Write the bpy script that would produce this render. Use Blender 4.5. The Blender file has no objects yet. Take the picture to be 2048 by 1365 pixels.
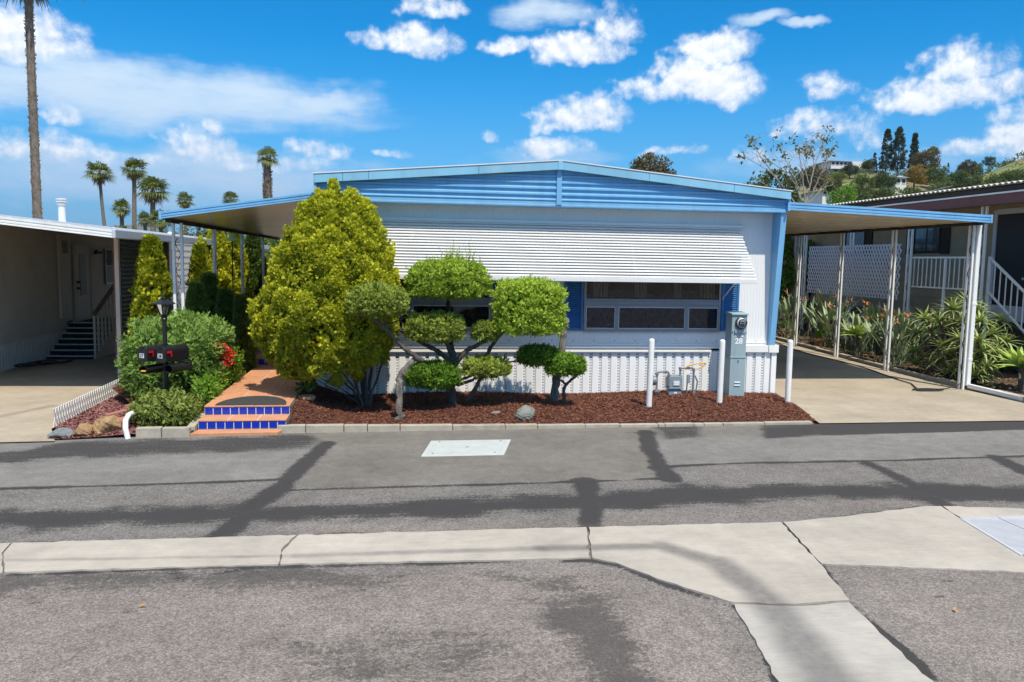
import bpy, bmesh, math, random
import numpy as np
from mathutils import Vector, Matrix
rad = math.radians
random.seed(7); RNG = np.random.default_rng(7)
SC = bpy.context.scene
COL = SC.collection

# ------------------------------------------------------------------ camera
FPX, PITCH, YAW, ROLL, CAMH = 1600.0, 0.0996893, 0.1436425, 0.0168866, 2.2
def cam_axes():
    cp, sp, cy, sy = math.cos(PITCH), math.sin(PITCH), math.cos(YAW), math.sin(YAW)
    f = np.array([sy*cp, cy*cp, -sp]); rt = np.array([cy, -sy, 0.0]); up = np.cross(rt, f)
    return rt*math.cos(ROLL)+up*math.sin(ROLL), -rt*math.sin(ROLL)+up*math.cos(ROLL), f
CR, CU, CF = cam_axes()
cam = bpy.data.cameras.new("camera"); camo = bpy.data.objects.new("camera", cam); COL.objects.link(camo)
cam.sensor_width = 36; cam.lens = 36*FPX/2048; cam.clip_start = 0.05; cam.clip_end = 20000
camo.matrix_world = Matrix(((CR[0], CU[0], -CF[0], 0), (CR[1], CU[1], -CF[1], 0), (CR[2], CU[2], -CF[2], CAMH), (0, 0, 0, 1)))
SC.camera = camo
CPOS = np.array([0, 0, CAMH])
def ray(x, y): return CF + CR*((x-1024)/FPX) - CU*((y-682.5)/FPX)
def gnd(x, y, z=0.0): d = ray(x, y); return CPOS + d*((z-CAMH)/d[2])      # a spot of the survey at height z
def at(x, y, Y): d = ray(x, y); return CPOS + d*(Y/d[1])                  # a spot of the survey in the plane Y
def atx(x, y, X): d = ray(x, y); return CPOS + d*(X/d[0])

# ------------------------------------------------------------------ sun, sky, exposure
SUN = np.array([0.27, -1.0, 1.85]); SUN /= np.linalg.norm(SUN)
SUN_EL = math.asin(SUN[2]); SUN_AZ = math.atan2(SUN[0], SUN[1])
sl = bpy.data.lights.new("sun", 'SUN'); sl.energy = 4.5; sl.angle = rad(0.53); sl.color = (1.0, 0.915, 0.775)
so = bpy.data.objects.new("sun", sl); COL.objects.link(so)
so.rotation_euler = Vector((-SUN[0], -SUN[1], -SUN[2])).to_track_quat('-Z', 'Y').to_euler(); so.location = (8, -20, 40)
vs = SC.view_settings; vs.view_transform = 'Standard'; vs.look = 'None'; vs.gamma = 1; vs.use_curve_mapping = False; vs.exposure = 0.18
SC.cycles.use_denoising = True
SC.cycles.max_bounces = 6; SC.cycles.diffuse_bounces = 4; SC.cycles.glossy_bounces = 3; SC.cycles.transparent_max_bounces = 8
SC.cycles.transmission_bounces = 4; SC.cycles.caustics_reflective = False; SC.cycles.caustics_refractive = False

class N:
    """small helper to write node trees"""
    def __init__(s, tree): s.t = tree
    def n(s, typ, **kw):
        nd = s.t.nodes.new(typ)
        for k, v in kw.items():
            if k == 'i':
                for a, b in v.items():
                    if hasattr(b, 'is_output') or isinstance(b, bpy.types.NodeSocket): s.t.links.new(b, nd.inputs[a])
                    elif b is not None: nd.inputs[a].default_value = b
            else: setattr(nd, k, v)
        return nd
    def m(s, op, a, b=0.0, c=None, clamp=False):
        nd = s.t.nodes.new('ShaderNodeMath'); nd.operation = op; nd.use_clamp = clamp
        for i, v in enumerate((a, b, c)):
            if v is None: continue
            if isinstance(v, (int, float)): nd.inputs[i].default_value = v
            else: s.t.links.new(v, nd.inputs[i])
        return nd.outputs[0]
    def sstep(s, v, lo, hi):
        nd = s.t.nodes.new('ShaderNodeMapRange'); nd.interpolation_type = 'SMOOTHSTEP'; nd.clamp = True
        s.t.links.new(v, nd.inputs[0])
        for k, b in ((1, lo), (2, hi), (3, 0.0), (4, 1.0)): nd.inputs[k].default_value = b
        return nd.outputs[0]
    def lin(s, v, a, b, c, d, clamp=True):
        nd = s.t.nodes.new('ShaderNodeMapRange'); nd.clamp = clamp; s.t.links.new(v, nd.inputs[0])
        for k, w in ((1, a), (2, b), (3, c), (4, d)): nd.inputs[k].default_value = w
        return nd.outputs[0]
    def mix(s, f, a, b, typ='MIX'):
        nd = s.t.nodes.new('ShaderNodeMix'); nd.data_type = 'RGBA'; nd.blend_type = typ
        for sock, v in ((nd.inputs[0], f), (nd.inputs[6], a), (nd.inputs[7], b)):
            if isinstance(v, (int, float)): sock.default_value = v
            elif isinstance(v, (tuple, list)): sock.default_value = (*v, 1) if len(v) == 3 else v
            else: s.t.links.new(v, sock)
        return nd.outputs[2]
    def noise(s, vec, scale, detail=3, rough=0.55, dist=0.0, col=False):
        nd = s.n('ShaderNodeTexNoise', i={'Vector': vec, 'Scale': scale, 'Detail': detail, 'Roughness': rough, 'Distortion': dist})
        return nd.outputs['Color' if col else 0]
    def combine(s, x, y, z=0.0):
        nd = s.t.nodes.new('ShaderNodeCombineXYZ')
        for i, v in enumerate((x, y, z)):
            if isinstance(v, (int, float)): nd.inputs[i].default_value = v
            else: s.t.links.new(v, nd.inputs[i])
        return nd.outputs[0]

def build_sky():
    w = bpy.data.worlds.new("World"); SC.world = w; w.use_nodes = True
    t = w.node_tree; t.nodes.clear(); g = N(t)
    out = g.n('ShaderNodeOutputWorld'); bg = g.n('ShaderNodeBackground'); t.links.new(bg.outputs[0], out.inputs[0])
    sky = g.n('ShaderNodeTexSky'); sky.sky_type = 'NISHITA'; sky.sun_disc = False
    sky.sun_elevation = SUN_EL; sky.sun_rotation = SUN_AZ; sky.altitude = 100; sky.air_density = 1.0; sky.dust_density = 0.6; sky.ozone_density = 2.2
    blue = g.mix(1.0, sky.outputs[0], (0.03, 0.97, 1.58), 'MULTIPLY')
    tc = g.n('ShaderNodeTexCoord'); nv = g.n('ShaderNodeVectorMath', operation='NORMALIZE', i={0: tc.outputs['Generated']})
    sp = g.n('ShaderNodeSeparateXYZ', i={0: nv.outputs[0]})
    el = sp.outputs[2]; az = g.m('ARCTAN2', sp.outputs[0], sp.outputs[1])
    hz = g.m('SUBTRACT', 1.0, g.sstep(el, -0.06, 0.27))
    base = g.mix(g.m('MULTIPLY', hz, 0.95), blue, g.mix(g.sstep(el, 0.0, 0.12), (2.15, 3.6, 6.3), (2.6, 4.7, 7.7)))
    # the cloud belt goes right round the sky: it is folded every 1.5 radians; it lies low
    A0, A1 = YAW-0.75, YAW+0.75
    azf = g.m('ADD', g.m('PINGPONG', g.m('SUBTRACT', az, A0), A1-A0), A0)
    p0 = g.combine(azf, el, 0.0)
    d1 = g.noise(p0, 11, 4, 0.6, col=True)
    pd = g.n('ShaderNodeVectorMath', operation='MULTIPLY_ADD', i={0: d1, 1: (0.075, 0.045, 0), 2: p0}).outputs[0]
    def blob(x, y, w_, h_, s=1.0):
        d = ray(x, y); d = d/np.linalg.norm(d); a = math.atan2(d[0], d[1])+.0375; e = d[2]+.0225
        rw, rh = w_/2/FPX, h_/2/FPX
        v = g.n('ShaderNodeVectorMath', operation='MULTIPLY_ADD', i={0: pd, 1: (1/rw, 1/rh, 0), 2: (-a/rw, -e/rh, 0)}).outputs[0]
        return v, s
    def q_round(b):
        v, s = b; q = g.n('ShaderNodeVectorMath', operation='DOT_PRODUCT', i={0: v, 1: v}).outputs['Value']; return g.m('ADD', q, 1-s)
    # cumulus: flat below, domed above; the height inside the cloud gives its light and dark
    def cumuli(bl):
        r = h = None
        for v, s in bl:
            sp_ = g.n('ShaderNodeSeparateXYZ', i={0: v}); x, y = sp_.outputs[0], sp_.outputs[1]
            yy = g.m('MAXIMUM', y, g.m('MULTIPLY', y, -1.55)); q = g.m('MULTIPLY_ADD', x, x, g.m('MULTIPLY_ADD', yy, yy, 1-s))
            if r is None: r, h = q, y
            else:
                f = g.m('LESS_THAN', q, r); h = g.n('ShaderNodeMix', i={0: f, 2: h, 3: y}).outputs[0]; r = g.m('MINIMUM', r, q)
        return g.m('SUBTRACT', 1.0, r), h
    cum = [(820, 82, 232, 96, 1.0), (1165, 105, 240, 90, 1.0), (1222, 58, 160, 130, 1.0), (870, 18, 180, 46, .9), (1010, 86, 140, 56, .9), (1405, 170, 250, 120, 1.0), (1440, 98, 220, 84, 1.0),
           (1295, 192, 180, 76, .85), (1665, 170, 150, 80, .6), (1655, 255, 220, 110, .85), (1742, 278, 110, 80, .65), (1895, 190, 290, 100, 1.0), (1935, 140, 160, 110, 1.0),
           (2035, 270, 170, 140, .9), (1915, 292, 130, 66, .7), (1165, 238, 240, 100, .95), (1090, 298, 230, 66, .8), (962, 280, 80, 50, .8), (1385, 304, 140, 54, .75), (1490, 314, 150, 66, .65), (1310, 315, 120, 40, .5),
           (40, 70, 240, 140, 1.0), (125, 90, 110, 96, .95), (110, 236, 90, 66, .7), (90, 296, 340, 90, .72), (400, 300, 190, 104, .75), (445, 268, 60, 70, .75), (620, 308, 210, 70, .72), (500, 330, 440, 64, .62), (790, 308, 110, 40, .6), (250, 318, 240, 60, .7)]
    dens, vh = cumuli([blob(*c) for c in cum])
    bil = g.noise(p0, 44, 6, 0.58)
    b2 = g.n('ShaderNodeSeparateXYZ', i={0: d1}).outputs[2]
    cov = g.m('ADD', dens, g.m('MULTIPLY_ADD', bil, 1.7, -0.92)); cov = g.m('ADD', cov, g.m('MULTIPLY_ADD', b2, 1.5, -0.75))
    ca = g.sstep(cov, 0.03, 0.90)
    def union(bl):
        r = None
        for b in bl: q = q_round(b); r = q if r is None else g.m('MINIMUM', r, q)
        return g.m('SUBTRACT', 1.0, r)
    soft = union([blob(300, 190, 900, 140, 1.1), blob(120, 150, 620, 110, .9), blob(640, 205, 300, 60, 1.0), blob(1085, 25, 210, 70, .8), blob(1520, 38, 130, 28, .9), blob(1600, 49, 100, 18, .8), blob(300, 350, 1300, 130, .85), blob(1650, 330, 900, 90, .5), blob(1080, 320, 500, 70, .5)])
    wn = g.noise(g.combine(g.m('MULTIPLY', azf, 0.25), el, 0.0), 30, 5, 0.62)
    sa = g.m('MULTIPLY', g.sstep(g.m('ADD', soft, g.m('MULTIPLY_ADD', wn, 1.8, -0.9)), -0.1, 1.15), 0.84)
    # thick parts are greyer below, billows and crowns brighter
    up = g.n('ShaderNodeVectorMath', operation='ADD', i={0: p0, 1: (0.003, 0.007, 0)}).outputs[0]
    lit = g.m('MULTIPLY_ADD', g.m('SUBTRACT', bil, g.noise(up, 44, 4, 0.58)), 2.2, 0.60); lit = g.m('ADD', lit, g.m('MULTIPLY', vh, 0.30)); lit = g.m('ADD', lit, g.m('MULTIPLY_ADD', b2, .9, -.45), clamp=True)
    lo = g.sstep(el, 0.02, 0.24)
    ccol = g.mix(lit, g.mix(lo, (4.0, 5.4, 7.9), (6.4, 7.7, 9.7)), g.mix(lo, (7.6, 8.6, 10.0), (11.2, 11.4, 11.7)))
    c = g.mix(sa, base, g.mix(lo, (4.6, 6.0, 8.3), (8.2, 9.6, 10.8)))
    c = g.mix(g.m('MULTIPLY', ca, 0.97), c, ccol)
    # unseen broken cloud overhead, added to lift the shade and whiten its blue
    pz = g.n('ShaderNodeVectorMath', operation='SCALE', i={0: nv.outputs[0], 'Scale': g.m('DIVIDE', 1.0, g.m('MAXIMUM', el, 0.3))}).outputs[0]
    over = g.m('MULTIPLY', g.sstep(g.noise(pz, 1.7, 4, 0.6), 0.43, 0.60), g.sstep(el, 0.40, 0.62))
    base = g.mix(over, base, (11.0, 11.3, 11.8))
    gate = g.m('MULTIPLY', g.m('GREATER_THAN', el, 0.0), g.m('LESS_THAN', el, 0.47))
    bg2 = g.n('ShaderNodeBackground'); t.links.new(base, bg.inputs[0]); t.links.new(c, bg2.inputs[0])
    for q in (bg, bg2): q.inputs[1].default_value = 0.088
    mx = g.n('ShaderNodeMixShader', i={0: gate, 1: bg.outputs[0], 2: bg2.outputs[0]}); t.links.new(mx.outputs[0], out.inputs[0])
    w.cycles.sampling_method = 'NONE'
build_sky()

# ------------------------------------------------------------------ object helpers
def tag(o, label=None, cat=None, group=None, kind=None):
    if label: o['label'] = label
    if cat: o['category'] = cat
    if group: o['group'] = group
    if kind: o['kind'] = kind
    return o
def thing(name, label, cat, loc, group=None, kind=None, rz=0.0):
    o = bpy.data.objects.new(name, None); COL.objects.link(o); o.empty_display_size = 0.2
    o.location = tuple(float(v) for v in loc); o.rotation_euler = (0, 0, rz)
    return tag(o, label, cat, group, kind)
def wloc(o):
    v = np.zeros(3)
    while o is not None: v = v + np.array(o.location); o = o.parent
    return v
def copy_tree(o, parent=None):
    c = o.copy(); COL.objects.link(c); c.parent = parent
    for ch in list(o.children): copy_tree(ch, c)
    return c
def np_mesh(name, V, faces, smooth=False, attrs=None):
    """faces: list of (k, int array n x k)"""
    me = bpy.data.meshes.new(name); V = np.asarray(V, np.float32)
    me.vertices.add(len(V)); me.vertices.foreach_set('co', V.ravel())
    loops = np.concatenate([f.ravel() for f in faces]).astype(np.int32)
    tot = np.concatenate([np.full(len(f), f.shape[1], np.int32) for f in faces])
    st = np.concatenate([[0], np.cumsum(tot)[:-1]]).astype(np.int32)
    me.loops.add(len(loops)); me.loops.foreach_set('vertex_index', loops)
    me.polygons.add(len(tot)); me.polygons.foreach_set('loop_start', st); me.polygons.foreach_set('loop_total', tot)
    if smooth: me.polygons.foreach_set('use_smooth', np.ones(len(tot), bool))
    for an, (typ, arr) in (attrs or {}).items():
        a = me.attributes.new(an, typ, 'POINT'); a.data.foreach_set('color' if typ == 'FLOAT_COLOR' else 'value', np.asarray(arr, np.float32).ravel())
    me.update(calc_edges=True); me.validate(); return me

class MB:
    """collects shapes in world (or local) coordinates, then links them as one mesh object"""
    def __init__(s): s.v = []; s.f = []
    def add(s, vs, fs):
        b = len(s.v); s.v += [tuple(float(c) for c in v) for v in vs]; s.f += [tuple(i+b for i in f) for f in fs]; return s
    def box(s, x0, x1, y0, y1, z0, z1):
        return s.add([(x0,y0,z0),(x1,y0,z0),(x1,y1,z0),(x0,y1,z0),(x0,y0,z1),(x1,y0,z1),(x1,y1,z1),(x0,y1,z1)],
                     [(0,3,2,1),(4,5,6,7),(0,1,5,4),(1,2,6,5),(2,3,7,6),(3,0,4,7)])
    def hexa(s, p):   # 8 points like box
        return s.add(p, [(0,3,2,1),(4,5,6,7),(0,1,5,4),(1,2,6,5),(2,3,7,6),(3,0,4,7)])
    def bar(s, a, b, w, h, up=(0,0,1)):
        a = np.array(a, float); b = np.array(b, float); d = b-a; L = np.linalg.norm(d); d /= L
        u = np.array(up, float); sd = np.cross(d, u); n = np.linalg.norm(sd)
        if n < 1e-4: sd = np.cross(d, (1,0,0)); n = np.linalg.norm(sd)
        sd /= n; u = np.cross(sd, d); sd = sd*w/2; u = u*h/2
        return s.add([a-sd-u, a+sd-u, b+sd-u, b-sd-u, a-sd+u, a+sd+u, b+sd+u, b-sd+u], [(0,3,2,1),(4,5,6,7),(0,1,5,4),(1,2,6,5),(2,3,7,6),(3,0,4,7)])
    def tube(s, pts, r, n=8, cap=True):
        pts = [np.array(p, float) for p in pts]; m = len(pts); rr = r if hasattr(r, '__len__') else [r]*m
        b = len(s.v); prev = None; rings = []
        for i, p in enumerate(pts):
            d = pts[min(i+1, m-1)]-pts[max(i-1, 0)]; d = d/(np.linalg.norm(d)+1e-12)
            if prev is None:
                a = np.array((1,0,0)) if abs(d[0]) < 0.8 else np.array((0,1,0)); u = np.cross(d, a)
            else: u = prev - d*np.dot(prev, d)
            u /= np.linalg.norm(u)+1e-12; prev = u; w = np.cross(d, u)
            for k in range(n):
                t = 2*math.pi*k/n; q = p+(u*math.cos(t)+w*math.sin(t))*rr[i]; s.v.append(tuple(q))
        for i in range(m-1):
            for k in range(n):
                k2 = (k+1) % n; s.f.append((b+i*n+k, b+i*n+k2, b+(i+1)*n+k2, b+(i+1)*n+k))
        if cap:
            s.f.append(tuple(b+k for k in range(n))[::-1]); s.f.append(tuple(b+(m-1)*n+k for k in range(n)))
        return s
    def lathe(s, prof, c=(0,0,0), n=16, axis=None):
        """prof: list of (r, h) along +Z from c (or along the axis vector)"""
        c = np.array(c, float); ax = np.array(axis if axis is not None else (0,0,1), float); ax /= np.linalg.norm(ax)
        a = np.array((1,0,0)) if abs(ax[0]) < 0.8 else np.array((0,1,0)); u = np.cross(ax, a); u /= np.linalg.norm(u); w = np.cross(ax, u)
        b = len(s.v)
        for r, h in prof:
            for k in range(n):
                t = 2*math.pi*k/n; s.v.append(tuple(c+ax*h+(u*math.cos(t)+w*math.sin(t))*max(r, 1e-4)))
        for i in range(len(prof)-1):
            for k in range(n):
                k2 = (k+1) % n; s.f.append((b+i*n+k, b+i*n+k2, b+(i+1)*n+k2, b+(i+1)*n+k))
        s.f.append(tuple(b+k for k in range(n))[::-1]); m = len(prof)-1; s.f.append(tuple(b+m*n+k for k in range(n)))
        return s
    def prism(s, poly, ext):
        """poly: list of 3D points; ext: vector"""
        n = len(poly); e = np.array(ext, float); P = [np.array(p, float) for p in poly]
        return s.add(P+[p+e for p in P], [tuple(range(n))[::-1], tuple(range(n, 2*n))]+[(i, (i+1) % n, n+(i+1) % n, n+i) for i in range(n)])
    def sweep(s, prof, a, b, closed=False):
        """profile given as offsets (3-vectors) swept from a to b"""
        a = np.array(a, float); b = np.array(b, float); n = len(prof); P = [np.array(p, float) for p in prof]
        fs = [(i, i+1, n+i+1, n+i) for i in range(n-1)]
        if closed: fs += [(n-1, 0, n, 2*n-1), tuple(range(n))[::-1], tuple(range(n, 2*n))]
        return s.add([a+p for p in P]+[b+p for p in P], fs)
    def build(s, name, mat, parent=None, smooth=False, bevel=0.0, origin=None, recalc=True):
        me = bpy.data.meshes.new(name); V = np.array(s.v, float)
        if parent is not None: V = V - wloc(parent); loc = (0,0,0)
        elif origin is not None: V = V - np.array(origin, float); loc = tuple(origin)
        else:
            lo = V.min(0); hi = V.max(0); loc = ((lo[0]+hi[0])/2, (lo[1]+hi[1])/2, lo[2]); V = V-np.array(loc)
        me.from_pydata(V.tolist(), [], s.f)
        if recalc:
            bm = bmesh.new(); bm.from_mesh(me); bmesh.ops.recalc_face_normals(bm, faces=bm.faces); bm.to_mesh(me); bm.free()
        if smooth: me.polygons.foreach_set('use_smooth', np.ones(len(me.polygons), bool)); me.set_sharp_from_angle(angle=rad(48))
        o = bpy.data.objects.new(name, me); COL.objects.link(o); o.location = tuple(float(v) for v in loc)
        if mat: me.materials.append(mat)
        if parent is not None: o.parent = parent
        if bevel > 0:
            b = o.modifiers.new('bevel', 'BEVEL'); b.width = bevel; b.segments = 2; b.limit_method = 'ANGLE'; b.angle_limit = rad(40)
        return o
def link_mesh(name, me, mat, parent=None, loc=(0,0,0)):
    o = bpy.data.objects.new(name, me); COL.objects.link(o); o.location = tuple(float(v) for v in loc)
    if mat and not me.materials: me.materials.append(mat)
    if parent is not None: o.parent = parent
    return o
def spread(src, n, step, parent, name=None):
    """n more copies of a part, each moved on by step"""
    for i in range(1, n):
        c = src.copy(); COL.objects.link(c); c.parent = parent
        c.location = tuple(np.array(src.location)+np.array(step)*i)
def text_obj(name, txt, size, mat, parent, origin, xdir=(1,0,0), updir=(0,0,1), depth=0.002, bold=0.0):
    cu = bpy.data.curves.new(name, 'FONT'); cu.body = txt; cu.size = size; cu.extrude = depth/2; cu.offset = bold; cu.align_x = 'CENTER'; cu.align_y = 'CENTER'; cu.resolution_u = 3
    tmp = bpy.data.objects.new('tmp_text', cu); COL.objects.link(tmp)
    bpy.context.view_layer.update()
    me = bpy.data.meshes.new_from_object(tmp.evaluated_get(bpy.context.evaluated_depsgraph_get()))
    bpy.data.objects.remove(tmp); bpy.data.curves.remove(cu)
    x = Vector(xdir).normalized(); u = Vector(updir).normalized(); z = x.cross(u)
    M = Matrix(((x[0], u[0], z[0], 0), (x[1], u[1], z[1], 0), (x[2], u[2], z[2], 0), (0,0,0,1)))
    me.transform(M); me.materials.clear(); me.materials.append(mat); me.name = name
    o = bpy.data.objects.new(name, me); COL.objects.link(o); o.parent = parent
    o.location = tuple(np.array(origin, float)-(wloc(parent) if parent is not None else 0)); return o

# ------------------------------------------------------------------ materials
MATS = {}
def mat(name, col, rough=0.6, var=0.15, scale=6.0, bump=0.0, bscale=None, metal=0.0, dirt=0.0, dirtcol=(0.10, 0.085, 0.07), coat=0.0, spec=0.5, streak=False, detail=4):
    m = bpy.data.materials.new(name); m.use_nodes = True; t = m.node_tree; g = N(t); MATS[name] = m
    p = t.nodes['Principled BSDF']; p.inputs['Roughness'].default_value = rough; p.inputs['Metallic'].default_value = metal
    p.inputs['Specular IOR Level'].default_value = spec
    if coat: p.inputs['Coat Weight'].default_value = coat
    geo = g.n('ShaderNodeNewGeometry'); pos = geo.outputs['Position']
    oi = g.n('ShaderNodeObjectInfo')
    if streak:
        mp = g.n('ShaderNodeMapping', i={'Vector': pos, 'Scale': (1, 1, 0.12)}); vec = mp.outputs[0]
    else: vec = pos
    nz = g.noise(vec, scale, detail, 0.6)
    k = g.lin(nz, 0.28, 0.72, 1-var, 1+var); k = g.m('MULTIPLY', k, g.lin(oi.outputs['Random'], 0, 1, 1-var*0.35, 1+var*0.35))
    cc = g.n('ShaderNodeVectorMath', operation='SCALE', i={0: col, 'Scale': k}).outputs[0]
    if dirt:
        dn = g.sstep(g.noise(vec, scale*0.45, 6, 0.7), 0.52, 0.74); cc = g.mix(g.m('MULTIPLY', dn, dirt), cc, dirtcol)
        t.links.new(g.lin(dn, 0, 1, rough, min(1, rough+0.25)), p.inputs['Roughness'])
    t.links.new(cc, p.inputs['Base Color'])
    if bump:
        b = g.n('ShaderNodeBump', i={'Strength': bump, 'Distance': 0.03 if 'bark' in name or 'rock' in name else 0.01, 'Height': g.noise(pos, bscale or scale*8, 4, 0.6)}); t.links.new(b.outputs[0], p.inputs['Normal'])
    return m
def leaf_mat(name, col, col2, trans=0.25, rough=0.6, spec=0.3):
    """leaf colour runs between two tones with the leaf's own random number"""
    m = bpy.data.materials.new(name); m.use_nodes = True; t = m.node_tree; g = N(t); t.nodes.clear()
    out = g.n('ShaderNodeOutputMaterial'); at_ = g.n('ShaderNodeAttribute', attribute_name='tone')
    oi = g.n('ShaderNodeObjectInfo')
    tone = g.m('ADD', at_.outputs['Fac'], g.m('MULTIPLY_ADD', oi.outputs['Random'], 0.24, -0.12), clamp=True)
    c = g.mix(tone, col, col2)
    d = g.n('ShaderNodeBsdfPrincipled', i={'Base Color': c, 'Roughness': rough, 'Specular IOR Level': spec})
    tr = g.n('ShaderNodeBsdfTranslucent', i={'Color': g.mix(0.5, c, (0.25, 0.32, 0.02), 'MIX')})
    mx = g.n('ShaderNodeMixShader', i={0: trans, 1: d.outputs[0], 2: tr.outputs[0]}); t.links.new(mx.outputs[0], out.inputs[0])
    MATS[name] = m; return m

mat('white_paint', (0.80, 0.80, 0.78), 0.5, 0.05, 5, dirt=0.4, dirtcol=(0.5, 0.47, 0.42))
mat('white_siding', (0.82, 0.83, 0.83), 0.42, 0.03, 2, dirt=0.18, dirtcol=(0.5, 0.49, 0.46), streak=True)
mat('white_awning', (0.74, 0.74, 0.73), 0.4, 0.03, 3, dirt=0.2, dirtcol=(0.52, 0.5, 0.47))
mat('skirt_white', (0.83, 0.84, 0.84), 0.45, 0.04, 4, dirt=0.3, dirtcol=(0.45, 0.43, 0.40), streak=True)
mat('blue_paint', (0.175, 0.42, 0.68), 0.42, 0.13, 2.6, streak=True, dirt=0.5, dirtcol=(0.28, 0.52, 0.72))
mat('blue_fascia', (0.22, 0.48, 0.66), 0.45, 0.14, 2.6, dirt=0.55, dirtcol=(0.33, 0.52, 0.66), streak=True)
mat('blue_shutter', (0.028, 0.165, 0.40), 0.45, 0.06, 4)
mat('roof_white', (0.70, 0.71, 0.72), 0.5, 0.08, 1.2, dirt=0.5, dirtcol=(0.36, 0.35, 0.34))
mat('ceiling_tan', (0.68, 0.57, 0.40), 0.25, 0.08, 1.5)
mat('alu', (0.60, 0.61, 0.63), 0.4, 0.06, 8, metal=0.2)
mat('frame_grey', (0.27, 0.28, 0.31), 0.45, 0.06, 8, metal=0.2)
mat('slot_dark', (0.10, 0.10, 0.105), 0.8, 0.1)
mat('dark_interior', (0.018, 0.017, 0.018), 0.9, 0.3, 3)
mat('curtain', (0.50, 0.41, 0.33), 0.95, 0.25, 5)
mat('sheer', (0.17, 0.17, 0.215), 0.95, 0.97, 13, detail=8)
mat('ped_green', (0.30, 0.40, 0.43), 0.5, 0.09, 5, dirt=0.45, dirtcol=(0.20, 0.25, 0.25), streak=True)
mat('decal_white', (0.78, 0.80, 0.82), 0.5, 0.03)
mat('decal_grey', (0.45, 0.50, 0.53), 0.5, 0.03)
mat('meter_black', (0.03, 0.035, 0.035), 0.3, 0.1)
mat('pipe_grey', (0.24, 0.26, 0.28), 0.45, 0.12, 20, metal=0.25, dirt=0.3)
mat('gas_grey', (0.22, 0.27, 0.31), 0.45, 0.08, 12)
mat('hose_yellow', (0.80, 0.42, 0.03), 0.4, 0.1)
mat('hose_black', (0.02, 0.022, 0.023), 0.45, 0.1)
mat('post_black', (0.012, 0.014, 0.015), 0.32, 0.15, 20)
mat('mailbox_black', (0.012, 0.012, 0.013), 0.38, 0.2, 10, bump=0.15, bscale=60)
mat('flag_red', (0.55, 0.01, 0.02), 0.4, 0.05)
mat('paper_yellow', (0.75, 0.45, 0.05), 0.6, 0.1)
mat('terracotta', (0.56, 0.265, 0.135), 0.75, 0.15, 10, dirt=0.25, dirtcol=(0.62, 0.36, 0.24))
mat('blue_tile', (0.006, 0.035, 0.40), 0.12, 0.12, 5)
mat('grout', (0.68, 0.64, 0.60), 0.85, 0.08, 20)
mat('rubber', (0.045, 0.046, 0.045), 0.85, 0.25, 60, bump=0.4, bscale=400)
mat('kerb_concrete', (0.40, 0.36, 0.29), 0.9, 0.16, 9, bump=0.4, bscale=90, dirt=0.5, dirtcol=(0.17, 0.15, 0.12))
mat('lid_concrete', (0.47, 0.50, 0.48), 0.85, 0.08, 7, bump=0.3, bscale=150, dirt=0.2, dirtcol=(0.3, 0.3, 0.28))
mat('soil', (0.10, 0.065, 0.042), 0.95, 0.4, 7, bump=0.8, bscale=50)
mat('gravel_red', (0.24, 0.09, 0.075), 0.95, 0.4, 14, bump=0.8, bscale=60)
mat('flag_stone_red', (0.40, 0.17, 0.12), 0.9, 0.15, 6, bump=0.5, bscale=40)
mat('rock_tan', (0.40, 0.25, 0.12), 0.85, 0.5, 7, bump=0.8, bscale=28, dirt=0.5, dirtcol=(0.16, 0.10, 0.06))
mat('rock_slate', (0.16, 0.18, 0.185), 0.85, 0.2, 6, bump=0.7, bscale=25)
mat('rock_grey', (0.20, 0.205, 0.18), 0.85, 0.3, 8, bump=0.8, bscale=30, dirt=0.4, dirtcol=(0.13, 0.13, 0.11))
mat('bark', (0.115, 0.095, 0.08), 0.95, 0.4, 14, bump=1.0, bscale=70, streak=True)
mat('bark_pale', (0.21, 0.185, 0.16), 0.95, 0.6, 26, bump=1.0, bscale=60, streak=True)
mat('bark_dark', (0.055, 0.042, 0.034), 0.95, 0.4, 14, bump=1.0, bscale=70)
mat('bark_grey', (0.30, 0.27, 0.24), 0.9, 0.25, 8, bump=0.6, bscale=40)
mat('palm_trunk', (0.17, 0.14, 0.115), 0.95, 0.35, 6, bump=1.0, bscale=14)
mat('palm_boot', (0.24, 0.18, 0.13), 0.95, 0.4, 6)
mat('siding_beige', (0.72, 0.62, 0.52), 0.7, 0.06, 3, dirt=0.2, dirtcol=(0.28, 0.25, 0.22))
mat('siding_tan', (0.42, 0.345, 0.23), 0.75, 0.07, 3)
mat('door_beige', (0.60, 0.53, 0.46), 0.6, 0.06, 3)
mat('skirt_beige', (0.72, 0.67, 0.61), 0.7, 0.06, 4)
mat('wood_brown', (0.23, 0.155, 0.105), 0.75, 0.2, 9)
mat('stair_carpet', (0.016, 0.017, 0.018), 0.95, 0.2, 20)
mat('tread_edge', (0.55, 0.55, 0.54), 0.5, 0.05)
mat('red_brown', (0.14, 0.05, 0.048), 0.6, 0.1, 3)
mat('dark_brown', (0.035, 0.025, 0.022), 0.8, 0.2, 4)
mat('door_dark', (0.012, 0.010, 0.014), 0.5, 0.1)
mat('lattice_grey', (0.62, 0.62, 0.66), 0.55, 0.05, 6)
mat('corr_sheet', (0.52, 0.50, 0.46), 0.6, 0.12, 2, dirt=0.5, dirtcol=(0.25, 0.23, 0.2))
mat('roof_dark', (0.06, 0.055, 0.05), 0.9, 0.2, 6)
mat('flower_red', (0.62, 0.015, 0.008), 0.55, 0.25, 40)
mat('flower_orange', (0.75, 0.22, 0.03), 0.55, 0.25, 40)
mat('flower_dry', (0.42, 0.22, 0.12), 0.8, 0.3, 40)
mat('screen_dark', (0.055, 0.052, 0.048), 0.5, 0.15)
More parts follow.
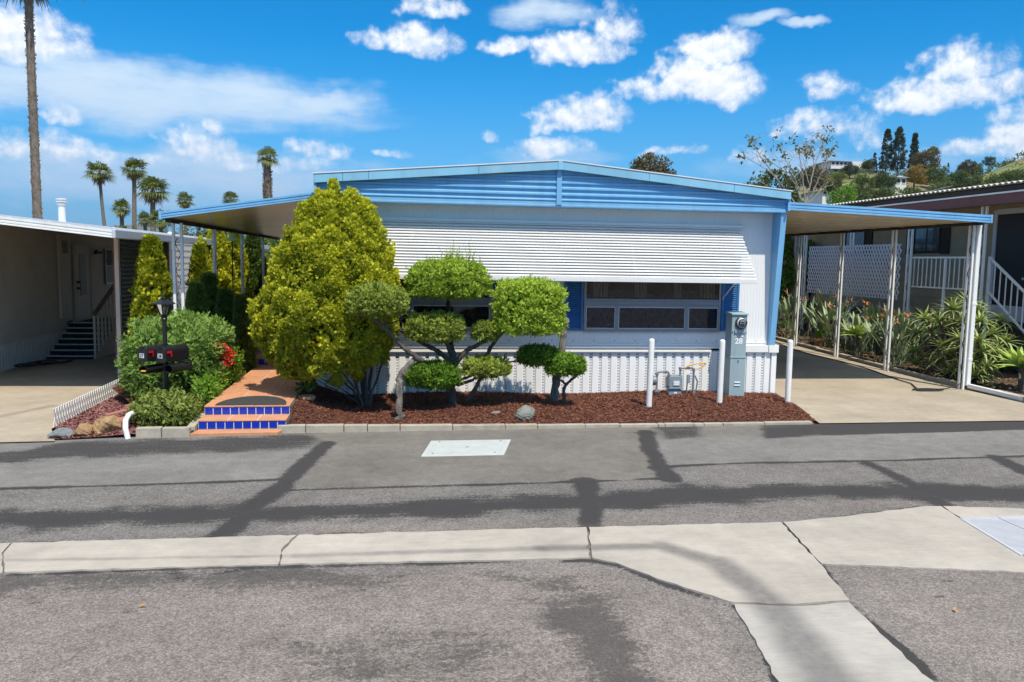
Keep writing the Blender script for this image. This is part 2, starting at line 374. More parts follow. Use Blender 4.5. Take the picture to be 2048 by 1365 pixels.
mat('iron_black', (0.02, 0.02, 0.02), 0.5, 0.1)
mat('house_white', (0.70, 0.69, 0.66), 0.7, 0.04, 1)
mat('house_roof', (0.16, 0.15, 0.15), 0.85, 0.1, 1)
mat('house_wall', (0.42, 0.40, 0.37), 0.8, 0.06, 1)
mat('leaf_dead', (0.55, 0.24, 0.03), 0.8, 0.2, 30)
mat('sun_ornament', (0.45, 0.55, 0.16), 0.5, 0.1)
mat('wire_grey', (0.30, 0.30, 0.30), 0.6, 0.1)

def glass_mat():
    m = bpy.data.materials.new('window_glass'); m.use_nodes = True; t = m.node_tree; g = N(t); t.nodes.clear()
    out = g.n('ShaderNodeOutputMaterial'); fr = g.n('ShaderNodeFresnel', i={'IOR': 1.5})
    tr = g.n('ShaderNodeBsdfTransparent', i={'Color': (0.62, 0.63, 0.66, 1)})
    gl = g.n('ShaderNodeBsdfGlossy', i={'Color': (0.9, 0.92, 0.95, 1), 'Roughness': 0.02})
    geo = g.n('ShaderNodeNewGeometry'); b = g.n('ShaderNodeBump', i={'Strength': 0.05, 'Distance': 0.02, 'Height': g.noise(geo.outputs['Position'], 1.6, 2, 0.5)})
    t.links.new(b.outputs[0], gl.inputs['Normal'])
    mx = g.n('ShaderNodeMixShader', i={0: g.m('MULTIPLY', fr.outputs[0], 0.95, clamp=True), 1: tr.outputs[0], 2: gl.outputs[0]}); t.links.new(mx.outputs[0], out.inputs[0])
    MATS['glass'] = m
glass_mat()
leaf_mat('leaf_gold', (0.20, 0.25, 0.015), (0.86, 0.84, 0.05), 0.44)
leaf_mat('leaf_juniper', (0.12, 0.21, 0.020), (0.52, 0.70, 0.075), 0.36)
leaf_mat('leaf_juniper_dry', (0.12, 0.18, 0.028), (0.50, 0.58, 0.10), 0.34)
leaf_mat('leaf_green', (0.055, 0.13, 0.014), (0.22, 0.40, 0.035), 0.3)
leaf_mat('leaf_deep', (0.040, 0.085, 0.016), (0.17, 0.27, 0.045), 0.28)
leaf_mat('leaf_hedge', (0.085, 0.165, 0.035), (0.34, 0.52, 0.11), 0.3)
leaf_mat('leaf_shrub', (0.075, 0.12, 0.022), (0.36, 0.42, 0.09), 0.3)
leaf_mat('leaf_bop', (0.11, 0.165, 0.085), (0.34, 0.43, 0.24), 0.2, 0.45, 0.5)
leaf_mat('leaf_aloe', (0.15, 0.215, 0.06), (0.52, 0.60, 0.22), 0.18, 0.4, 0.5)
leaf_mat('leaf_agave', (0.18, 0.29, 0.05), (0.48, 0.62, 0.14), 0.18, 0.45, 0.4)
leaf_mat('leaf_palm', (0.055, 0.080, 0.018), (0.24, 0.27, 0.07), 0.2)
leaf_mat('leaf_palm_dry', (0.16, 0.11, 0.06), (0.36, 0.26, 0.15), 0.15)
leaf_mat('leaf_far', (0.035, 0.058, 0.022), (0.15, 0.19, 0.06), 0.2)
leaf_mat('leaf_fardark', (0.022, 0.036, 0.026), (0.08, 0.105, 0.065), 0.15)
leaf_mat('leaf_farbrown', (0.06, 0.055, 0.032), (0.20, 0.16, 0.085), 0.15)
leaf_mat('leaf_orange', (0.16, 0.095, 0.02), (0.42, 0.26, 0.055), 0.15)
leaf_mat('leaf_lime', (0.065, 0.17, 0.018), (0.26, 0.48, 0.07), 0.28)
leaf_mat('leaf_coral', (0.05, 0.06, 0.018), (0.20, 0.15, 0.05), 0.2)
# ------------------------------------------------------------------ ground, road, concrete
def struct(o, label=None):
    o['kind'] = 'structure'
    if label: o['label'] = label
    return o
def G(pts, z=0.0): return [gnd(x, y, z)[:2] for x, y in pts]
def seg_dist(X, Y, poly):
    d = np.full(X.shape, 1e9)
    for (ax, ay), (bx, by) in zip(poly[:-1], poly[1:]):
        vx, vy = bx-ax, by-ay; t = np.clip(((X-ax)*vx+(Y-ay)*vy)/(vx*vx+vy*vy+1e-9), 0, 1)
        d = np.minimum(d, np.hypot(X-ax-t*vx, Y-ay-t*vy))
    return d
def in_poly(X, Y, poly):
    c = np.zeros(X.shape, bool); n = len(poly)
    for i in range(n):
        x0, y0 = poly[i]; x1, y1 = poly[(i+1) % n]
        hit = ((y0 > Y) != (y1 > Y)) & (X < (x1-x0)*(Y-y0)/(y1-y0+1e-12)+x0); c ^= hit
    return c
def sdf_poly(X, Y, poly):
    d = seg_dist(X, Y, list(poly)+[poly[0]]); return np.where(in_poly(X, Y, poly), d, -d)
def vnoise(X, Y, s, seed=0):
    r = np.random.default_rng(seed); T = r.random((64, 64)); x = X*s; y = Y*s
    xi = np.floor(x).astype(int); yi = np.floor(y).astype(int); fx = x-xi; fy = y-yi; fx = fx*fx*(3-2*fx); fy = fy*fy*(3-2*fy)
    g = lambda a, b: T[a % 64, b % 64]
    return (g(xi, yi)*(1-fx)+g(xi+1, yi)*fx)*(1-fy)+(g(xi, yi+1)*(1-fx)+g(xi+1, yi+1)*fx)*fy

def ground_mat():
    m = mat('ground_soil', (0.16, 0.125, 0.085), 0.95, 0.35, 0.8, bump=0.5, bscale=20)
    return m
gm = MB(); gs = [-3800, -2000, -1000, -400, -200, -60, -25, 0, 25, 60, 150, 400, 1000, 2000, 3600]
for i in range(len(gs)-1):
    for j in range(4, len(gs)-1): gm.add([(gs[i], gs[j], -.03), (gs[i+1], gs[j], -.03), (gs[i+1], gs[j+1], -.03), (gs[i], gs[j+1], -.03)], [(0, 1, 2, 3)])
struct(gm.build('ground', ground_mat(), origin=(0, 0, 0)), 'bare dry soil around the plots')

def asphalt_mat():
    m = bpy.data.materials.new('asphalt'); m.use_nodes = True; t = m.node_tree; g = N(t); p = t.nodes['Principled BSDF']
    pos = g.n('ShaderNodeNewGeometry').outputs['Position']
    A = lambda n: g.n('ShaderNodeAttribute', attribute_name=n).outputs['Fac']
    fine = g.noise(pos, 120, 3, 0.75); mid = g.noise(pos, 34, 4, 0.6); big = g.noise(pos, 1.0, 6, 0.62)
    vor = g.n('ShaderNodeTexVoronoi', feature='F1', i={'Vector': pos, 'Scale': 85.0, 'Randomness': 1.0})
    grain = g.sstep(vor.outputs['Distance'], 0.18, 0.62)
    old = g.mix(A('pink'), (0.222, 0.205, 0.188), (0.292, 0.252, 0.223))
    sm = g.mix(A('brown'), (0.210, 0.200, 0.186), (0.184, 0.168, 0.148))
    base = g.mix(A('smooth'), old, sm)
    # aggregate: stones paler than the binder on the worn surface, hardly any on the smooth one
    rough_amt = g.m('SUBTRACT', 1.0, g.m('MULTIPLY', A('smooth'), 0.80))
    sp = g.m('MULTIPLY', g.m('SUBTRACT', g.n('ShaderNodeSeparateColor', i={0: vor.outputs['Color']}).outputs[0], 0.45), 0.7)
    k = g.m('ADD', 1.0, g.m('MULTIPLY', g.m('ADD', sp, g.m('MULTIPLY_ADD', fine, 1.2, -0.60)), rough_amt))
    k = g.m('MULTIPLY', k, g.lin(big, 0.3, 0.7, 0.80, 1.14)); k = g.m('MULTIPLY', k, g.lin(mid, 0.3, 0.7, 0.86, 1.13)); k = g.m('MULTIPLY', k, g.lin(g.noise(pos, 6.5, 5, 0.65), 0.3, 0.7, 0.84, 1.12))
    k = g.m('MULTIPLY', k, g.m('SUBTRACT', 1.0, g.m('MULTIPLY', g.m('MULTIPLY', grain, 0.28), rough_amt)))
    base = g.n('ShaderNodeVectorMath', operation='SCALE', i={0: base, 'Scale': k}).outputs[0]
    # worn sealer: what is left of it sits between the stones
    streaks = g.noise(g.n('ShaderNodeMapping', i={'Vector': pos, 'Scale': (.5, 5, 1)}).outputs[0], 3.0, 5, .65)
    e = g.m('ADD', g.m('ADD', g.m('MULTIPLY', A('seal'), 1.1), g.m('MULTIPLY_ADD', streaks, .9, -.45)), g.m('ADD', g.m('MULTIPLY_ADD', mid, 1.3, -0.65), g.m('MULTIPLY_ADD', fine, 1.2, -0.60)))
    sealm = g.sstep(e, 0.26, 0.60)
    st = g.m('ADD', g.m('ADD', A('stain'), g.m('MULTIPLY_ADD', fine, 1.6, -0.8)), g.m('ADD', g.m('MULTIPLY_ADD', g.noise(pos, 24, 7, 0.78), 2.4, -1.2), g.m('MULTIPLY_ADD', g.noise(g.n('ShaderNodeMapping', i={'Vector': pos, 'Rotation': (0, 0, .25), 'Scale': (.35, 1.6, 1)}).outputs[0], 5, 4, .6), 1.2, -.6))); stm = g.sstep(st, 0.42, 0.80)
    base = g.mix(g.m('MULTIPLY', stm, 0.74), base, (0.060, 0.055, 0.052))
    base = g.mix(g.m('MULTIPLY', sealm, 0.93), base, (0.040, 0.038, 0.038))
    base = g.mix(g.m('MULTIPLY', g.sstep(A('dust'), 0.2, 1.0), 0.6), base, (0.20, 0.165, 0.13))
    ck = g.n('ShaderNodeTexVoronoi', feature='DISTANCE_TO_EDGE', i={'Vector': g.n('ShaderNodeVectorMath', operation='ADD', i={0: pos, 1: g.noise(pos, 5, 4, 0.7, col=True)}).outputs[0], 'Scale': 0.55})
    cm = g.m('MULTIPLY', g.m('SUBTRACT', 1.0, g.sstep(ck.outputs['Distance'], 0.0015, 0.005)), g.sstep(g.noise(pos, 0.7, 2, 0.5), 0.50, 0.62))
    cm = g.m('MULTIPLY', cm, rough_amt)
    base = g.mix(g.m('MULTIPLY', cm, 0.55), base, (0.03, 0.028, 0.027))
    t.links.new(base, p.inputs['Base Color']); p.inputs['Roughness'].default_value = 0.9; p.inputs['Specular IOR Level'].default_value = 0.3
    h = g.m('SUBTRACT', g.m('MULTIPLY', g.m('ADD', g.m('MULTIPLY', fine, 0.7), g.m('SUBTRACT', 1.0, grain)), rough_amt), g.m('MULTIPLY', cm, 1.5))
    b = g.n('ShaderNodeBump', i={'Strength': 0.55, 'Distance': 0.006, 'Height': h}); t.links.new(b.outputs[0], p.inputs['Normal'])
    return m
ASPH = asphalt_mat()

def road():
    dx = 0.04; xs = np.arange(-6.0, 11.001, dx); ys = np.arange(3.2, 10.36, dx); nx, ny = len(xs), len(ys)
    X, Y = np.meshgrid(xs, ys)
    seal = np.zeros_like(X); stain = seal.copy(); smooth = seal.copy(); pink = seal.copy(); brown = seal.copy(); dust = seal.copy()
    wob = (vnoise(X, Y, 2.2, 1)-.5)*.10+(vnoise(X, Y, 7, 2)-.5)*.05
    def area(arr, poly, val=1.0, soft=0.03, w=0.5):
        s = sdf_poly(X, Y, G(poly))+wob*w; m = np.clip(s/soft*0.5+0.5, 0, 1); arr[:] = arr*(1-m)+val*m
    def line(arr, pts, half, val=1.0, soft=0.02, w=0.4):
        d = half-seg_dist(X, Y, G(pts))+wob*w; m = np.clip(d/soft*0.5+0.5, 0, 1)*val; arr[:] = np.maximum(arr, m)
    # upper lane: finer, newer paving
    area(smooth, [(-400, 985), (0, 976), (565, 959), (640, 972), (1340, 957), (1335, 930), (2048, 914), (2500, 905), (2500, 820), (-400, 880)], 1.0, 0.03, .3)
    area(brown, [(655, 884), (1290, 866), (1345, 956), (585, 976)], 1.0, 0.05, .3)
    area(brown, [(560, 866), (1640, 845), (1640, 870), (640, 893)], 0.9, 0.2, 1)
    area(pink, [(-300, 1160), (1180, 1128), (1470, 1215), (1560, 1365), (1700, 1600), (-300, 1600)], 1.0, 0.3, 2)
    area(pink, [(600, 1075), (1180, 1058), (1850, 1014), (1850, 985), (1200, 1040), (600, 1050)], .7, 0.2, 1)
    area(pink, [(1640, 1132), (2100, 1150), (2500, 1160), (2500, 1700), (1900, 1400), (1700, 1207)], .8, 0.2, 1)
    # crumbling joint along the concrete strip
    line(seal, [(1566, 1050), (1640, 1132), (1703, 1208), (1795, 1294), (1885, 1375), (2000, 1490)], .020, 1.3, .02, .7)
    line(seal, [(1468, 1214), (1502, 1272), (1556, 1366), (1640, 1480)], .014, 1.2, .02, .6)
    line(seal, [(-300, 1162), (0, 1150), (560, 1134), (1180, 1120), (1235, 1131), (1330, 1169), (1464, 1212)], .012, .9, .02, .6)
    line(seal, [(-300, 1086), (0, 1089), (590, 1072), (1175, 1056), (1560, 1046), (1700, 1033), (1845, 1014)], .012, .8, .02, .6)
    # dark sealed bands and trench seams
    area(seal, [(-300, 922), (0, 904), (120, 884), (640, 868), (650, 890), (560, 905), (300, 910), (0, 927), (-300, 944)], .62, 0.16, 2.2)
    line(seal, [(-300, 990), (0, 978), (290, 970), (590, 958)], .035, .95)
    line(seal, [(655, 886), (600, 935), (565, 972)], .10, .85, .05); line(seal, [(565, 972), (505, 1015), (450, 1068)], .135, .80, .07, .8)
    line(seal, [(530, 982), (700, 977), (960, 970), (1150, 964), (1345, 956)], .028, 1.0)
    line(seal, [(1292, 864), (1300, 900), (1318, 932), (1340, 958)], .085, .9, .06, .8)
    line(seal, [(1300, 934), (1500, 926), (1800, 921), (2100, 911), (2400, 903)], .03, .95)
    line(seal, [(-300, 1058), (0, 1040), (450, 1030), (800, 1018), (1150, 1006), (1420, 988), (1700, 980), (2048, 985), (2400, 988)], .21, .92, .20, 2.4)
    line(seal, [(1172, 962), (1178, 1002), (1184, 1056)], .115, .85, .06, .8)
    line(seal, [(1730, 924), (1800, 955), (1880, 1008)], .085, .72, .06, .7); line(seal, [(1990, 914), (2060, 948), (2150, 985)], .10, .72, .06, .7)
    area(seal, [(1300, 852), (1400, 849), (1412, 876), (1330, 880)], .55, 0.1, 1.2); area(seal, [(1508, 848), (1640, 845), (1640, 872), (1535, 876)], .72, 0.08, 1.0)
    area(seal, [(1620, 846), (2048, 838), (2500, 826), (2500, 846), (2048, 860), (1640, 872)], .85, 0.05, .6)
    line(seal, [(1024, 866), (1170, 864), (1290, 866)], .018, .5, .06)
    # stains on the near lane
    area(stain, [(-300, 1158), (0, 1150), (500, 1136), (620, 1150), (420, 1180), (0, 1195), (-300, 1210)], 1.15, 0.30, 3)
    area(stain, [(600, 1155), (810, 1150), (820, 1175), (620, 1185)], .95, 0.22, 2.5)
    line(seal, [(345, 1150), (362, 1160)], .05, .7, .08); line(seal, [(345, 1165), (480, 1140), (530, 1134)], .012, .75, .03)
    line(seal, [(530, 1134), (800, 1127), (1060, 1122)], .022, .6, .06)
    area(stain, [(540, 1275), (1030, 1270), (1024, 1400), (640, 1420)], .78, 0.35, 3.5)
    line(stain, [(1140, 1230), (1200, 1265), (1240, 1320), (1290, 1400)], .16, 1.15, .2, 2.5)
    line(stain, [(1000, 1150), (1130, 1180), (1180, 1200)], .15, .85, .2, 2.5); line(stain, [(1040, 1198), (1068, 1202)], .04, .9, .05)
    for (x, y) in ((70, 1206), (645, 1194), (258, 1224), (735, 1195), (590, 1287), (1515, 1190), (1880, 1194), (1892, 1163), (1775, 1143)): line(seal, [(x-9, y), (x+9, y)], .014, .65, .02, .1)
    dd = np.abs(Y-10.22); dust[:] = np.clip(1-dd/.32, 0, 1)*(.25+.6*vnoise(X, Y, 1.6, 9))*np.where((X > -1.4) & (X < 6), 1, .4)
    dust[:] = np.maximum(dust, np.clip(1-np.abs(Y-6.38)/.08, 0, 1)*.8*vnoise(X, Y, 2.5, 4))
    Zg = (vnoise(X, Y, .8, 5)-.5)*.006
    edge = np.minimum(np.minimum(X-xs[0], xs[-1]-X), np.minimum(Y-ys[0], ys[-1]-Y)); Zg *= np.clip(edge/.3, 0, 1)
    V = np.stack([X.ravel(), Y.ravel(), Zg.ravel()], 1)
    idx = np.arange(nx*ny).reshape(ny, nx); F = np.stack([idx[:-1, :-1], idx[:-1, 1:], idx[1:, 1:], idx[1:, :-1]], -1).reshape(-1, 4)
    me = np_mesh('road', V, [(F)], True, {k: ('FLOAT', a.ravel()) for k, a in (('seal', seal), ('stain', stain), ('smooth', smooth), ('pink', pink), ('brown', brown), ('dust', dust))})
    r = link_mesh('road', me, ASPH); struct(r, 'patched grey asphalt street with dark sealed seams')
    q = MB()
    for a in ((-90, -6, -14, 10.36), (11, 90, -14, 10.36), (-6, 11, -14, 3.2)):
        q.add([(a[0], a[2], 0), (a[1], a[2], 0), (a[1], a[3], 0), (a[0], a[3], 0)], [(0, 1, 2, 3)])
    far = q.build('road_surface', ASPH, r)
road()

def stain_nodes(g, pos, pts, widths):
    """darkening along a tyre track given as ground points"""
    res = None
    for (a, b), w in zip(zip(pts[:-1], pts[1:]), widths):
        a = np.array([a[0], a[1], 0]); b = np.array([b[0], b[1], 0]); d = b-a; L2 = float(d@d)
        rel = g.n('ShaderNodeVectorMath', operation='SUBTRACT', i={0: pos, 1: tuple(a)}).outputs[0]
        tt = g.m('MULTIPLY', g.n('ShaderNodeVectorMath', operation='DOT_PRODUCT', i={0: rel, 1: tuple(d)}).outputs['Value'], 1/L2, clamp=True)
        pr = g.n('ShaderNodeVectorMath', operation='SCALE', i={0: tuple(d), 'Scale': tt}).outputs[0]
        dist = g.n('ShaderNodeVectorMath', operation='DISTANCE', i={0: rel, 1: pr}).outputs['Value']
        v = g.m('MULTIPLY', dist, 1/w); res = v if res is None else g.m('MINIMUM', res, v)
    return res
def concrete_mat(name, col, tracks=(), dark=0.55):
    m = bpy.data.materials.new(name); m.use_nodes = True; t = m.node_tree; g = N(t); p = t.nodes['Principled BSDF']
    pos = g.n('ShaderNodeNewGeometry').outputs['Position']
    flat = g.n('ShaderNodeVectorMath', operation='MULTIPLY', i={0: pos, 1: (1, 1, 0)}).outputs[0]
    big = g.noise(flat, 1.1, 5, 0.65); fine = g.noise(flat, 190, 3, 0.7); brush = g.noise(g.n('ShaderNodeMapping', i={'Vector': flat, 'Scale': (1.2, 26, 1)}).outputs[0], 2.2, 4, 0.6)
    k = g.m('MULTIPLY', g.lin(big, 0.3, 0.7, 0.80, 1.10), g.lin(fine, 0.2, 0.8, 0.86, 1.12)); k = g.m('MULTIPLY', k, g.lin(g.noise(flat, 7, 6, 0.7), 0.3, 0.7, 0.90, 1.06)); k = g.m('MULTIPLY', k, g.lin(brush, 0.3, 0.7, 0.93, 1.06))
    c = g.n('ShaderNodeVectorMath', operation='SCALE', i={0: col, 'Scale': k}).outputs[0]
    spots = g.sstep(g.noise(flat, 9, 6, 0.75), 0.58, 0.78); c = g.mix(g.m('MULTIPLY', spots, 0.5), c, (0.22, 0.19, 0.15))
    for pts, ws, dk in tracks:
        d = stain_nodes(g, g.n('ShaderNodeVectorMath', operation='ADD', i={0: flat, 1: g.n('ShaderNodeVectorMath', operation='SCALE', i={0: g.noise(flat, 4, 4, 0.6, col=True), 'Scale': 0.06}).outputs[0]}).outputs[0], pts, ws)
        s = g.m('SUBTRACT', 1.0, g.sstep(d, 0.25, 1.15)); s = g.m('MULTIPLY', s, g.lin(g.noise(flat, 14, 5, 0.7), 0.3, 0.7, 0.6, 1.0))
        c = g.mix(g.m('MULTIPLY', s, dk), c, (0.10, 0.095, 0.095))
    t.links.new(c, p.inputs['Base Color']); p.inputs['Roughness'].default_value = 0.9; p.inputs['Specular IOR Level'].default_value = 0.3
    b = g.n('ShaderNodeBump', i={'Strength': 0.25, 'Distance': 0.004, 'Height': fine}); t.links.new(b.outputs[0], p.inputs['Normal'])
    return m
track = G([(1090, 1097), (1330, 1093), (1440, 1125), (1530, 1190), (1600, 1270), (1680, 1380)]); trackw = [.10, .14, .17, .19, .22]
ribbon = G([(-600, 1133), (0, 1121), (600, 1112), (1090, 1097)])
CONC = concrete_mat('gutter_concrete', (0.445, 0.402, 0.345), [(track, trackw, .80), (ribbon, [.05, .05, .07], .62)])
CONC2 = concrete_mat('new_concrete', (0.43, 0.402, 0.358), [(track, trackw, .78)])
DRIVE = concrete_mat('drive_concrete', (0.415, 0.352, 0.268), [(G([(-200, 870), (0, 838), (110, 815)]), [.12, .12], .5)])
def ragged(pts, amp=0.012, step=0.12, seed=1):
    r = np.random.default_rng(seed); out = []
    for a, b in zip(pts, pts[1:]+pts[:1]):
        a = np.array(a); b = np.array(b); n = max(1, int(np.linalg.norm(b-a)/step)); nr = np.array([-(b-a)[1], (b-a)[0]]); nr = nr/(np.linalg.norm(nr)+1e-9)
        for i in range(n):
            q = a+(b-a)*i/n
            if i: q = q+nr*r.normal(0, amp)
            out.append(q)
    return out
def slab(name, pts, z0, z1, m, parent, seed=1, amp=.006):
    pl = ragged([tuple(p) for p in pts], amp, .07, seed); b = MB(); b.prism([(x, y, z0) for x, y in pl], (0, 0, z1-z0)); return b.build(name, m, parent)
gut = thing('concrete_gutter', 'pale concrete valley gutter and apron slabs crossing the street', None, (1.5, 6, 0)); gut['kind'] = 'structure'
Gp = lambda *p: G(p)
def shrink(pts, d=0.003):
    c = np.mean(pts, axis=0); return [np.array(p)+(c-np.array(p))/np.linalg.norm(c-np.array(p))*d for p in pts]
slab('slab', [(-30, 6.42)]+Gp((0, 1090), (22, 1089), (3, 1110), (5, 1148))+[(-30, 5.8)], -.05, .012, CONC, gut, 1)
slab('slab', shrink(Gp((24, 1089), (594, 1073), (578, 1088), (563, 1103), (557, 1132), (8, 1147.5), (6, 1110))), -.05, .012, CONC, gut, 2)
slab('slab', shrink(Gp((597, 1073), (1173, 1057), (1176, 1085), (1180, 1119), (560, 1132), (566, 1103), (581, 1088))), -.05, .012, CONC, gut, 3)
slab('slab', shrink(Gp((1177, 1057), (1562, 1047), (1638, 1128), (1700, 1204), (1590, 1212), (1464, 1208), (1330, 1166), (1230, 1128), (1184, 1119), (1179, 1085))), -.05, .012, CONC, gut, 4)
slab('slab', shrink(Gp((1566, 1047), (1700, 1034), (1845, 1015), (1882, 1015), (1930, 1046), (2048, 1116), (2110, 1150), (1880, 1141), (1642, 1130))), -.05, .012, CONC, gut, 5)
slab('slab', shrink(Gp((1885, 1015), (2048, 1020), (2300, 1024), (2300, 1043), (2048, 1042.5), (1923, 1041))), -.05, .012, CONC, gut, 6)
slab('slab', shrink(Gp((1468, 1211), (1590, 1215), (1699, 1208), (1786, 1293), (1867, 1366), (2000, 1500), (2200, 1700), (1800, 1700), (1640, 1480), (1555, 1365), (1500, 1270))), -.05, .010, CONC2, gut, 7, .008)

# steel drain grate at the end of the gutter
a = gnd(1923, 1041); b_ = gnd(2046, 1116); c_ = gnd(2300, 1043); d_ = gnd(2420, 1120)
gr = thing('drain_grate', 'galvanised steel drain grate with fine bars in the gutter apron', 'grate', (float(a[0]+.5), float(a[1]-.4), 0))
x0, y1 = float(a[0]), float(a[1]); y0 = float(b_[1]); xl = float(b_[0])
mbg = MB(); mbg.prism([(x0, y1, -.06), (xl, y0, -.06), (7.2, y0, -.06), (7.2, y1, -.06)], (0, 0, .02)); mbg.build('sump', MATS['dark_interior'], gr)
mbg = MB(); mbg.bar((x0, y1, .004), (7.2, y1, .004), .03, .03); mbg.bar((x0, y1, .004), (xl, y0, .004), .03, .03); mbg.bar((xl, y0, .004), (7.2, y0, .004), .03, .03); mbg.build('frame', MATS['alu'], gr)
mbg = MB(); nb = 34
for i in range(1, nb):
    f_ = i/nb; y = y1+(y0-y1)*f_; mbg.bar((x0+(xl-x0)*f_, y, .004), (7.2, y, .004), .016, .02)
tag(mbg.build('bar', MATS['alu'], gr), kind='stuff')
for xx in (x0+.35, x0+.9, x0+1.5):
    mb2 = MB(); mb2.bar((xx, y1, .016), (xx-.001, y0, .016), .008, .006); mb2.build('cross_rod', MATS['alu'], gr)

# utility vault lid in the upper lane
P4 = [gnd(*q) for q in ((842, 914), (1008, 911), (1022, 880.5), (862, 883))]
ctr = np.mean(P4, axis=0)
vt = thing('utility_vault', 'pale concrete utility vault lid set in the brownish asphalt patch', 'vault lid', ctr)
b = MB(); b.prism([(p[0], p[1], -.05) for p in P4], (0, 0, .058)); b.build('collar', MATS['lid_concrete'], vt, bevel=.004)
I4 = [ctr+(p-ctr)*.9 for p in P4]
b = MB(); b.prism([(p[0], p[1], -.04) for p in I4], (0, 0, .053)); b.build('lid', MATS['lid_concrete'], vt, bevel=.004)
for p in I4:
    q = ctr+(p-ctr)*.84; b = MB(); b.lathe([(.012, .0), (.012, .0165), (.006, .018)], (q[0], q[1], 0), 8); b.build('bolt', MATS['slot_dark'], vt)
b = MB(); b.box(ctr[0]-.02, ctr[0]+.02, ctr[1]-.008, ctr[1]+.008, .01, .015); b.build('lift_slot', MATS['slot_dark'], vt)
for i, (x, y) in enumerate(((285, 1213), (1910, 1221))):
    q = gnd(x, y, .012); b = MB(); s = .019; a0 = i*1.3
    pts = [(math.cos(a0)*s*u-math.sin(a0)*s*v, math.sin(a0)*s*u+math.cos(a0)*s*v, w) for u, v, w in ((-1.2, 0, .004), (-.3, .5, .012), (.7, .35, .006), (1.3, 0, .014), (.6, -.45, .01), (-.4, -.5, .004))]
    b.add([q+np.array(p) for p in pts]+[q+np.array((0, 0, .002))], [(k, (k+1) % 6, 6) for k in range(6)])
    tag(b.build('fallen_leaf', MATS['leaf_dead']), ('curled yellow leaf lying on the left side of the near lane', 'bright orange leaf lying on asphalt right of the concrete strip')[i], 'leaf')

# driveways
def sheet(name, poly, zf, m, label, n=24):
    """ruled sheet between the two sides of a driveway: poly = left side pts, right side pts (same count)"""
    L, R_ = poly; b = MB(); k = len(L); cols = 8
    for i in range(k):
        for j in range(cols+1):
            p = np.array(L[i])+(np.array(R_[i])-np.array(L[i]))*j/cols; b.v.append((p[0], p[1], zf(p[0], p[1])))
    for i in range(k-1):
        for j in range(cols): q = i*(cols+1)+j; b.f.append((q, q+1, q+cols+2, q+cols+1))
    o = b.build(name, m, smooth=True, origin=(0, 0, 0)); return struct(o, label)
def zdr(x, y): return .014+max(0, y-14.5)*.028+max(0, min(1, (y-10.3)/.4))*.012
ysR = [10.30, 10.6, 11.2, 12.0, 12.76, 14, 16, 18, 20, 23, 27, 31]
lx = lambda y: 5.86+(6.40-5.86)*min(1, max(0, (y-10.35)/2.3)) if y < 12.7 else 6.36
sheet('driveway', ([(lx(y), y) for y in ysR], [(10.16 if y > 11.2 else 24, y) for y in ysR][2:3]*0+[((10.16 if y > 10.9 else 11.5), y) for y in ysR]), zdr, DRIVE, 'pale concrete driveway under the right carport')
sheet('driveway', ([(-16, y) for y in (9.4, 9.8, 10.5, 12, 14, 17, 24, 32)], [(-3.95, 9.84), (-4.0, 9.95), (-4.25, 10.5), (-4.3, 12), (-4.3, 14), (-4.5, 17), (-4.5, 24), (-4.5, 32)]), lambda x, y: .012+max(0, min(1, (y-9.6)/.6))*.015, DRIVE, 'pale concrete driveway of the beige home on the left')
# ------------------------------------------------------------------ planting bed, kerbs, walkway
leaf_mat('mulch_chip', (0.055, 0.019, 0.012), (0.31, 0.118, 0.066), 0.0, 0.9)
leaf_mat('gravel_chip', (0.13, 0.05, 0.05), (0.38, 0.18, 0.16), 0.0, 0.9)
leaf_mat('litter_chip', (0.10, 0.06, 0.03), (0.36, 0.25, 0.14), 0.0, 0.9)
mat('mulch_base', (0.085, 0.028, 0.018), 0.95, 0.4, 18, bump=1.0, bscale=60)
def zmulch(x, y): return .17*np.clip((-.75-x)/.5, 0, 1)*np.clip((y-10.35)/.5, 0, 1)+.045+.035*np.clip((y-10.3)/1.2, 0, 1)+.02*np.sin(x*1.7+y)*np.clip((y-10.3)/.8, 0, 1)-.02*np.clip((x-4.5)/1.5, 0, 1)
def bed(name, poly, zf, base, label, step=.12):
    X0, Y0 = np.min(poly, axis=0); X1, Y1 = np.max(poly, axis=0)
    xs = np.arange(X0-step, X1+2*step, step); ys = np.arange(Y0-step, Y1+2*step, step); X, Y = np.meshgrid(xs, ys)
    ins = in_poly(X, Y, poly); idx = -np.ones(X.shape, int); V = []; F = []
    cell = ins[:-1, :-1] | ins[1:, :-1] | ins[:-1, 1:] | ins[1:, 1:]
    used = np.zeros(X.shape, bool); used[:-1, :-1] |= cell; used[1:, :-1] |= cell; used[:-1, 1:] |= cell; used[1:, 1:] |= cell
    for j in range(X.shape[0]):
        for i in range(X.shape[1]):
            if used[j, i]:
                x, y = X[j, i], Y[j, i]
                if not ins[j, i]:
                    best = None
                    for a, b in zip(poly, poly[1:]+poly[:1]):
                        a = np.array(a, float); b = np.array(b, float); v = b-a; t = np.clip(((x-a[0])*v[0]+(y-a[1])*v[1])/(v@v), 0, 1); q = a+v*t; d = np.hypot(*(q-(x, y)))
                        if best is None or d < best[0]: best = (d, q)
                    x, y = best[1]
                idx[j, i] = len(V); V.append((x, y, float(zf(x, y))))
    for j in range(cell.shape[0]):
        for i in range(cell.shape[1]):
            if cell[j, i]: F.append((idx[j, i], idx[j, i+1], idx[j+1, i+1], idx[j+1, i]))
    b = MB(); b.v = V; b.f = F; o = b.build(name, base, smooth=True, origin=(0, 0, 0), recalc=False); return struct(o, label)
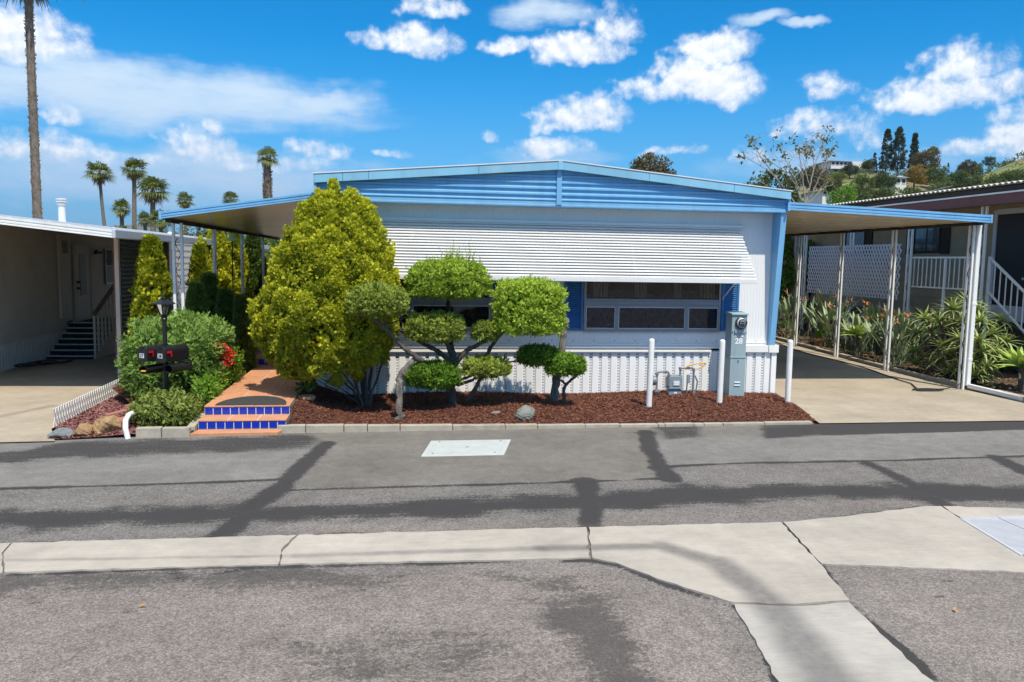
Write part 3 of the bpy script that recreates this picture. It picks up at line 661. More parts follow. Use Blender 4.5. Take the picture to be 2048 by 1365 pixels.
def chips(name, poly, zf, n, L, W, mtl, label, cat, seed=3, parent=None, lift=.006):
    r = np.random.default_rng(seed); X0, Y0 = np.min(poly, axis=0); X1, Y1 = np.max(poly, axis=0)
    P = np.stack([r.uniform(X0, X1, n*2), r.uniform(Y0, Y1, n*2)], 1); P = P[in_poly(P[:, 0], P[:, 1], poly)][:n]; n = len(P)
    a = r.uniform(0, 6.283, n); l = L*r.uniform(.4, 1.4, n)/2; w = W*r.uniform(.5, 1.5, n)/2; tl = r.normal(0, .28, n); tw = r.normal(0, .5, n)
    z = zf(P[:, 0], P[:, 1])+r.uniform(0, lift*2, n)+.004
    ca, sa = np.cos(a), np.sin(a); ex = np.stack([ca*np.cos(tl), sa*np.cos(tl), np.sin(tl)], 1); ey = np.stack([-sa*np.cos(tw), ca*np.cos(tw), np.sin(tw)], 1)
    C = np.stack([P[:, 0], P[:, 1], z], 1); E1 = ex*l[:, None]; E2 = ey*w[:, None]
    V = np.stack([C-E1-E2, C+E1-E2*.6, C+E1+E2*.7, C-E1+E2], 1).reshape(-1, 3)
    tone = np.repeat(r.beta(1.3, 1.8, n), 4); me = np_mesh(name, V, [np.arange(4*n).reshape(n, 4)], False, {'tone': ('FLOAT', tone)})
    o = link_mesh(name, me, MATS[mtl]); tag(o, label, cat, kind='stuff'); return o
bedpoly = [(-1.36, 10.27), (5.84, 10.38), (6.05, 11.2), (6.36, 12.66), (-1.36, 12.66)]
bed('mulch_bed', bedpoly, zmulch, MATS['mulch_base'], 'raised bed of red brown bark mulch along the front wall')
chips('bark_chips', bedpoly, zmulch, 34000, .038, .0105, 'mulch_chip', 'loose red brown bark chips covering the front bed', 'mulch')
# kerb stones along the bed: one piece after the other
kb = thing('garden_kerb', 'low concrete edging of the mulch bed along the asphalt', None, (2, 10.22, 0)); kb['kind'] = 'structure'
js = [556, 612, 688, 735, 800, 905, 1010, 1075, 1170, 1240, 1316, 1330, 1388, 1409, 1447, 1530, 1626]
for i in range(len(js)-1):
    a = gnd(js[i], 862-(js[i]-556)*.0145, .02); b2 = gnd(js[i+1], 862-(js[i+1]-556)*.0145, .02)
    h = .098-.062*np.clip((js[i]-560)/700, 0, 1)+random.uniform(-.004, .004); y0 = 10.19+(a[0]+1.4)*.016+random.uniform(-.006, .006)
    b = MB(); b.box(a[0]+.004, b2[0]-.004, y0, y0+.095, -.04, h); b.build('kerb_stone', MATS['kerb_concrete'], kb, bevel=.008)

# left bed kerb
b = MB(); b.hexa([(-3.12, 10.04, -.04), (-2.83, 10.04, -.04), (-2.83, 10.14, -.04), (-3.12, 10.14, -.04), (-3.12, 10.04, .115), (-2.83, 10.04, .118), (-2.83, 10.14, .118), (-3.12, 10.14, .115)])
lk = thing('garden_kerb', 'short concrete kerb in front of the left shrub bed', None, (-2.8, 10.08, 0)); lk['kind'] = 'structure'
b.build('kerb_stone', MATS['kerb_concrete'], lk, bevel=.008)
b = MB(); b.box(-2.82, -2.50, 10.045, 10.14, -.04, .112); b.build('kerb_stone', MATS['kerb_concrete'], lk, bevel=.008)
b = MB(); b.hexa([(-2.555, 10.145, -.04), (-2.46, 10.145, -.04), (-2.46, 10.75, -.04), (-2.555, 10.75, -.04), (-2.555, 10.145, .112), (-2.46, 10.145, .112), (-2.46, 10.75, .16), (-2.555, 10.75, .16)]); b.build('kerb_stone', MATS['kerb_concrete'], lk, bevel=.008)
def zleft(x, y): return .06+.16*np.clip((y-10.1)/2.4, 0, 1)+.012*np.sin(x*5+y*3)
lbed = [(-3.12, 10.13), (-2.48, 10.13), (-2.46, 10.9), (-2.46, 14.5), (-4.2, 14.5), (-4.2, 12.5), (-3.3, 11.0)]
bed('shrub_bed', lbed, zleft, MATS['mulch_base'], 'dark mulch bed left of the tiled walkway')
chips('bark_chips', lbed, zleft, 7000, .045, .013, 'mulch_chip', 'loose bark chips beside the left edge of the tiled walk', 'mulch', 5)
def zgr(x, y): return .02+.20*np.clip((x+4.2)/1.2, 0, 1)*np.clip((y-9.95)/.8, 0, 1)+.02*np.sin(x*7)*np.clip((y-9.95)/.5, 0, 1)
gbed = [(-4.02, 9.93), (-3.13, 10.06), (-3.13, 11.3), (-4.18, 13.1), (-4.26, 13.1), (-4.24, 10.7)]
bed('gravel_bed', gbed, zgr, MATS['gravel_red'], 'wedge of red lava gravel between lattice edging and shrubs', .08)
chips('lava_gravel', gbed, zgr, 5200, .035, .022, 'gravel_chip', 'loose red and mauve lava gravel in the wedge bed', 'gravel', 8)
for i, (x, y, w, d, a) in enumerate(((-3.52, 10.42, .42, .20, .2), (-3.62, 10.95, .36, .22, -.15), (-3.55, 11.6, .34, .25, .3))):
    r = np.random.default_rng(i+30); k = 9; pl = []
    for j in range(k):
        t = 2*math.pi*j/k; rr = r.uniform(.8, 1.1); u, v = math.cos(t)*w/2*rr, math.sin(t)*d/2*rr; px_, py_ = x+u*math.cos(a)-v*math.sin(a), y+u*math.sin(a)+v*math.cos(a)
        pl.append((px_, py_, zgr(px_, py_)+.005))
    b = MB(); b.prism(pl, (0, 0, .035)); tag(b.build('flagstone', MATS['flag_stone_red'], bevel=.006), ('flat red flagstone just behind the tan boulder', 'flat red flagstone in the middle of the gravel wedge', 'flat red flagstone farthest back beside the hedge')[i], 'flagstone', 'red flagstones in the gravel wedge')

# tiled steps and walk
WX0, WX1 = -2.44, -1.38
wk = thing('walkway', 'terracotta tiled walk with two steps faced in cobalt tiles', None, (-1.9, 12, 0)); wk['kind'] = 'structure'
b = MB(); b.hexa([(-2.50, 10.07, -.04), (-1.46, 10.10, -.04), (-1.40, 10.235, -.04), (-2.44, 10.235, -.04), (-2.50, 10.07, .035), (-1.46, 10.10, .035), (-1.40, 10.235, .05), (-2.44, 10.235, .05)]); b.build('base_tread', MATS['terracotta'], wk, bevel=.005)
b = MB(); b.box(WX0, WX1, 10.24, 10.62, -.03, .1605); b.box(WX0, WX1, 10.58, 14.62, -.03, .2795); b.build('step_block', MATS['grout'], wk)
b = MB(); b.box(WX1+.001, WX1+.03, 10.24, 14.6, -.03, .145); b.box(WX1+.001, WX1+.03, 10.60, 14.6, .145, .262); b.build('side_wall', MATS['soil'], wk)
def tile_grid(name, m, x0, x1, y0, y1, z, nx, ny, gap, th, jit=.0012):
    w = (x1-x0)/nx; d = (y1-y0)/ny; src = MB(); src.box(-(w-gap)/2, (w-gap)/2, -(d-gap)/2, (d-gap)/2, 0, th); o = None
    for j in range(ny):
        for i in range(nx):
            loc = np.array((x0+(i+.5)*w, y0+(j+.5)*d, z+random.uniform(-jit, jit)))-wloc(wk)
            if o is None: o = src.build(name, m, None, bevel=.003, origin=(0, 0, 0)); o.parent = wk; q = o
            else: q = o.copy(); COL.objects.link(q); q.parent = wk
            q.location = tuple(loc)
tile_grid('tile', MATS['terracotta'], WX0-.01, WX1+.005, 10.225, 10.585, .150, 3, 1, .008, .014)
tile_grid('tile', MATS['terracotta'], WX0-.01, WX1+.005, 10.565, 14.62, .268, 3, 12, .009, .016)
def riser(y, z0, z1, n=10):
    w = (WX1-WX0)/n; b = MB(); b.box(-(w-.010)/2, (w-.010)/2, 0, .008, 0, z1-z0-.011); o = None
    for i in range(n):
        if o is None: o = b.build('riser_tile', MATS['blue_tile'], None, bevel=.002, origin=(0, 0, 0)); o.parent = wk; q = o
        else: q = o.copy(); COL.objects.link(q); q.parent = wk
        q.location = tuple(np.array((WX0+(i+.5)*w, y, z0+.006))-wloc(wk))
riser(10.2345, .05, .152); riser(10.5745, .166, .270)
b = MB(); b.box(WX0-.1, -1.12, 14.63, 24, -.03, .398); b.build('porch_slab', MATS['terracotta'], wk); riser(14.6215, .285, .392)
# half round rubber mat
b = MB(); pl = [(-2.315+.885*(.5-.5*math.cos(t)), 10.60+.66*math.sin(t), .2855) for t in np.linspace(0, math.pi, 26)]
b.prism(pl, (0, 0, .012)); tag(b.build('door_mat', MATS['rubber'], bevel=.003), 'half round black rubber mat at the top of the tiled steps', 'mat')

# rocks
def rock(name, c, s, m, label, seed, sub=3, rz=0.0, cut=.55):
    bm = bmesh.new(); bmesh.ops.create_icosphere(bm, subdivisions=sub, radius=1.0); r = np.random.default_rng(seed)
    pl = [(r.normal(size=3), r.uniform(cut, .95)) for _ in range(14)]
    for v in bm.verts:
        p = np.array(v.co)
        for nrm, d in pl:
            nn = nrm/np.linalg.norm(nrm); q = p@nn
            if q > d: p = p-nn*(q-d)*.9
        p = p*(1+.05*math.sin(p[0]*9+seed)*math.cos(p[1]*8)+.03*math.sin(p[2]*17+p[0]*13+seed)+.02*math.sin(p[1]*31+p[2]*23)); v.co = p
    me = bpy.data.meshes.new(name); bm.to_mesh(me); bm.free()
    o = link_mesh(name, me, m, None, (c[0], c[1], c[2])); me.transform(Matrix.Diagonal((*s, 1)).to_4x4()); me.transform(Matrix.Translation((0, 0, s[2]*.72))); o.rotation_euler = (0, 0, rz)
    tag(o, label, 'rock'); return o
rock('boulder', (-3.50, 10.16, .0), (.18, .14, .17), MATS['rock_tan'], 'large angular tan boulder beside the white drain pipe', 4, 4)
rock('boulder', (-3.72, 10.07, .0), (.12, .10, .12), MATS['rock_tan'], 'smaller lumpy tan rock left of the large boulder', 11, 4, .5)
rock('boulder', (-3.96, 10.03, -.01), (.17, .10, .085), MATS['rock_slate'], 'flat dark slate rock at the end of the lattice edging', 21, 3, .2, .4)
rock('boulder', (1.73, 10.62, .03), (.16, .12, .125), MATS['rock_grey'], 'rounded grey green rock in the mulch near the kerb', 33, 4, .3, .7)
rock('boulder', (1.38, 10.95, .06), (.08, .05, .03), MATS['rock_grey'], 'small flat grey stone in the shaded mulch', 37, 3)
# corrugated white drain pipe
pp = [at(266, 826, 10.30), at(257, 831, 10.16), at(251, 842, 10.08), at(251, 858, 10.02), at(256, 879, 9.99)]
pts = []
for i in range(len(pp)-1):
    for k in range(8): pts.append(pp[i]+(pp[i+1]-pp[i])*k/8)
pts.append(pp[-1]); b = MB(); b.tube(pts, [.031+(.003 if (i % 2 and i > 14) else 0) for i in range(len(pts))], 12); tag(b.build('drain_pipe', MATS['white_paint'], smooth=True), 'white ribbed drain pipe bending down to the asphalt beside the boulder', 'pipe')
# ------------------------------------------------------------------ the blue and white home
YF, HX0, HX1 = 12.7, -1.16, 6.17
hm = thing('mobile_home', 'white mobile home with blue gable, fascia and long slatted awning', 'house', (2.5, 20, 0))
HB = 28.6
def ribbed(x0, x1, y, z0, z1, pitch, depth, flat=.75):
    """vertical ribs facing -Y"""
    b = MB(); n = int(round((x1-x0)/pitch)); p = (x1-x0)/n; xs = []
    for i in range(n): xs += [(x0+i*p, 0), (x0+(i+flat)*p, 0), (x0+(i+flat+.06)*p, depth), (x0+(i+.94)*p, depth)]
    xs.append((x1, 0)); m = len(xs)
    b.v = [(x, y+d, z0) for x, d in xs]+[(x, y+d, z1) for x, d in xs]; b.f = [(i, i+1, m+i+1, m+i) for i in range(m-1)]
    return b
b = ribbed(HX0, HX1, YF, .80, 3.12, .052, .004, .78); b.build('front_wall', MATS['white_siding'], hm)
b = MB(); b.box(HX1-.04, HX1+.10, YF+.03, HB, .70, 3.2); b.box(HX0-.05, HX0+.04, YF+.03, HB, .70, 3.2); b.box(HX0, HX1, HB-.1, HB, .7, 3.2); b.build('side_wall', MATS['white_siding'], hm)
b = MB(); b.box(HX0+.06, HX1-.06, YF+.9, HB-.2, .75, .80); b.box(HX0+.06, HX1-.06, YF+.95, YF+1.0, .8, 3.1); b.build('room', MATS['dark_interior'], hm)
# drip rail and ledge under the wall
b = MB(); b.box(HX0-.01, HX1+.0, YF-.035, YF+.02, .80, .835); b.box(HX0-.01, HX1, YF-.022, YF+.02, .85, .862); b.box(HX0-.01, HX1, YF-.02, YF+.02, .90, .908); b.build('belt_rail', MATS['white_siding'], hm, bevel=.003)
b = MB(); b.box(HX0-.06, 5.18, YF-.085, YF-.02, .745, .782); b.build('skirt_cap', MATS['white_paint'], hm, bevel=.004)
b = MB(); b.box(5.52, 6.18, YF-.085, YF-.02, .745, .86); b.box(6.185, 6.36, YF-.10, YF+.02, .74, .87); b.build('skirt_cap', MATS['white_paint'], hm, bevel=.004)
scr = None
for i in range(21):   # fasteners along the rail
    x = HX0+.15+i*.35
    if scr is None: scr = MB().lathe([(.009, 0), (.008, .004), (.003, .006)], (0, 0, 0), 8, (0, -1, 0)).build('screw', MATS['slot_dark'], None, origin=(0, 0, 0)); q = scr
    else: q = scr.copy(); COL.objects.link(q)
    q.parent = hm; q.location = tuple(np.array((x, YF-.0, .925))-wloc(hm))
# skirting: each panel with its perforated strip
sk = MB(); sk.box(HX0-.05, 6.33, YF-.005, YF+.02, -.02, .76); skirt = sk.build('skirting', MATS['skirt_white'], hm)
pw = .1565; n = int((6.34-(HX0-.06))/pw)
b = MB(); b.v = []; prof = [(0, .018), (.006, .0), (.100, .0), (.106, .018), (pw-.001, .018)]
b.v = [(x, d-.03, -.02) for x, d in prof]+[(x, d-.03, .745) for x, d in prof]; m = len(prof); b.f = [(i, i+1, m+i+1, m+i) for i in range(m-1)]
p0 = b.build('skirt_panel', MATS['skirt_white'], None, origin=(0, 0, 0), recalc=False); sb = MB()
for k in range(15):
    for u in (.118, .137): z = .05+k*.046; sb.box(u, u+.010, -.0135, -.011, z, z+.022)
s0 = sb.build('vent_slots', MATS['slot_dark'], None, origin=(0, 0, 0)); s0['kind'] = 'stuff'; s0.parent = p0
p0.parent = skirt
for i in range(n):
    q = p0 if i == 0 else p0.copy()
    if i: COL.objects.link(q); q.parent = skirt; s = s0.copy(); COL.objects.link(s); s.parent = q
    q.location = tuple(np.array((HX0-.06+i*pw, YF-.012, 0))-wloc(skirt))
b = MB(); b.box(6.255, 6.345, YF-.065, YF+.3, -.02, .742); b.build('corner_post', MATS['skirt_white'], skirt, bevel=.004)
b = MB(); b.box(6.28, 6.30, YF+.03, HB, -.02, .7); b.box(HX0-.09, HX0-.07, YF+.03, HB, -.02, .7); b.build('side_skirt', MATS['skirt_white'], skirt)

# gable: blue ribbed panels, fascia, roof
GY = 12.34; PK = 2.48; EL, ER = -1.215, 6.265
ztop = lambda x: 3.745-(3.745-3.435)*(PK-x)/(PK-EL) if x < PK else 3.745-(3.745-3.392)*(x-PK)/(ER-PK)
def gable(x0, x1):
    b = MB(); zb = 3.085; z = zb; prof = [(0, zb), (0, zb+.055), (-.012, zb+.06)]
    zz = zb+.06
    while zz < 3.72:
        prof += [(-.012, zz+.012), (.014, zz+.028), (.014, zz+.062), (-.012, zz+.080)]; zz += .092
    ns = 40
    for (a, c) in ((x0, x1),):
        for i in range(ns):
            xa = a+(c-a)*i/ns; xb = a+(c-a)*(i+1)/ns; za = ztop(xa)-.06; zc = ztop(xb)-.06
            for (d0, z0), (d1, z1) in zip(prof[:-1], prof[1:]):
                if z0 >= max(za, zc): break
                b.add([(xa, GY+d0, min(z0, za)), (xb, GY+d0, min(z0, zc)), (xb, GY+d1, min(z1, zc)), (xa, GY+d1, min(z1, za))], [(0, 1, 2, 3)])
    bm_ = b.build('gable_panel', MATS['blue_paint'], hm, recalc=False); return bm_
gable(EL+.02, PK-.035); gable(PK+.035, ER-.02)
b = MB(); b.box(PK-.04, PK+.04, GY-.03, GY+.03, 3.075, 3.66); b.build('gable_batten', MATS['blue_paint'], hm, bevel=.004)
b = MB(); b.box(EL+.01, ER-.005, GY-.008, YF+.02, 3.05, 3.083); b.build('soffit', MATS['blue_paint'], hm, bevel=.006)
def fascia(xs, name):
    b = MB(); y0, y1 = GY-.085, GY-.055
    for xa, xb in zip(xs[:-1], xs[1:]):
        b.hexa([(xa+.002, y0, ztop(xa)-.135), (xb-.002, y0, ztop(xb)-.135), (xb-.002, y1, ztop(xb)-.135), (xa+.002, y1, ztop(xa)-.135), (xa+.002, y0, ztop(xa)-.006), (xb-.002, y0, ztop(xb)-.006), (xb-.002, y1, ztop(xb)-.006), (xa+.002, y1, ztop(xa)-.006)])
    return b.build(name, MATS['blue_fascia'], hm, bevel=.003)
for xs in ((EL, -.80), (-.80, -.42), (-.42, 1.22), (1.22, PK-.03), (PK+.03, 3.9), (3.9, 5.3), (5.3, ER)): fascia(xs, 'fascia_board')
b = MB(); b.prism([(PK-.035, GY-.094, 3.605), (PK+.035, GY-.094, 3.605), (PK+.035, GY-.094, 3.752), (PK-.035, GY-.094, 3.752)], (0, .05, 0)); b.build('ridge_cap', MATS['blue_fascia'], hm, bevel=.003)
for xa, xb in ((EL-.02, PK), (PK, ER+.02)):
    b = MB(); za, zc = ztop(xa), ztop(xb); b.hexa([(xa, GY-.095, za-.004), (xb, GY-.095, zc-.004), (xb, HB+.2, zc-.004), (xa, HB+.2, za-.004), (xa, GY-.095, za+.012), (xb, GY-.095, zc+.012), (xb, HB+.2, zc+.012), (xa, HB+.2, za+.012)]); b.build('roof', MATS['roof_white'], hm)
b = MB(); b.box(ER-.03, ER+.005, GY-.06, HB, 3.08, 3.385); b.box(EL-.005, EL+.03, GY-.06, HB, 3.08, 3.43); b.build('eave_board', MATS['blue_paint'], hm)
# tapered blue corner fin under the right end of the gable
b = MB(); b.hexa([(6.185, 12.60, .865), (6.285, 12.60, .865), (6.285, 12.78, .865), (6.185, 12.78, .865), (6.165, 12.36, 3.05), (6.262, 12.36, 3.05), (6.262, 12.78, 3.05), (6.165, 12.78, 3.05)]); b.build('corner_fin', MATS['blue_paint'], hm, bevel=.006)
b = MB(); b.box(6.155, 6.182, YF-.03, YF+.03, .865, 3.05); b.build('corner_trim', MATS['white_siding'], hm, bevel=.003)

# windows
def window(x0, x1, z0, zm, z1, splits, name='window'):
    y = YF-.045; fr = MB()
    fr.box(x0, x1, y, YF+.04, z0-.02, z0+.025); fr.box(x0, x1, y-.004, YF+.04, zm-.035, zm+.02); fr.box(x0, x1, y, YF+.04, z1, z1+.05)
    fr.box(x0, x0+.035, y+.003, YF+.04, z0, z1); fr.box(x1-.035, x1, y+.003, YF+.04, z0, z1)
    fr.box(x0, x1, y+.012, YF+.04, zm+.02, zm+.055); fr.box(x0, x1, y+.012, YF+.04, zm-.075, zm-.035)
    for s in splits: fr.box(s-.028, s+.028, y+.004, YF+.04, z0, zm-.05)
    w = fr.build(name, MATS['frame_grey'], hm, bevel=.003)
    xs = [x0+.035]+list(splits)+[x1-.035]
    for i in range(len(xs)-1):
        a = xs[i]+(.028 if i else 0); c = xs[i+1]-(.028 if i < len(xs)-2 else 0)
        s = MB(); t = .014
        for (p, q_, r, u) in ((a, c, z0+.025, z0+.025+t), (a, c, zm-.075-t, zm-.075), (a, a+t, z0+.026, zm-.076), (c-t, c, z0+.026, zm-.076)): s.box(p+.001, q_-.001, y+.008, y+.03, r, u)
        s.build('sash', MATS['alu'], w, bevel=.002)
        g_ = MB(); g_.box(a+.01, c-.01, y+.018, y+.024, z0+.03, zm-.08); g_.build('pane', MATS['glass'], w)
    g_ = MB(); g_.box(x0+.034, x1-.034, y+.02, y+.027, zm+.05, z1+.001); g_.build('pane', MATS['glass'], w)
    # dark panel behind the glass painted as the unlit room, curtains before it
    k = MB(); k.box(x0+.03, x1-.03, YF-.004, YF+.004, z0+.02, z1+.01); k.build('dark_backing', MATS['dark_interior'], w)
    cu = MB(); nx = 60; top = z1; bot = zm+.06
    rs = np.random.default_rng(int(x0*10)+5)
    for i in range(nx):
        xa = x0+.04+(x1-x0-.08)*i/nx; xb = x0+.04+(x1-x0-.08)*(i+1)/nx; d0 = YF-.012-.006*math.sin(i*1.1); d1 = YF-.012-.006*math.sin((i+1)*1.1); zb = bot+.05+.10*abs(math.sin(i*.105+x0))
        cu.add([(xa, d0, zb), (xb, d1, zb), (xb, d1, top), (xa, d0, top)], [(0, 1, 2, 3)])
    cu.build('valance', MATS['dark_interior'], w)
    for a_, c_ in ((.05, .16), (.36, .45), (.66, .72), (.86, .97)):
        dp = MB(); n2 = 14; xa0 = x0+.04+(x1-x0-.08)*a_; xb0 = x0+.04+(x1-x0-.08)*c_
        for i in range(n2):
            xa = xa0+(xb0-xa0)*i/n2; xb = xa0+(xb0-xa0)*(i+1)/n2; d0 = YF-.018-.005*math.sin(i*1.9); d1 = YF-.018-.005*math.sin((i+1)*1.9); dp.add([(xa, d0, bot+.02), (xb, d1, bot+.02), (xb, d1, top), (xa, d0, top)], [(0, 1, 2, 3)])
        dp.build('curtain', MATS['curtain'], w)
    cu = MB()
    for i in range(nx):
        xa = x0+.04+(x1-x0-.08)*i/nx; xb = x0+.04+(x1-x0-.08)*(i+1)/nx; d0 = YF-.008-.003*math.sin(i*1.7); d1 = YF-.008-.003*math.sin((i+1)*1.7)
        cu.add([(xa, d0, z0+.03), (xb, d1, z0+.03), (xb, d1, zm-.06), (xa, d0, zm-.06)], [(0, 1, 2, 3)])
        zt = bot+.05+.10*abs(math.sin(i*.105+x0))-.003
        cu.add([(xa, d0, zm+.05), (xb, d1, zm+.05), (xb, d1, zt), (xa, d0, zt)], [(0, 1, 2, 3)])
    cu.build('sheer_curtain', MATS['sheer'], w); return w
window(3.0, 5.325, 1.10, 1.56, 2.35, (3.555, 4.745))
window(-.35, 1.50, 1.10, 1.56, 2.35, (.22,))
def shutter(x0, x1, z0, z1):
    y = YF-.04; b = MB(); b.box(x0, x0+.035, y, YF+.006, z0, z1); b.box(x1-.035, x1, y, YF+.006, z0, z1); b.box(x0+.035, x1-.035, y, YF+.006, z0, z0+.04); b.box(x0+.035, x1-.035, y, YF+.006, z1-.04, z1); b.box(x0+.03, x1-.03, YF-.012, YF+.006, z0+.03, z1-.03)
    s = b.build('shutter', MATS['blue_shutter'], hm, bevel=.003)
    sl_ = MB(); sl_.hexa([(x0+.036, y+.006, 0), (x1-.036, y+.006, 0), (x1-.036, y+.028, .022), (x0+.036, y+.028, .022), (x0+.036, y+.003, .006), (x1-.036, y+.003, .006), (x1-.036, y+.026, .028), (x0+.036, y+.026, .028)])
    k = int((z1-z0-.09)/.036); o = None
    for i in range(k):
        if o is None: o = sl_.build('slat', MATS['blue_shutter'], None, origin=(0, 0, 0)); o.parent = s; q = o
        else: q = o.copy(); COL.objects.link(q); q.parent = s
        q.location = tuple(np.array((0, 0, z0+.045+i*.036))-wloc(s))
shutter(5.345, 5.645, 1.095, 2.36); shutter(2.68, 2.985, 1.095, 2.36); shutter(1.515, 1.80, 1.095, 2.36)

# the long slatted awning
A0, A1 = np.array((0, 12.64, 2.815)), np.array((0, 12.07, 1.965)); ax0, ax1 = -.72, 5.62
aw = MB(); aw.box(ax0, 5.66, 12.62, 12.685, 2.80, 2.845); awn = aw.build('awning', MATS['white_awning'], hm, bevel=.004)
NS = 19
for i in range(NS):
    f0 = i/NS; c = A0+(A1-A0)*f0; c2 = A0+(A1-A0)*((i+.80)/NS); nrm = np.array((0, -.80, .60))
    e1 = ax1-.045+.085*f0+(.014 if i % 2 else 0); e0 = ax0-.03*f0
    a = c-nrm*.020-(A1-A0)*.012; d = c2+nrm*.016
    b = MB(); b.v = []
    pr_ = [a-nrm*.006, a, d, d+np.array((0, .002, -.012)), d+np.array((0, .010, -.010)), d+np.array((0, .006, .0))-nrm*.006]
    b.sweep(pr_, (e0, 0, 0), (e1, 0, 0), True); b.build('slat', MATS['white_awning'], awn)
b = MB(); b.box(ax0-.03, 5.665, 12.045, 12.072, 1.905, 1.968); b.build('bottom_rail', MATS['white_awning'], awn, bevel=.004)
for x in (-.5, .9, 2.3, 3.7, 5.1):
    b = MB(); b.bar((x, 12.63, 2.755), (x, 12.095, 1.945), .03, .02); b.build('support_arm', MATS['white_awning'], awn)
for x in (-.45, 5.35):
    b = MB(); b.bar((x, 12.10, 1.97), (x, 12.68, 1.62), .016, .016); b.build('brace', MATS['alu'], awn)

# carports: right and left
def twin_post(x, y, z0, z1, parent, gap=.095, w=.036, mtl='white_paint', along='y'):
    b = MB(); g2 = gap/2
    for s in (-1, 1):
        o_ = (0, s*g2) if along == 'y' else (s*g2, 0); b.box(x+o_[0]-w/2, x+o_[0]+w/2, y+o_[1]-w/2, y+o_[1]+w/2, z0, z1)
    p = b.build('post', MATS[mtl], parent, bevel=.004)
    sc = MB(); z = z0+.35
    while z < z1-.3:
        pts = [(0, t) for t in ()]
        for k in range(13):
            t = k/12; off = math.sin(t*math.pi*2)*(g2-w/2-.004); dd = (0, off) if along == 'y' else (off, 0); pts.append((x+dd[0], y+dd[1], z+t*.34))
        sc.tube(pts, .006, 5); z += .42
    sc.build('scroll', MATS['iron_black'], p); return p
def rib_fascia(b, a, c, h, thick=.05):
    """ribbed blue fascia facing -Y from a to c (top points)"""
    prof = [(0, 0, 0), (0, -thick, 0), (0, -thick, -h*.28), (0, -thick+.014, -h*.33), (0, -thick+.014, -h*.42), (0, -thick, -h*.48), (0, -thick, -h*.70), (0, -thick+.012, -h*.76), (0, -thick, -h*.84), (0, -thick, -h), (0, 0, -h)]
    return b.sweep(prof, a, c, True)
cpr = thing('carport', 'blue edged carport roof on white twin posts right of the home', 'carport', (8.3, 17, 0))
CY = 12.75
b = MB(); rib_fascia(b, (6.29, CY, 3.262), (10.19, CY, 3.13), .13); b.build('fascia', MATS['blue_paint'], cpr)
b = MB(); b.box(10.185, 10.225, CY-.058, CY+.012, 2.992, 3.138); b.build('fascia_cap', MATS['blue_paint'], cpr, bevel=.004)
b = MB(); b.hexa([(6.30, CY, 3.142), (10.18, CY, 3.015), (10.18, 24.5, 3.015), (6.30, 24.5, 3.142), (6.30, CY, 3.235), (10.18, CY, 3.105), (10.18, 24.5, 3.105), (6.30, 24.5, 3.235)]); cr = b.build('roof_pan', MATS['ceiling_tan'], cpr)
b = MB(); b.box(10.18, 10.21, CY+.013, 24.5, 2.985, 3.12); b.build('gutter', MATS['blue_paint'], cpr)
b = MB(); b.box(10.07, 10.17, CY+.1, 24.4, 2.965, 3.012); b.build('beam', MATS['dark_brown'], cpr)
for i in range(24):
    y = CY+.25+i*.48; b = MB(); b.hexa([(6.32, y, 3.131), (10.06, y, 3.008), (10.06, y+.012, 3.008), (6.32, y+.012, 3.131), (6.32, y, 3.14), (10.06, y, 3.018), (10.06, y+.012, 3.018), (6.32, y+.012, 3.14)]); b.build('pan_seam', MATS['ceiling_tan'], cr)
for i, y in enumerate((13.05, 15.3, 17.25, 19.2, 21.4, 23.6)): twin_post(10.12, y, .0 if i < 2 else .06, 2.97, cpr, .11 if i == 0 else .12)
dsp = MB(); dsp.box(10.16, 10.235, 12.95, 13.03, .10, 2.99); dsp.box(10.155, 10.24, 12.945, 13.035, 1.55, 1.60); dsp.box(10.155, 10.24, 12.945, 13.035, .55, .60); dsp.build('downspout', MATS['white_paint'], cpr, bevel=.006)
b = MB(); b.bar((10.20, 12.94, .10), (10.36, 11.0, .045), .075, .075); b.build('drain_leader', MATS['white_paint'], cpr, bevel=.008)
cpl = thing('carport', 'blue edged patio cover on white twin posts over the walk left of the home', 'carport', (-2.3, 17, 0))
CL = 12.55
b = MB(); rib_fascia(b, (-3.43, CL, 2.835), (-1.20, CL, 3.185), .10); b.build('fascia', MATS['blue_paint'], cpl)
b = MB(); b.hexa([(-3.43, CL, 2.735), (-1.2, CL, 3.085), (-1.2, 24, 3.085), (-3.43, 24, 2.735), (-3.43, CL, 2.815), (-1.2, CL, 3.165), (-1.2, 24, 3.165), (-3.43, 24, 2.815)]); b.build('roof_pan', MATS['ceiling_tan'], cpl)
b = MB(); b.box(-3.47, -3.43, CL-.058, 24, 2.72, 2.845); b.build('gutter', MATS['blue_paint'], cpl)
b = MB(); b.box(-3.42, -3.34, CL+.1, 23.9, 2.69, 2.75); b.build('beam', MATS['dark_brown'], cpl)
for y in (13.15, 15.7, 18.4, 21.2): twin_post(-3.38, y, .1, 2.70, cpl, .12, .042, 'white_paint', 'x' if y < 13.5 else 'y')
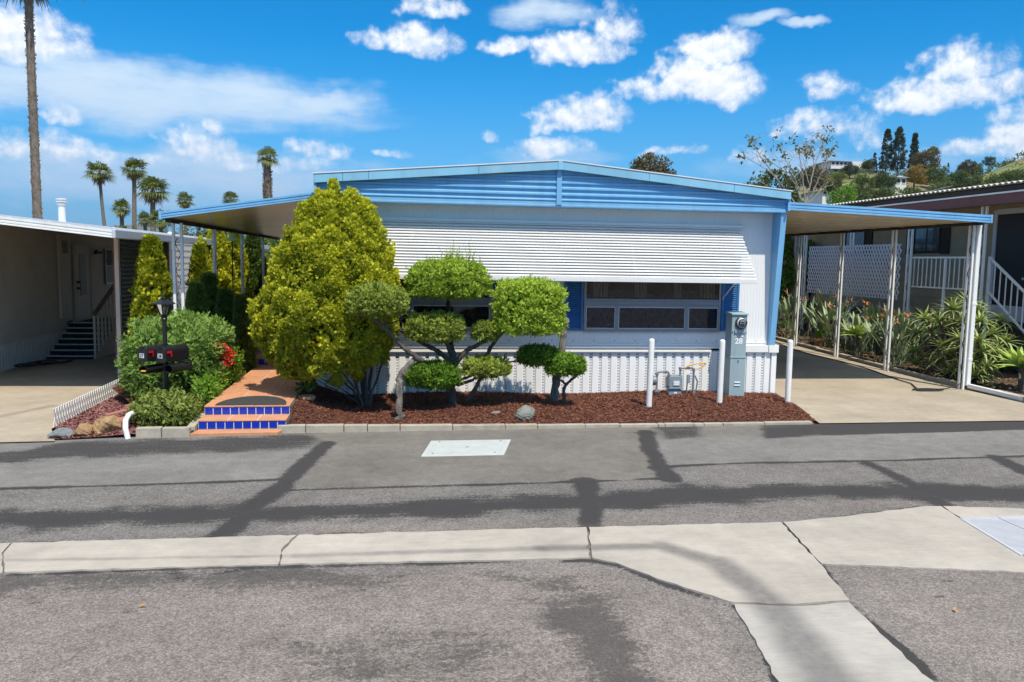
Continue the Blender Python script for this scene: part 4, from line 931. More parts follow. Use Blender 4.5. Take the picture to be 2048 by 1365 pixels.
# ------------------------------------------------------------------ utilities in the bed
for i, (x, y, h, lx_, ly_, lab) in enumerate(((3.74, 11.42, 1.06, .012, 0, 'leftmost white pipe bollard, beside the gas meter'), (4.89, 11.52, 1.04, .008, 0, 'middle white pipe bollard, between gas meter and meter pedestal'), (6.1, 11.71, 1.02, -.004, 0, 'white pipe bollard at the driveway edge, rightmost of three'))):
    b = MB(); r = .044; prof = [(r, -.05), (r, h-.03), (r*.96, h-.015), (r*.8, h-.004), (r*.5, h+.006), (.002, h+.01)]
    b.lathe(prof, (x, y, .02), 18); b.v = [(vx+lx_*(vz/h-.0), vy, vz) for vx, vy, vz in b.v]
    tag(b.build('bollard', MATS['white_paint'], smooth=True), lab, 'bollard', 'white bollards along the mulch bed')
# electric pedestal
pd_ = thing('electric_pedestal', 'grey green electric meter pedestal numbered 28 in front of the wall', 'meter pedestal', (5.45, 12.28, .0))
x0, x1, y0, y1 = 5.312, 5.575, 12.15, 12.40
b = MB(); b.box(x0, x1, y0, y1, -.02, .70); b.build('base_cabinet', MATS['ped_green'], pd_, bevel=.006)
b = MB(); b.box(x0-.006, x1+.006, y0-.008, y1+.004, .702, .735); b.build('band', MATS['ped_green'], pd_, bevel=.004)
b = MB(); b.box(x0+.003, x1-.003, y0+.004, y1, .735, 1.40); b.build('upper_cabinet', MATS['ped_green'], pd_, bevel=.006)
b = MB(); b.hexa([(x0-.012, y0-.02, 1.40), (x1+.012, y0-.02, 1.40), (x1+.012, y1+.01, 1.40), (x0-.012, y1+.01, 1.40), (x0-.008, y0-.016, 1.425), (x1+.008, y0-.016, 1.425), (x1+.008, y1+.006, 1.445), (x0-.008, y1+.006, 1.445)]); b.build('cap', MATS['ped_green'], pd_, bevel=.004)
mc = np.array(((x0+x1)/2+.02, y0+.004, 1.275))
b = MB(); b.lathe([(.098, 0), (.098, .03), (.088, .036)], mc, 24, (0, -1, 0)); mtr = b.build('electric_meter', MATS['meter_black'], pd_, smooth=False)
b = MB(); b.lathe([(.082, .034), (.080, .052), (.074, .058), (.06, .058)], mc, 24, (0, -1, 0)); b.build('ring', MATS['alu'], mtr, smooth=True)
b = MB(); b.lathe([(.066, .058), (.066, .085), (.055, .105), (.03, .112), (.002, .114)], mc, 24, (0, -1, 0)); b.build('dome', MATS['glass'], mtr, smooth=True)
b = MB(); b.box(mc[0]-.045, mc[0]+.045, y0-.070, y0-.064, mc[2]-.05, mc[2]+.045); dl = b.build('dial_plate', MATS['decal_white'], mtr)
b = MB(); b.box(mc[0]-.035, mc[0]+.035, y0-.0725, y0-.071, mc[2]+.0, mc[2]+.02); b.box(mc[0]-.03, mc[0]+.03, y0-.0725, y0-.071, mc[2]-.035, mc[2]-.012); b.build('dial_marks', MATS['meter_black'], mtr)
b = MB(); b.box(x0+.05, x1-.035, y0-.022, y0+.004, 1.11, 1.165); b.box(x0+.012, x0+.03, y0-.012, y0+.004, 1.125, 1.15); b.box(x1-.03, x1-.012, y0-.012, y0+.004, 1.125, 1.15); b.build('hasp', MATS['ped_green'], pd_, bevel=.003)
b = MB(); b.box(x0+.068, x1-.06, y0-.002, y0+.003, 1.045, 1.10); stk = b.build('sticker', MATS['decal_white'], pd_)
b = MB(); b.box(x0+.075, x1-.075, y0-.0035, y0-.0021, 1.075, 1.09); b.box(x0+.075, x1-.09, y0-.0035, y0-.0021, 1.055, 1.068); b.build('print', MATS['pipe_grey'], stk)
text_obj('number', '28', .13, MATS['decal_white'], pd_, ((x0+x1)/2, y0+.002, .975), bold=.004)
b = MB(); b.box((x0+x1)/2-.006, (x0+x1)/2+.006, y0-.006, y0+.002, .625, .675); b.build('latch', MATS['meter_black'], pd_)
for z in (.265, .312):
    b = MB(); b.hexa([((x0+x1)/2-.05, y0-.014, z-.012), ((x0+x1)/2+.05, y0-.014, z-.012), ((x0+x1)/2+.05, y0+.002, z-.012), ((x0+x1)/2-.05, y0+.002, z-.012), ((x0+x1)/2-.05, y0-.002, z+.012), ((x0+x1)/2+.05, y0-.002, z+.012), ((x0+x1)/2+.05, y0+.002, z+.012), ((x0+x1)/2-.05, y0+.002, z+.012)]); b.build('louvre', MATS['decal_grey'], pd_, bevel=.003)
# gas meter set
gmt = thing('gas_meter', 'grey gas meter on pipe risers between two white bollards', 'gas meter', (4.42, 12.3, .02))
c = np.array((4.45, 12.32, .0))
b = MB()
def rbox(b, x0, x1, y0, y1, z0, z1, k):
    b.prism([(x0+k, y0, z0), (x1-k, y0, z0), (x1, y0, z0+k), (x1, y0, z1-k), (x1-k, y0, z1), (x0+k, y0, z1), (x0, y0, z1-k), (x0, y0, z0+k)], (0, y1-y0, 0)); return b
rbox(MB(), 4.335, 4.56, 12.24, 12.42, .20, .40, .03).build('body', MATS['gas_grey'], gmt, bevel=.008)
rbox(MB(), 4.34, 4.555, 12.255, 12.41, .07, .20, .03).build('lower_case', MATS['gas_grey'], gmt, bevel=.008)
b = MB(); b.box(4.325, 4.57, 12.228, 12.43, .195, .212); b.build('flange', MATS['gas_grey'], gmt, bevel=.003)
b = MB(); b.box(4.40, 4.51, 12.228, 12.242, .245, .325); ix = b.build('index_box', MATS['decal_grey'], gmt, bevel=.004)
b = MB(); b.box(4.412, 4.498, 12.2255, 12.2285, .285, .312); b.box(4.418, 4.492, 12.2255, 12.2285, .255, .278); b.build('index_plate', MATS['decal_white'], ix)
b = MB(); b.box(4.425, 4.475, 12.251, 12.2555, .115, .14); b.build('tag', MATS['decal_white'], gmt)
b = MB(); b.tube([(4.13, 12.25, -.02), (4.13, 12.25, .42), (4.135, 12.25, .455), (4.16, 12.25, .47), (4.30, 12.29, .47), (4.335, 12.29, .455), (4.345, 12.29, .42), (4.345, 12.29, .37)], .017, 10); b.build('inlet_pipe', MATS['pipe_grey'], gmt, smooth=True)
for p_, r in (((4.13, 12.25, .05), .026), ((4.13, 12.25, .44), .028), ((4.30, 12.29, .46), .024), ((4.345, 12.29, .40), .030)):
    b = MB(); b.lathe([(r, -.02), (r*1.05, 0), (r, .02)], p_, 10); b.build('fitting', MATS['pipe_grey'], gmt)
b = MB(); b.lathe([(.035, -.03), (.042, 0), (.035, .03)], (4.13, 12.25, .16), 10); b.box(4.09, 4.17, 12.19, 12.205, .15, .175); b.build('shutoff_valve', MATS['pipe_grey'], gmt)
b = MB(); b.lathe([(.03, -.05), (.075, -.03), (.082, 0), (.075, .02), (.04, .05), (.028, .075)], (4.07, 12.25, .33), 18, (-1, -.35, .1)); b.tube([(4.13, 12.25, .32), (4.06, 12.25, .33)], .03, 8); b.build('regulator', MATS['pipe_grey'], gmt, smooth=True)
b = MB(); b.tube([(4.05, 12.22, .26), (4.0, 12.2, .25), (3.985, 12.2, .22)], .018, 8); b.build('vent_elbow', MATS['pipe_grey'], gmt, smooth=True)
b = MB(); b.tube([(4.53, 12.29, .37), (4.53, 12.29, .50), (4.545, 12.29, .525), (4.575, 12.29, .525), (4.74, 12.30, .52), (4.765, 12.30, .50), (4.765, 12.30, -.02)], .016, 10); b.build('outlet_pipe', MATS['pipe_grey'], gmt, smooth=True)
for p_, r in (((4.53, 12.29, .39), .030), ((4.53, 12.29, .52), .024), ((4.76, 12.30, .50), .026), ((4.68, 12.30, .522), .022)):
    b = MB(); b.lathe([(r, -.02), (r*1.05, 0), (r, .02)], p_, 10); b.build('fitting', MATS['pipe_grey'], gmt)
b = MB(); b.box(4.645, 4.70, 12.27, 12.31, .28, .42); b.build('shutoff_device', MATS['gas_grey'], gmt, bevel=.008)
b = MB(); b.tube([(4.66, 12.30, .28), (4.655, 12.31, .1), (4.68, 12.33, .02)], .012, 7); b.tube([(4.79, 12.31, .40), (4.84, 12.32, .30), (4.83, 12.33, .18), (4.78, 12.34, .05)], .013, 7); b.build('conduit', MATS['pipe_grey'], gmt, smooth=True)
b = MB(); b.tube([(4.63, 12.29, .50), (4.625, 12.28, .53), (4.67, 12.27, .575), (4.78, 12.26, .60), (4.92, 12.25, .615), (4.945, 12.25, .61), (4.92, 12.26, .575), (4.86, 12.27, .53), (4.80, 12.28, .505)], .011, 8); tag(b.build('yellow_line', MATS['hose_yellow'], smooth=True), 'yellow tubing looped over the gas meter outlet pipe', 'tubing')

# lamp post with two mailboxes
lp = thing('lamp_post', 'black lantern post standing behind the low front shrub', 'lamp post', (-3.1, 11.3, .1))
b = MB(); b.tube([(-3.105, 11.3, -.02), (-3.10, 11.3, .75)], .036, 14); b.tube([(-3.10, 11.3, .75), (-3.10, 11.3, 1.40)], .030, 14); b.build('post', MATS['post_black'], lp, smooth=True)
b = MB(); b.lathe([(.036, 1.33), (.042, 1.345), (.034, 1.36), (.05, 1.385)], (-3.10, 11.3, 0), 14); b.build('collar', MATS['post_black'], lp, smooth=True)
def lantern(cx, cy):
    b = MB()
    b.lathe([(.048, 1.385), (.052, 1.40), (.06, 1.405)], (cx, cy, 0), 6); b.lathe([(.150, 1.545), (.148, 1.556), (.06, 1.605), (.045, 1.61)], (cx, cy, 0), 6)
    b.lathe([(.045, 1.61), (.05, 1.625), (.02, 1.635), (.012, 1.66), (.018, 1.668), (.008, 1.68), (.002, 1.70)], (cx, cy, 0), 8)
    for k in range(6):
        t = 2*math.pi*k/6+rad(0); u = np.array((0.0, 0.0))
        ax = np.array((0, 0, 1.0)); a = np.array((1, 0, 0)); uu = np.cross(ax, a); ww = np.cross(ax, uu); dr = uu*math.cos(t)+ww*math.sin(t)
        b.bar(np.array((cx, cy, 1.40))+dr*.056, np.array((cx, cy, 1.55))+dr*.105, .012, .012)
    la = b.build('lantern', MATS['post_black'], lp)
    gl = MB(); gl.lathe([(.052, 1.405), (.100, 1.548)], (cx, cy, 0), 6); gl.f = gl.f[:-2]; gl.build('lantern_glass', MATS['glass'], la)
    bl = MB(); bl.lathe([(.012, 1.41), (.012, 1.45), (.028, 1.48), (.026, 1.51), (.01, 1.53)], (cx, cy, 0), 10); bl.build('bulb', MATS['decal_white'], la, smooth=True)
lantern(-3.10, 11.3)
b = MB(); b.box(-3.36, -2.80, 11.26, 11.34, .775, .80); b.build('bracket', MATS['post_black'], lp)
def mailbox(cx, cy, z, yaw, num, label):
    d = np.array((math.sin(yaw), -math.cos(yaw), 0)); s = np.array((math.cos(yaw), math.sin(yaw), 0)); L, w, h = .42, .155, .20
    root = thing('mailbox', label, 'mailbox', (cx, cy, z)); C = np.array((cx, cy, z)); prof = [(-w/2, 0), (w/2, 0), (w/2, h-w/2)]+[(w/2*math.cos(t), h-w/2+w/2*math.sin(t)) for t in np.linspace(0, math.pi, 11)[1:-1]]+[(-w/2, h-w/2)]
    b = MB(); b.prism([C+d*(L*.32)+s*u+np.array((0, 0, v)) for u, v in prof], -d*L); b.build('body', MATS['mailbox_black'], root, bevel=.004)
    b = MB(); b.prism([C+d*(L*.32+.018)+s*u*1.03+np.array((0, 0, v*1.015-.002)) for u, v in prof], -d*.016); dr = b.build('door', MATS['mailbox_black'], root, bevel=.003)
    f = C+d*(L*.32+.0195)
    b = MB(); b.prism([f+s*u+np.array((0, 0, v)) for u, v in ((-.045, .045), (.030, .045), (.030, .105), (-.045, .105))], d*.002); pl = b.build('number_plate', MATS['decal_white'], dr)
    text_obj('number', num, .058, MATS['mailbox_black'], dr, f+s*(-.0075)+np.array((0, 0, .074))+d*.0035, tuple(s), (0, 0, 1), .001, .002)
    e = C+s*(w/2+.006)+d*(L*.10)
    b = MB(); b.prism([e+d*u+np.array((0, 0, v)) for u, v in ((0, .06), (.016, .06), (.016, .11), (.085, .11), (.085, .138), (0, .138))], s*.006); b.build('flag', MATS['flag_red'], root)
    b = MB(); b.lathe([(.012, 0), (.012, .01)], f+np.array((0, 0, h-.02)), 8, tuple(d)); b.build('handle', MATS['post_black'], dr)
    return root
mailbox(-3.25, 11.19, .80, rad(-28), '27', 'black mailbox numbered 27 with red flag left of the lamp post')
mailbox(-3.01, 11.15, .80, rad(-28), '28', 'black mailbox numbered 28 with red flag right of the lamp post')
def paper_tube(cx, cy, z, yaw, label):
    d = np.array((math.sin(yaw), -math.cos(yaw), 0)); r = .07; b = MB(); C = np.array((cx, cy, z)); n = 14
    for k in range(n):
        t0 = 2*math.pi*k/n; t1 = 2*math.pi*(k+1)/n; s = np.array((math.cos(yaw), math.sin(yaw), 0))
        q = lambda t, rr, f: C+d*f+s*math.cos(t)*rr+np.array((0, 0, math.sin(t)*rr*.8))
        for rr in (r, r-.006): b.add([q(t0, rr, .16), q(t1, rr, .16), q(t1, rr, -.22), q(t0, rr, -.22)], [(0, 1, 2, 3)])
        b.add([q(t0, r, .16), q(t1, r, .16), q(t1, r-.006, .16), q(t0, r-.006, .16)], [(0, 1, 2, 3)])
    return tag(b.build('newspaper_tube', MATS['mailbox_black'], smooth=False), label, 'newspaper tube', 'newspaper tubes under the mailboxes')
paper_tube(-3.25, 11.22, .68, rad(-28), 'black newspaper tube with a yellow paper under mailbox 27'); paper_tube(-2.92, 11.18, .70, rad(-28), 'black newspaper tube under mailbox 28')
b = MB(); b.bar((-3.33, 11.075, .665), (-3.22, 11.28, .665), .07, .02); tag(b.build('newspaper', MATS['paper_yellow'], bevel=.006), 'yellow rolled newspaper sticking out of the left tube', 'newspaper')

# low white lattice edging along the left driveway
le = thing('lattice_edging', 'low white lattice edging between left driveway and gravel wedge', 'edging', (-4.28, 11.8, 0))
EA, EB = np.array((-4.27, 10.62, .02)), np.array((-4.33, 13.5, .02)); LN = np.linalg.norm(EB-EA); ed = (EB-EA)/LN; H_ = .235
def lattice_strip(a, b_, y, parent, m, thick=.006, w=.02):
    bb = MB(); bb.bar(a, b_, w, thick, up=np.cross(np.array(b_)-np.array(a), (0, 0, 1.0))); return bb.build('slat', m, parent)
k = 0.0
while k < LN-.02:
    for sgn, off in ((1, .0), (-1, .007)):
        a = EA+ed*k+np.array((off, 0, 0)); run = .105*sgn; p = a+ed*run+np.array((0, 0, H_))
        if sgn < 0: a = a+ed*.105; p = a+ed*run+np.array((0, 0, H_))
        bb = MB(); nrm = np.array((1, 0, 0)); bb.bar(a, p, .022, .006, up=nrm); bb.build('slat', MATS['white_paint'], le)
    k += .085
# garden hose and cables
b = MB(); pts = []
for i in range(60):
    t = i/59; a = t*6.283*2.6; r = .22+.05*math.sin(a*1.7); pts.append((9.35+r*1.2*math.cos(a)*(1-.1*t), 12.88+.10*math.sin(a), .04+.012*t))
pts += [(9.75, 12.95, .05), (10.0, 12.98, .10), (10.1, 13.0, .16)]
tag(MB().tube(pts, .010, 6).build('garden_hose', MATS['hose_black'], smooth=True), 'dark hose coiled on the concrete beside the front carport post', 'hose')
b = MB(); pts = [(9.2, 12.95, .045)]
for y in np.linspace(13.6, 21, 14): pts.append((9.62+.12*math.sin(y*1.3)+.03*(y-13), y, .045+max(0, y-14.5)*.028))
tag(b.tube(pts, .012, 6).build('garden_hose', MATS['hose_black'], smooth=True), 'long dark hose lying along the driveway kerb under the carport', 'hose')
b = MB(); pts = []
for i in range(70):
    t = i/69; a = t*6.283*3.2; pts.append((-7.0+(.12+.25*t)*math.cos(a)*.8+.25*t, 15.9+1.2*t+(.25)*math.sin(a), .05+.05*(1-t)))
tag(b.tube(pts, .016, 6).build('garden_hose', MATS['hose_black'], smooth=True), 'black hose heaped on the ground by the beige skirting', 'hose')
# ------------------------------------------------------------------ foliage
def unit(v): return v/(np.linalg.norm(v, axis=-1, keepdims=True)+1e-9)
def spray_cloud(P, D, S, tmpl, faces, tone, r, flat=None):
    """place a leaf template at each point: y axis along D, random roll; returns V, F list, tone"""
    n = len(P); D = unit(D); R = r.normal(size=(n, 3)) if flat is None else unit(flat)+r.normal(size=(n, 3))*.33
    Xa = unit(np.cross(D, R)); Za = np.cross(Xa, D); T = np.asarray(tmpl, float); k = len(T)
    V = P[:, None, :]+S[:, None, None]*(T[None, :, 0:1]*Xa[:, None, :]+T[None, :, 1:2]*D[:, None, :]+T[None, :, 2:3]*Za[:, None, :])
    F = {}
    for f in faces: F.setdefault(len(f), []).append(f)
    out = []
    for m, fs in F.items(): out.append((np.arange(n)[:, None, None]*k+np.array(fs)[None]).reshape(-1, m))
    return V.reshape(-1, 3), out, np.repeat(tone, k)
def merge(parts):
    Vs, Fs, Ts, b = [], [], [], 0
    for V, F, T in parts:
        Vs.append(V); Ts.append(T); Fs += [f+b for f in F]; b += len(V)
    byk = {}
    for f in Fs: byk.setdefault(f.shape[1], []).append(f)
    return np.concatenate(Vs), [np.concatenate(v) for v in byk.values()], np.concatenate(Ts)
def foliage_obj(name, parts, m, parent=None, loc=(0, 0, 0)):
    V, F, T = merge(parts)
    if parent is not None: V = V-wloc(parent)
    me = np_mesh(name, V, F, False, {'tone': ('FLOAT', np.clip(T, 0, 1))}); return link_mesh(name, me, m, parent, loc)
# templates (x side, y along, z normal)
T_FAN = ([(0, 0, 0), (-.42, .55, .10), (-.22, .95, -.05), (0, .62, .08), (.05, 1.08, .02), (.28, .60, .10), (.46, .85, -.06), (.40, .35, .0)], [(0, 1, 2, 3), (0, 3, 4, 5), (0, 5, 6, 7)])
T_BLADE = ([(-.13, 0, 0), (.13, 0, 0), (.17, .5, .06), (0, 1.0, 0), (-.17, .5, .06)], [(0, 1, 2, 3, 4)])
T_TUFT = ([(0, 0, 0), (-.30, .72, .12), (-.16, .95, .0), (.0, .45, .05), (-.03, 1.1, -.05), (.12, 1.0, -.1), (.10, .45, .0), (.34, .78, .15), (.28, .55, .2)], [(0, 1, 2, 3), (0, 3, 4, 5), (0, 6, 7, 8)])
T_LEAF = ([(0, 0, 0), (.26, .35, .06), (.22, .72, .03), (0, 1.0, -.05), (-.22, .72, .03), (-.26, .35, .06), (0, .5, -.04)], [(0, 1, 6), (1, 2, 3, 6), (3, 4, 5, 6), (5, 0, 6)])
def sphere_pts(n, r):
    v = unit(r.normal(size=(n, 3))); return v
def clumps(centers, normals, rad_, n_each, size, tmpl, r, tone_c=None, up=.25, inner=.0):
    """bunches of sprays: half domes sitting on a crown surface"""
    m = len(centers); u = sphere_pts(m*n_each, r); Nn = np.repeat(unit(normals), n_each, 0); flip = (u*Nn).sum(1) < -.25; u[flip] *= -1
    rr = np.repeat(rad_, n_each)*r.uniform(.55, 1.05, m*n_each); P = np.repeat(centers, n_each, 0)+u*rr[:, None]
    D = unit(u*.45+Nn*.25+np.array((0, 0, up+.3))+r.normal(size=u.shape)*.65)
    tc = np.repeat(tone_c if tone_c is not None else r.uniform(.3, .7, m), n_each)+r.normal(0, .16, m*n_each)
    return spray_cloud(P, D, size*r.uniform(.65, 1.35, m*n_each), tmpl[0], tmpl[1], np.clip(tc, 0, 1), r, u+Nn*.3)
def limb(b, pts, r0, r1, n=8, wob=.0, seed=0):
    r = np.random.default_rng(seed); pts = [np.array(p, float) for p in pts]; out = []; m = len(pts)
    for i in range(m-1):
        for k in range(5):
            t = k/5; p0 = pts[max(i-1, 0)]; p1 = pts[i]; p2 = pts[i+1]; p3 = pts[min(i+2, m-1)]
            q = .5*((2*p1)+(-p0+p2)*t+(2*p0-5*p1+4*p2-p3)*t*t+(-p0+3*p1-3*p2+p3)*t**3); out.append(q+r.normal(size=3)*wob)
    out.append(pts[-1]); L = len(out); b.tube(out, [(r0+(r1-r0)*i/(L-1))*(1+.16*math.sin(i*2.1+seed)*(wob > 0)) for i in range(L)], n); return b
def spin_bark(b, amp, seed):
    """roughen a trunk mesh"""
    r = np.random.default_rng(seed); b.v = [tuple(np.array(v)+r.normal(size=3)*amp) for v in b.v]; return b

# --- the big golden arborvitae: outline measured level by level
def golden_tree():
    r = np.random.default_rng(11)
    lev = [(3.22, -0.87, 0.047), (3.1, -0.85, 0.167), (2.98, -0.81, 0.307), (2.83, -0.82, 0.428), (2.66, -0.85, 0.521), (2.48, -0.87, 0.614), (2.31, -0.88, 0.688), (2.13, -0.9, 0.763), (1.96, -0.91, 0.809), (1.78, -0.91, 0.846), (1.61, -0.92, 0.883), (1.44, -0.95, 0.911), (1.27, -0.97, 0.902), (1.09, -0.98, 0.865), (0.91, -0.98, 0.818), (0.76, -0.97, 0.707), (0.62, -0.97, 0.577), (0.5, -0.95, 0.391), (0.4, -0.92, 0.233)]
    zz = np.array([l[0] for l in lev])[::-1]; cx = np.array([l[1] for l in lev])[::-1]; rr = np.array([l[2] for l in lev])[::-1]
    CYc = 11.62
    t = thing('golden_arborvitae', 'large bushy golden green arborvitae beside the tiled steps', 'tree', (-.45, 11.75, .06))
    # many leaning stems from one stool
    base = np.array((-.42, 11.72, .03))
    for i, (dx, dy, h, r0) in enumerate(((-.75, -.25, 1.5, .035), (-.45, .05, 2.2, .045), (-.15, -.2, 2.0, .04), (.15, .05, 1.6, .04), (-1.0, -.1, 1.05, .025), (.32, -.15, 1.0, .03), (-.6, -.55, 1.0, .025), (-.9, -.45, .62, .016), (-.25, .3, 1.8, .035), (-1.15, .1, .75, .014))):
        b = MB(); e = base+np.array((dx, dy, h)); p0 = base+np.array((dx*.10, dy*.12, 0)); limb(b, [p0, base+np.array((dx*.22, dy*.3, h*.25)), base+np.array((dx*.6, dy*.62, h*.6)), e], r0*.78, r0*.3, 7, .006, i); b.build('stem', MATS['bark'], t, smooth=True)
    # crown: upswept plumes, each a bunch of small sprays, with deep gaps between
    L = 240; kz = (np.arange(L)+.5)/L; z = .55+2.5*kz**.92; th = np.arange(L)*2.39996+r.normal(0, .18, L); R = np.interp(z, zz, rr); c0 = np.interp(z, zz, cx)
    lob = 1+.07*np.sin(th*5+z*3.1)+r.normal(0, .028, L); out_ = np.stack([np.cos(th), np.sin(th)*.96, np.zeros(L)], 1); tan = np.stack([-np.sin(th), np.cos(th), np.zeros(L)], 1)
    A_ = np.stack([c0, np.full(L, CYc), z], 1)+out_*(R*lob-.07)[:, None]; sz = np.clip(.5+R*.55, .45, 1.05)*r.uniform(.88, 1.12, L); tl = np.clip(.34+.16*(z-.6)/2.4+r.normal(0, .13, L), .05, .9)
    hollow = (A_[:, 0] > -.55) & (z < .80) & (A_[:, 1] < CYc+.25); kp = ~hollow
    Cc, Nc, Rc, Tc = [], [], [], []
    for q in np.nonzero(kp)[0]:
        for k in range(12):
            a = r.uniform(-1, 1); h = r.uniform(-1, 1); o_ = math.sqrt(max(0, 1-.7*a*a-.6*h*h)); taper = 1-.35*max(0, h)
            Cc.append(A_[q]+(tan[q]*a*.092*taper+np.array((0, 0, 1))*h*.14+out_[q]*(o_*.075+.025*h))*sz[q]); Nc.append(out_[q]*.9+tan[q]*a*.5+np.array((0, 0, .25+.3*h))); Rc.append(r.uniform(.055, .095)*sz[q]); Tc.append(tl[q]+.16*h+r.normal(0, .07))
    parts = [clumps(np.array(Cc), np.array(Nc), np.array(Rc), 44, .038, T_FAN, r, np.clip(Tc, 0, 1), .35)]
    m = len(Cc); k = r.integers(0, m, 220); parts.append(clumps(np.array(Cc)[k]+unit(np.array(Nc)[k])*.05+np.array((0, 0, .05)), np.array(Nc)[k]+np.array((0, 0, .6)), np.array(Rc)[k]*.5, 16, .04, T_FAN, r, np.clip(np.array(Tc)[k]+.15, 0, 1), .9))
    m = 15000; z2 = r.uniform(.62, 3.05, m); t2_ = r.uniform(0, 6.283, m); R2 = np.interp(z2, zz, rr)*r.uniform(.88, 1.0, m); o2 = np.stack([np.cos(t2_), np.sin(t2_)*.96, np.full(m, .3)], 1)   # close fill between the plumes
    P3 = np.stack([np.interp(z2, zz, cx), np.full(m, CYc), z2], 1)+o2*np.array((1, 1, 0))*R2[:, None]; parts.append(spray_cloud(P3, o2*.5+r.normal(size=(m, 3))*.6+np.array((0, 0, .4)), .042*r.uniform(.6, 1.4, m), *T_FAN, np.clip(r.normal(.34, .18, m), 0, 1), r, o2))
    # leader
    parts.append(clumps(np.array([(-.89, CYc, 3.10+i*.045) for i in range(4)]), np.tile((0, 0, 1.0), (4, 1)), np.array((.09, .075, .06, .04)), 34, .06, T_FAN, r, np.full(4, .62), .8))
    # loose foliage inside
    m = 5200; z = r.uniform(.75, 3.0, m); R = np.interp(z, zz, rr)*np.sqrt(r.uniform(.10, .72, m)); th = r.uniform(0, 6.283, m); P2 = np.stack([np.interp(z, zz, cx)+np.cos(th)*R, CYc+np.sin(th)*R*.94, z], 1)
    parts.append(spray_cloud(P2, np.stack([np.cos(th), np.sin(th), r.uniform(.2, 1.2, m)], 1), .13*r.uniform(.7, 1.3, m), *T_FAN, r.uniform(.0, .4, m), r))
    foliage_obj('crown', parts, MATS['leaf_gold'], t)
golden_tree()

# --- cloud pruned junipers
def pad_foliage(c, s, n, r, size=.055, flat=1.0, tone=.5, box=2.6, tips=0):
    """trimmed cushion: superellipsoid of needle sprays; flat top when flat < 1"""
    u = sphere_pts(n, r); k = (np.abs(u)**box).sum(1)**(-1/box); u = u*k[:, None]; low = u[:, 2] < -.45; u[low, 2] = -.45+.25*(u[low, 2]+.45)
    nr = unit(u*np.array((1/s[0], 1/s[1], 1/s[2]))); lump = 1+.10*np.sin(u[:, 0]*9+c[0]*7)*np.sin(u[:, 1]*8+c[2]*5)+.06*np.sin(u[:, 2]*14+u[:, 0]*6)+.05*np.sin(u[:, 0]*23+u[:, 1]*17+c[1])
    P = np.array(c)+u*np.array(s)*(lump*r.uniform(.86, 1.02, n))[:, None]
    D = nr*.55+r.normal(size=(n, 3))*.7+np.array((0, 0, .35))
    cl = .18*np.sin(u[:, 0]*11+c[0]*3)*np.cos(u[:, 2]*13+u[:, 1]*9)
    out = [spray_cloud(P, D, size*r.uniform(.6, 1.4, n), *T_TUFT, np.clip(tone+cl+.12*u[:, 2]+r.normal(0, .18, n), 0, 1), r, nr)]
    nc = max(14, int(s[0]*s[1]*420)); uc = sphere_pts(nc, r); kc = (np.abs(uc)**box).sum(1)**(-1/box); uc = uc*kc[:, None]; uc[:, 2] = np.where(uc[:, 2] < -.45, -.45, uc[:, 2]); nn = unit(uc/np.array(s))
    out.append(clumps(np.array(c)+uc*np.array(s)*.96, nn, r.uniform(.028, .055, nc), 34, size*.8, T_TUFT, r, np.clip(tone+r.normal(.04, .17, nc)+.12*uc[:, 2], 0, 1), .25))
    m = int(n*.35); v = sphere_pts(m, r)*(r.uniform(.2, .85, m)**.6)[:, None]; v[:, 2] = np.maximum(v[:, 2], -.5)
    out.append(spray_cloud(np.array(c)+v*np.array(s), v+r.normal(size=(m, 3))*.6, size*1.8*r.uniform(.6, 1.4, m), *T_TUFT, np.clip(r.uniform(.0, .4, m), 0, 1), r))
    if tips:
        a = r.uniform(0, 6.283, tips); q = np.sqrt(r.uniform(0, .8, tips)); b0 = np.array(c)+np.stack([np.cos(a)*q*s[0], np.sin(a)*q*s[1], np.full(tips, s[2]*.75)], 1); hh = r.uniform(.06, .26, tips)*(1-.5*np.abs(np.cos(a)*q-.25))
        for j in range(tips):
            kk = 16; tz = np.linspace(0, 1, kk); Q = b0[j]+np.stack([tz*r.normal(0, .02), tz*r.normal(0, .02), tz*hh[j]], 1)
            out.append(spray_cloud(Q, np.array((0, 0, 1.0))+r.normal(size=(kk, 3))*.55, size*.75*(1.1-tz*.6), *T_TUFT, np.clip(r.normal(.6, .15, kk), 0, 1), r))
    return out
JR = np.random.default_rng(23)
YJ = 11.55
def W(x, y, Y): return at(x, y, Y)
# 1: grey leaning trunk at the kerb carrying the upper left pad
t1 = thing('cloud_juniper', 'cloud pruned juniper with grey crooked trunk rising at the kerb', 'tree', W(800, 846, 10.72)*[1, 1, 0]+[0, 0, .04], 'cloud pruned junipers')
b = MB(); limb(b, [W(800, 850, 10.72), W(797, 815, 10.74), W(799, 772, 10.8), W(808, 742, 10.85), W(834, 718, 10.9)], .052, .036, 10, .010, 3); spin_bark(b, .005, 9); b.build('trunk', MATS['bark_pale'], t1, smooth=True)
b = MB(); limb(b, [W(845, 722, 10.9), W(812, 700, 10.85), W(785, 672, 10.8), W(762, 650, 10.75), W(735, 630, 10.75)], .040, .018, 8, .005, 4); b.build('limb', MATS['bark'], t1, smooth=True)
b = MB(); limb(b, [W(762, 650, 10.75), W(778, 648, 10.75), W(800, 640, 10.75), W(812, 634, 10.75)], .012, .006, 6, .003, 5); b.build('branch', MATS['bark'], t1, smooth=True)
foliage_obj('pad', pad_foliage(W(756, 606, 10.72), (.37, .30, .205), 2600, JR, .05, tone=.55), MATS['leaf_juniper_dry'], t1)
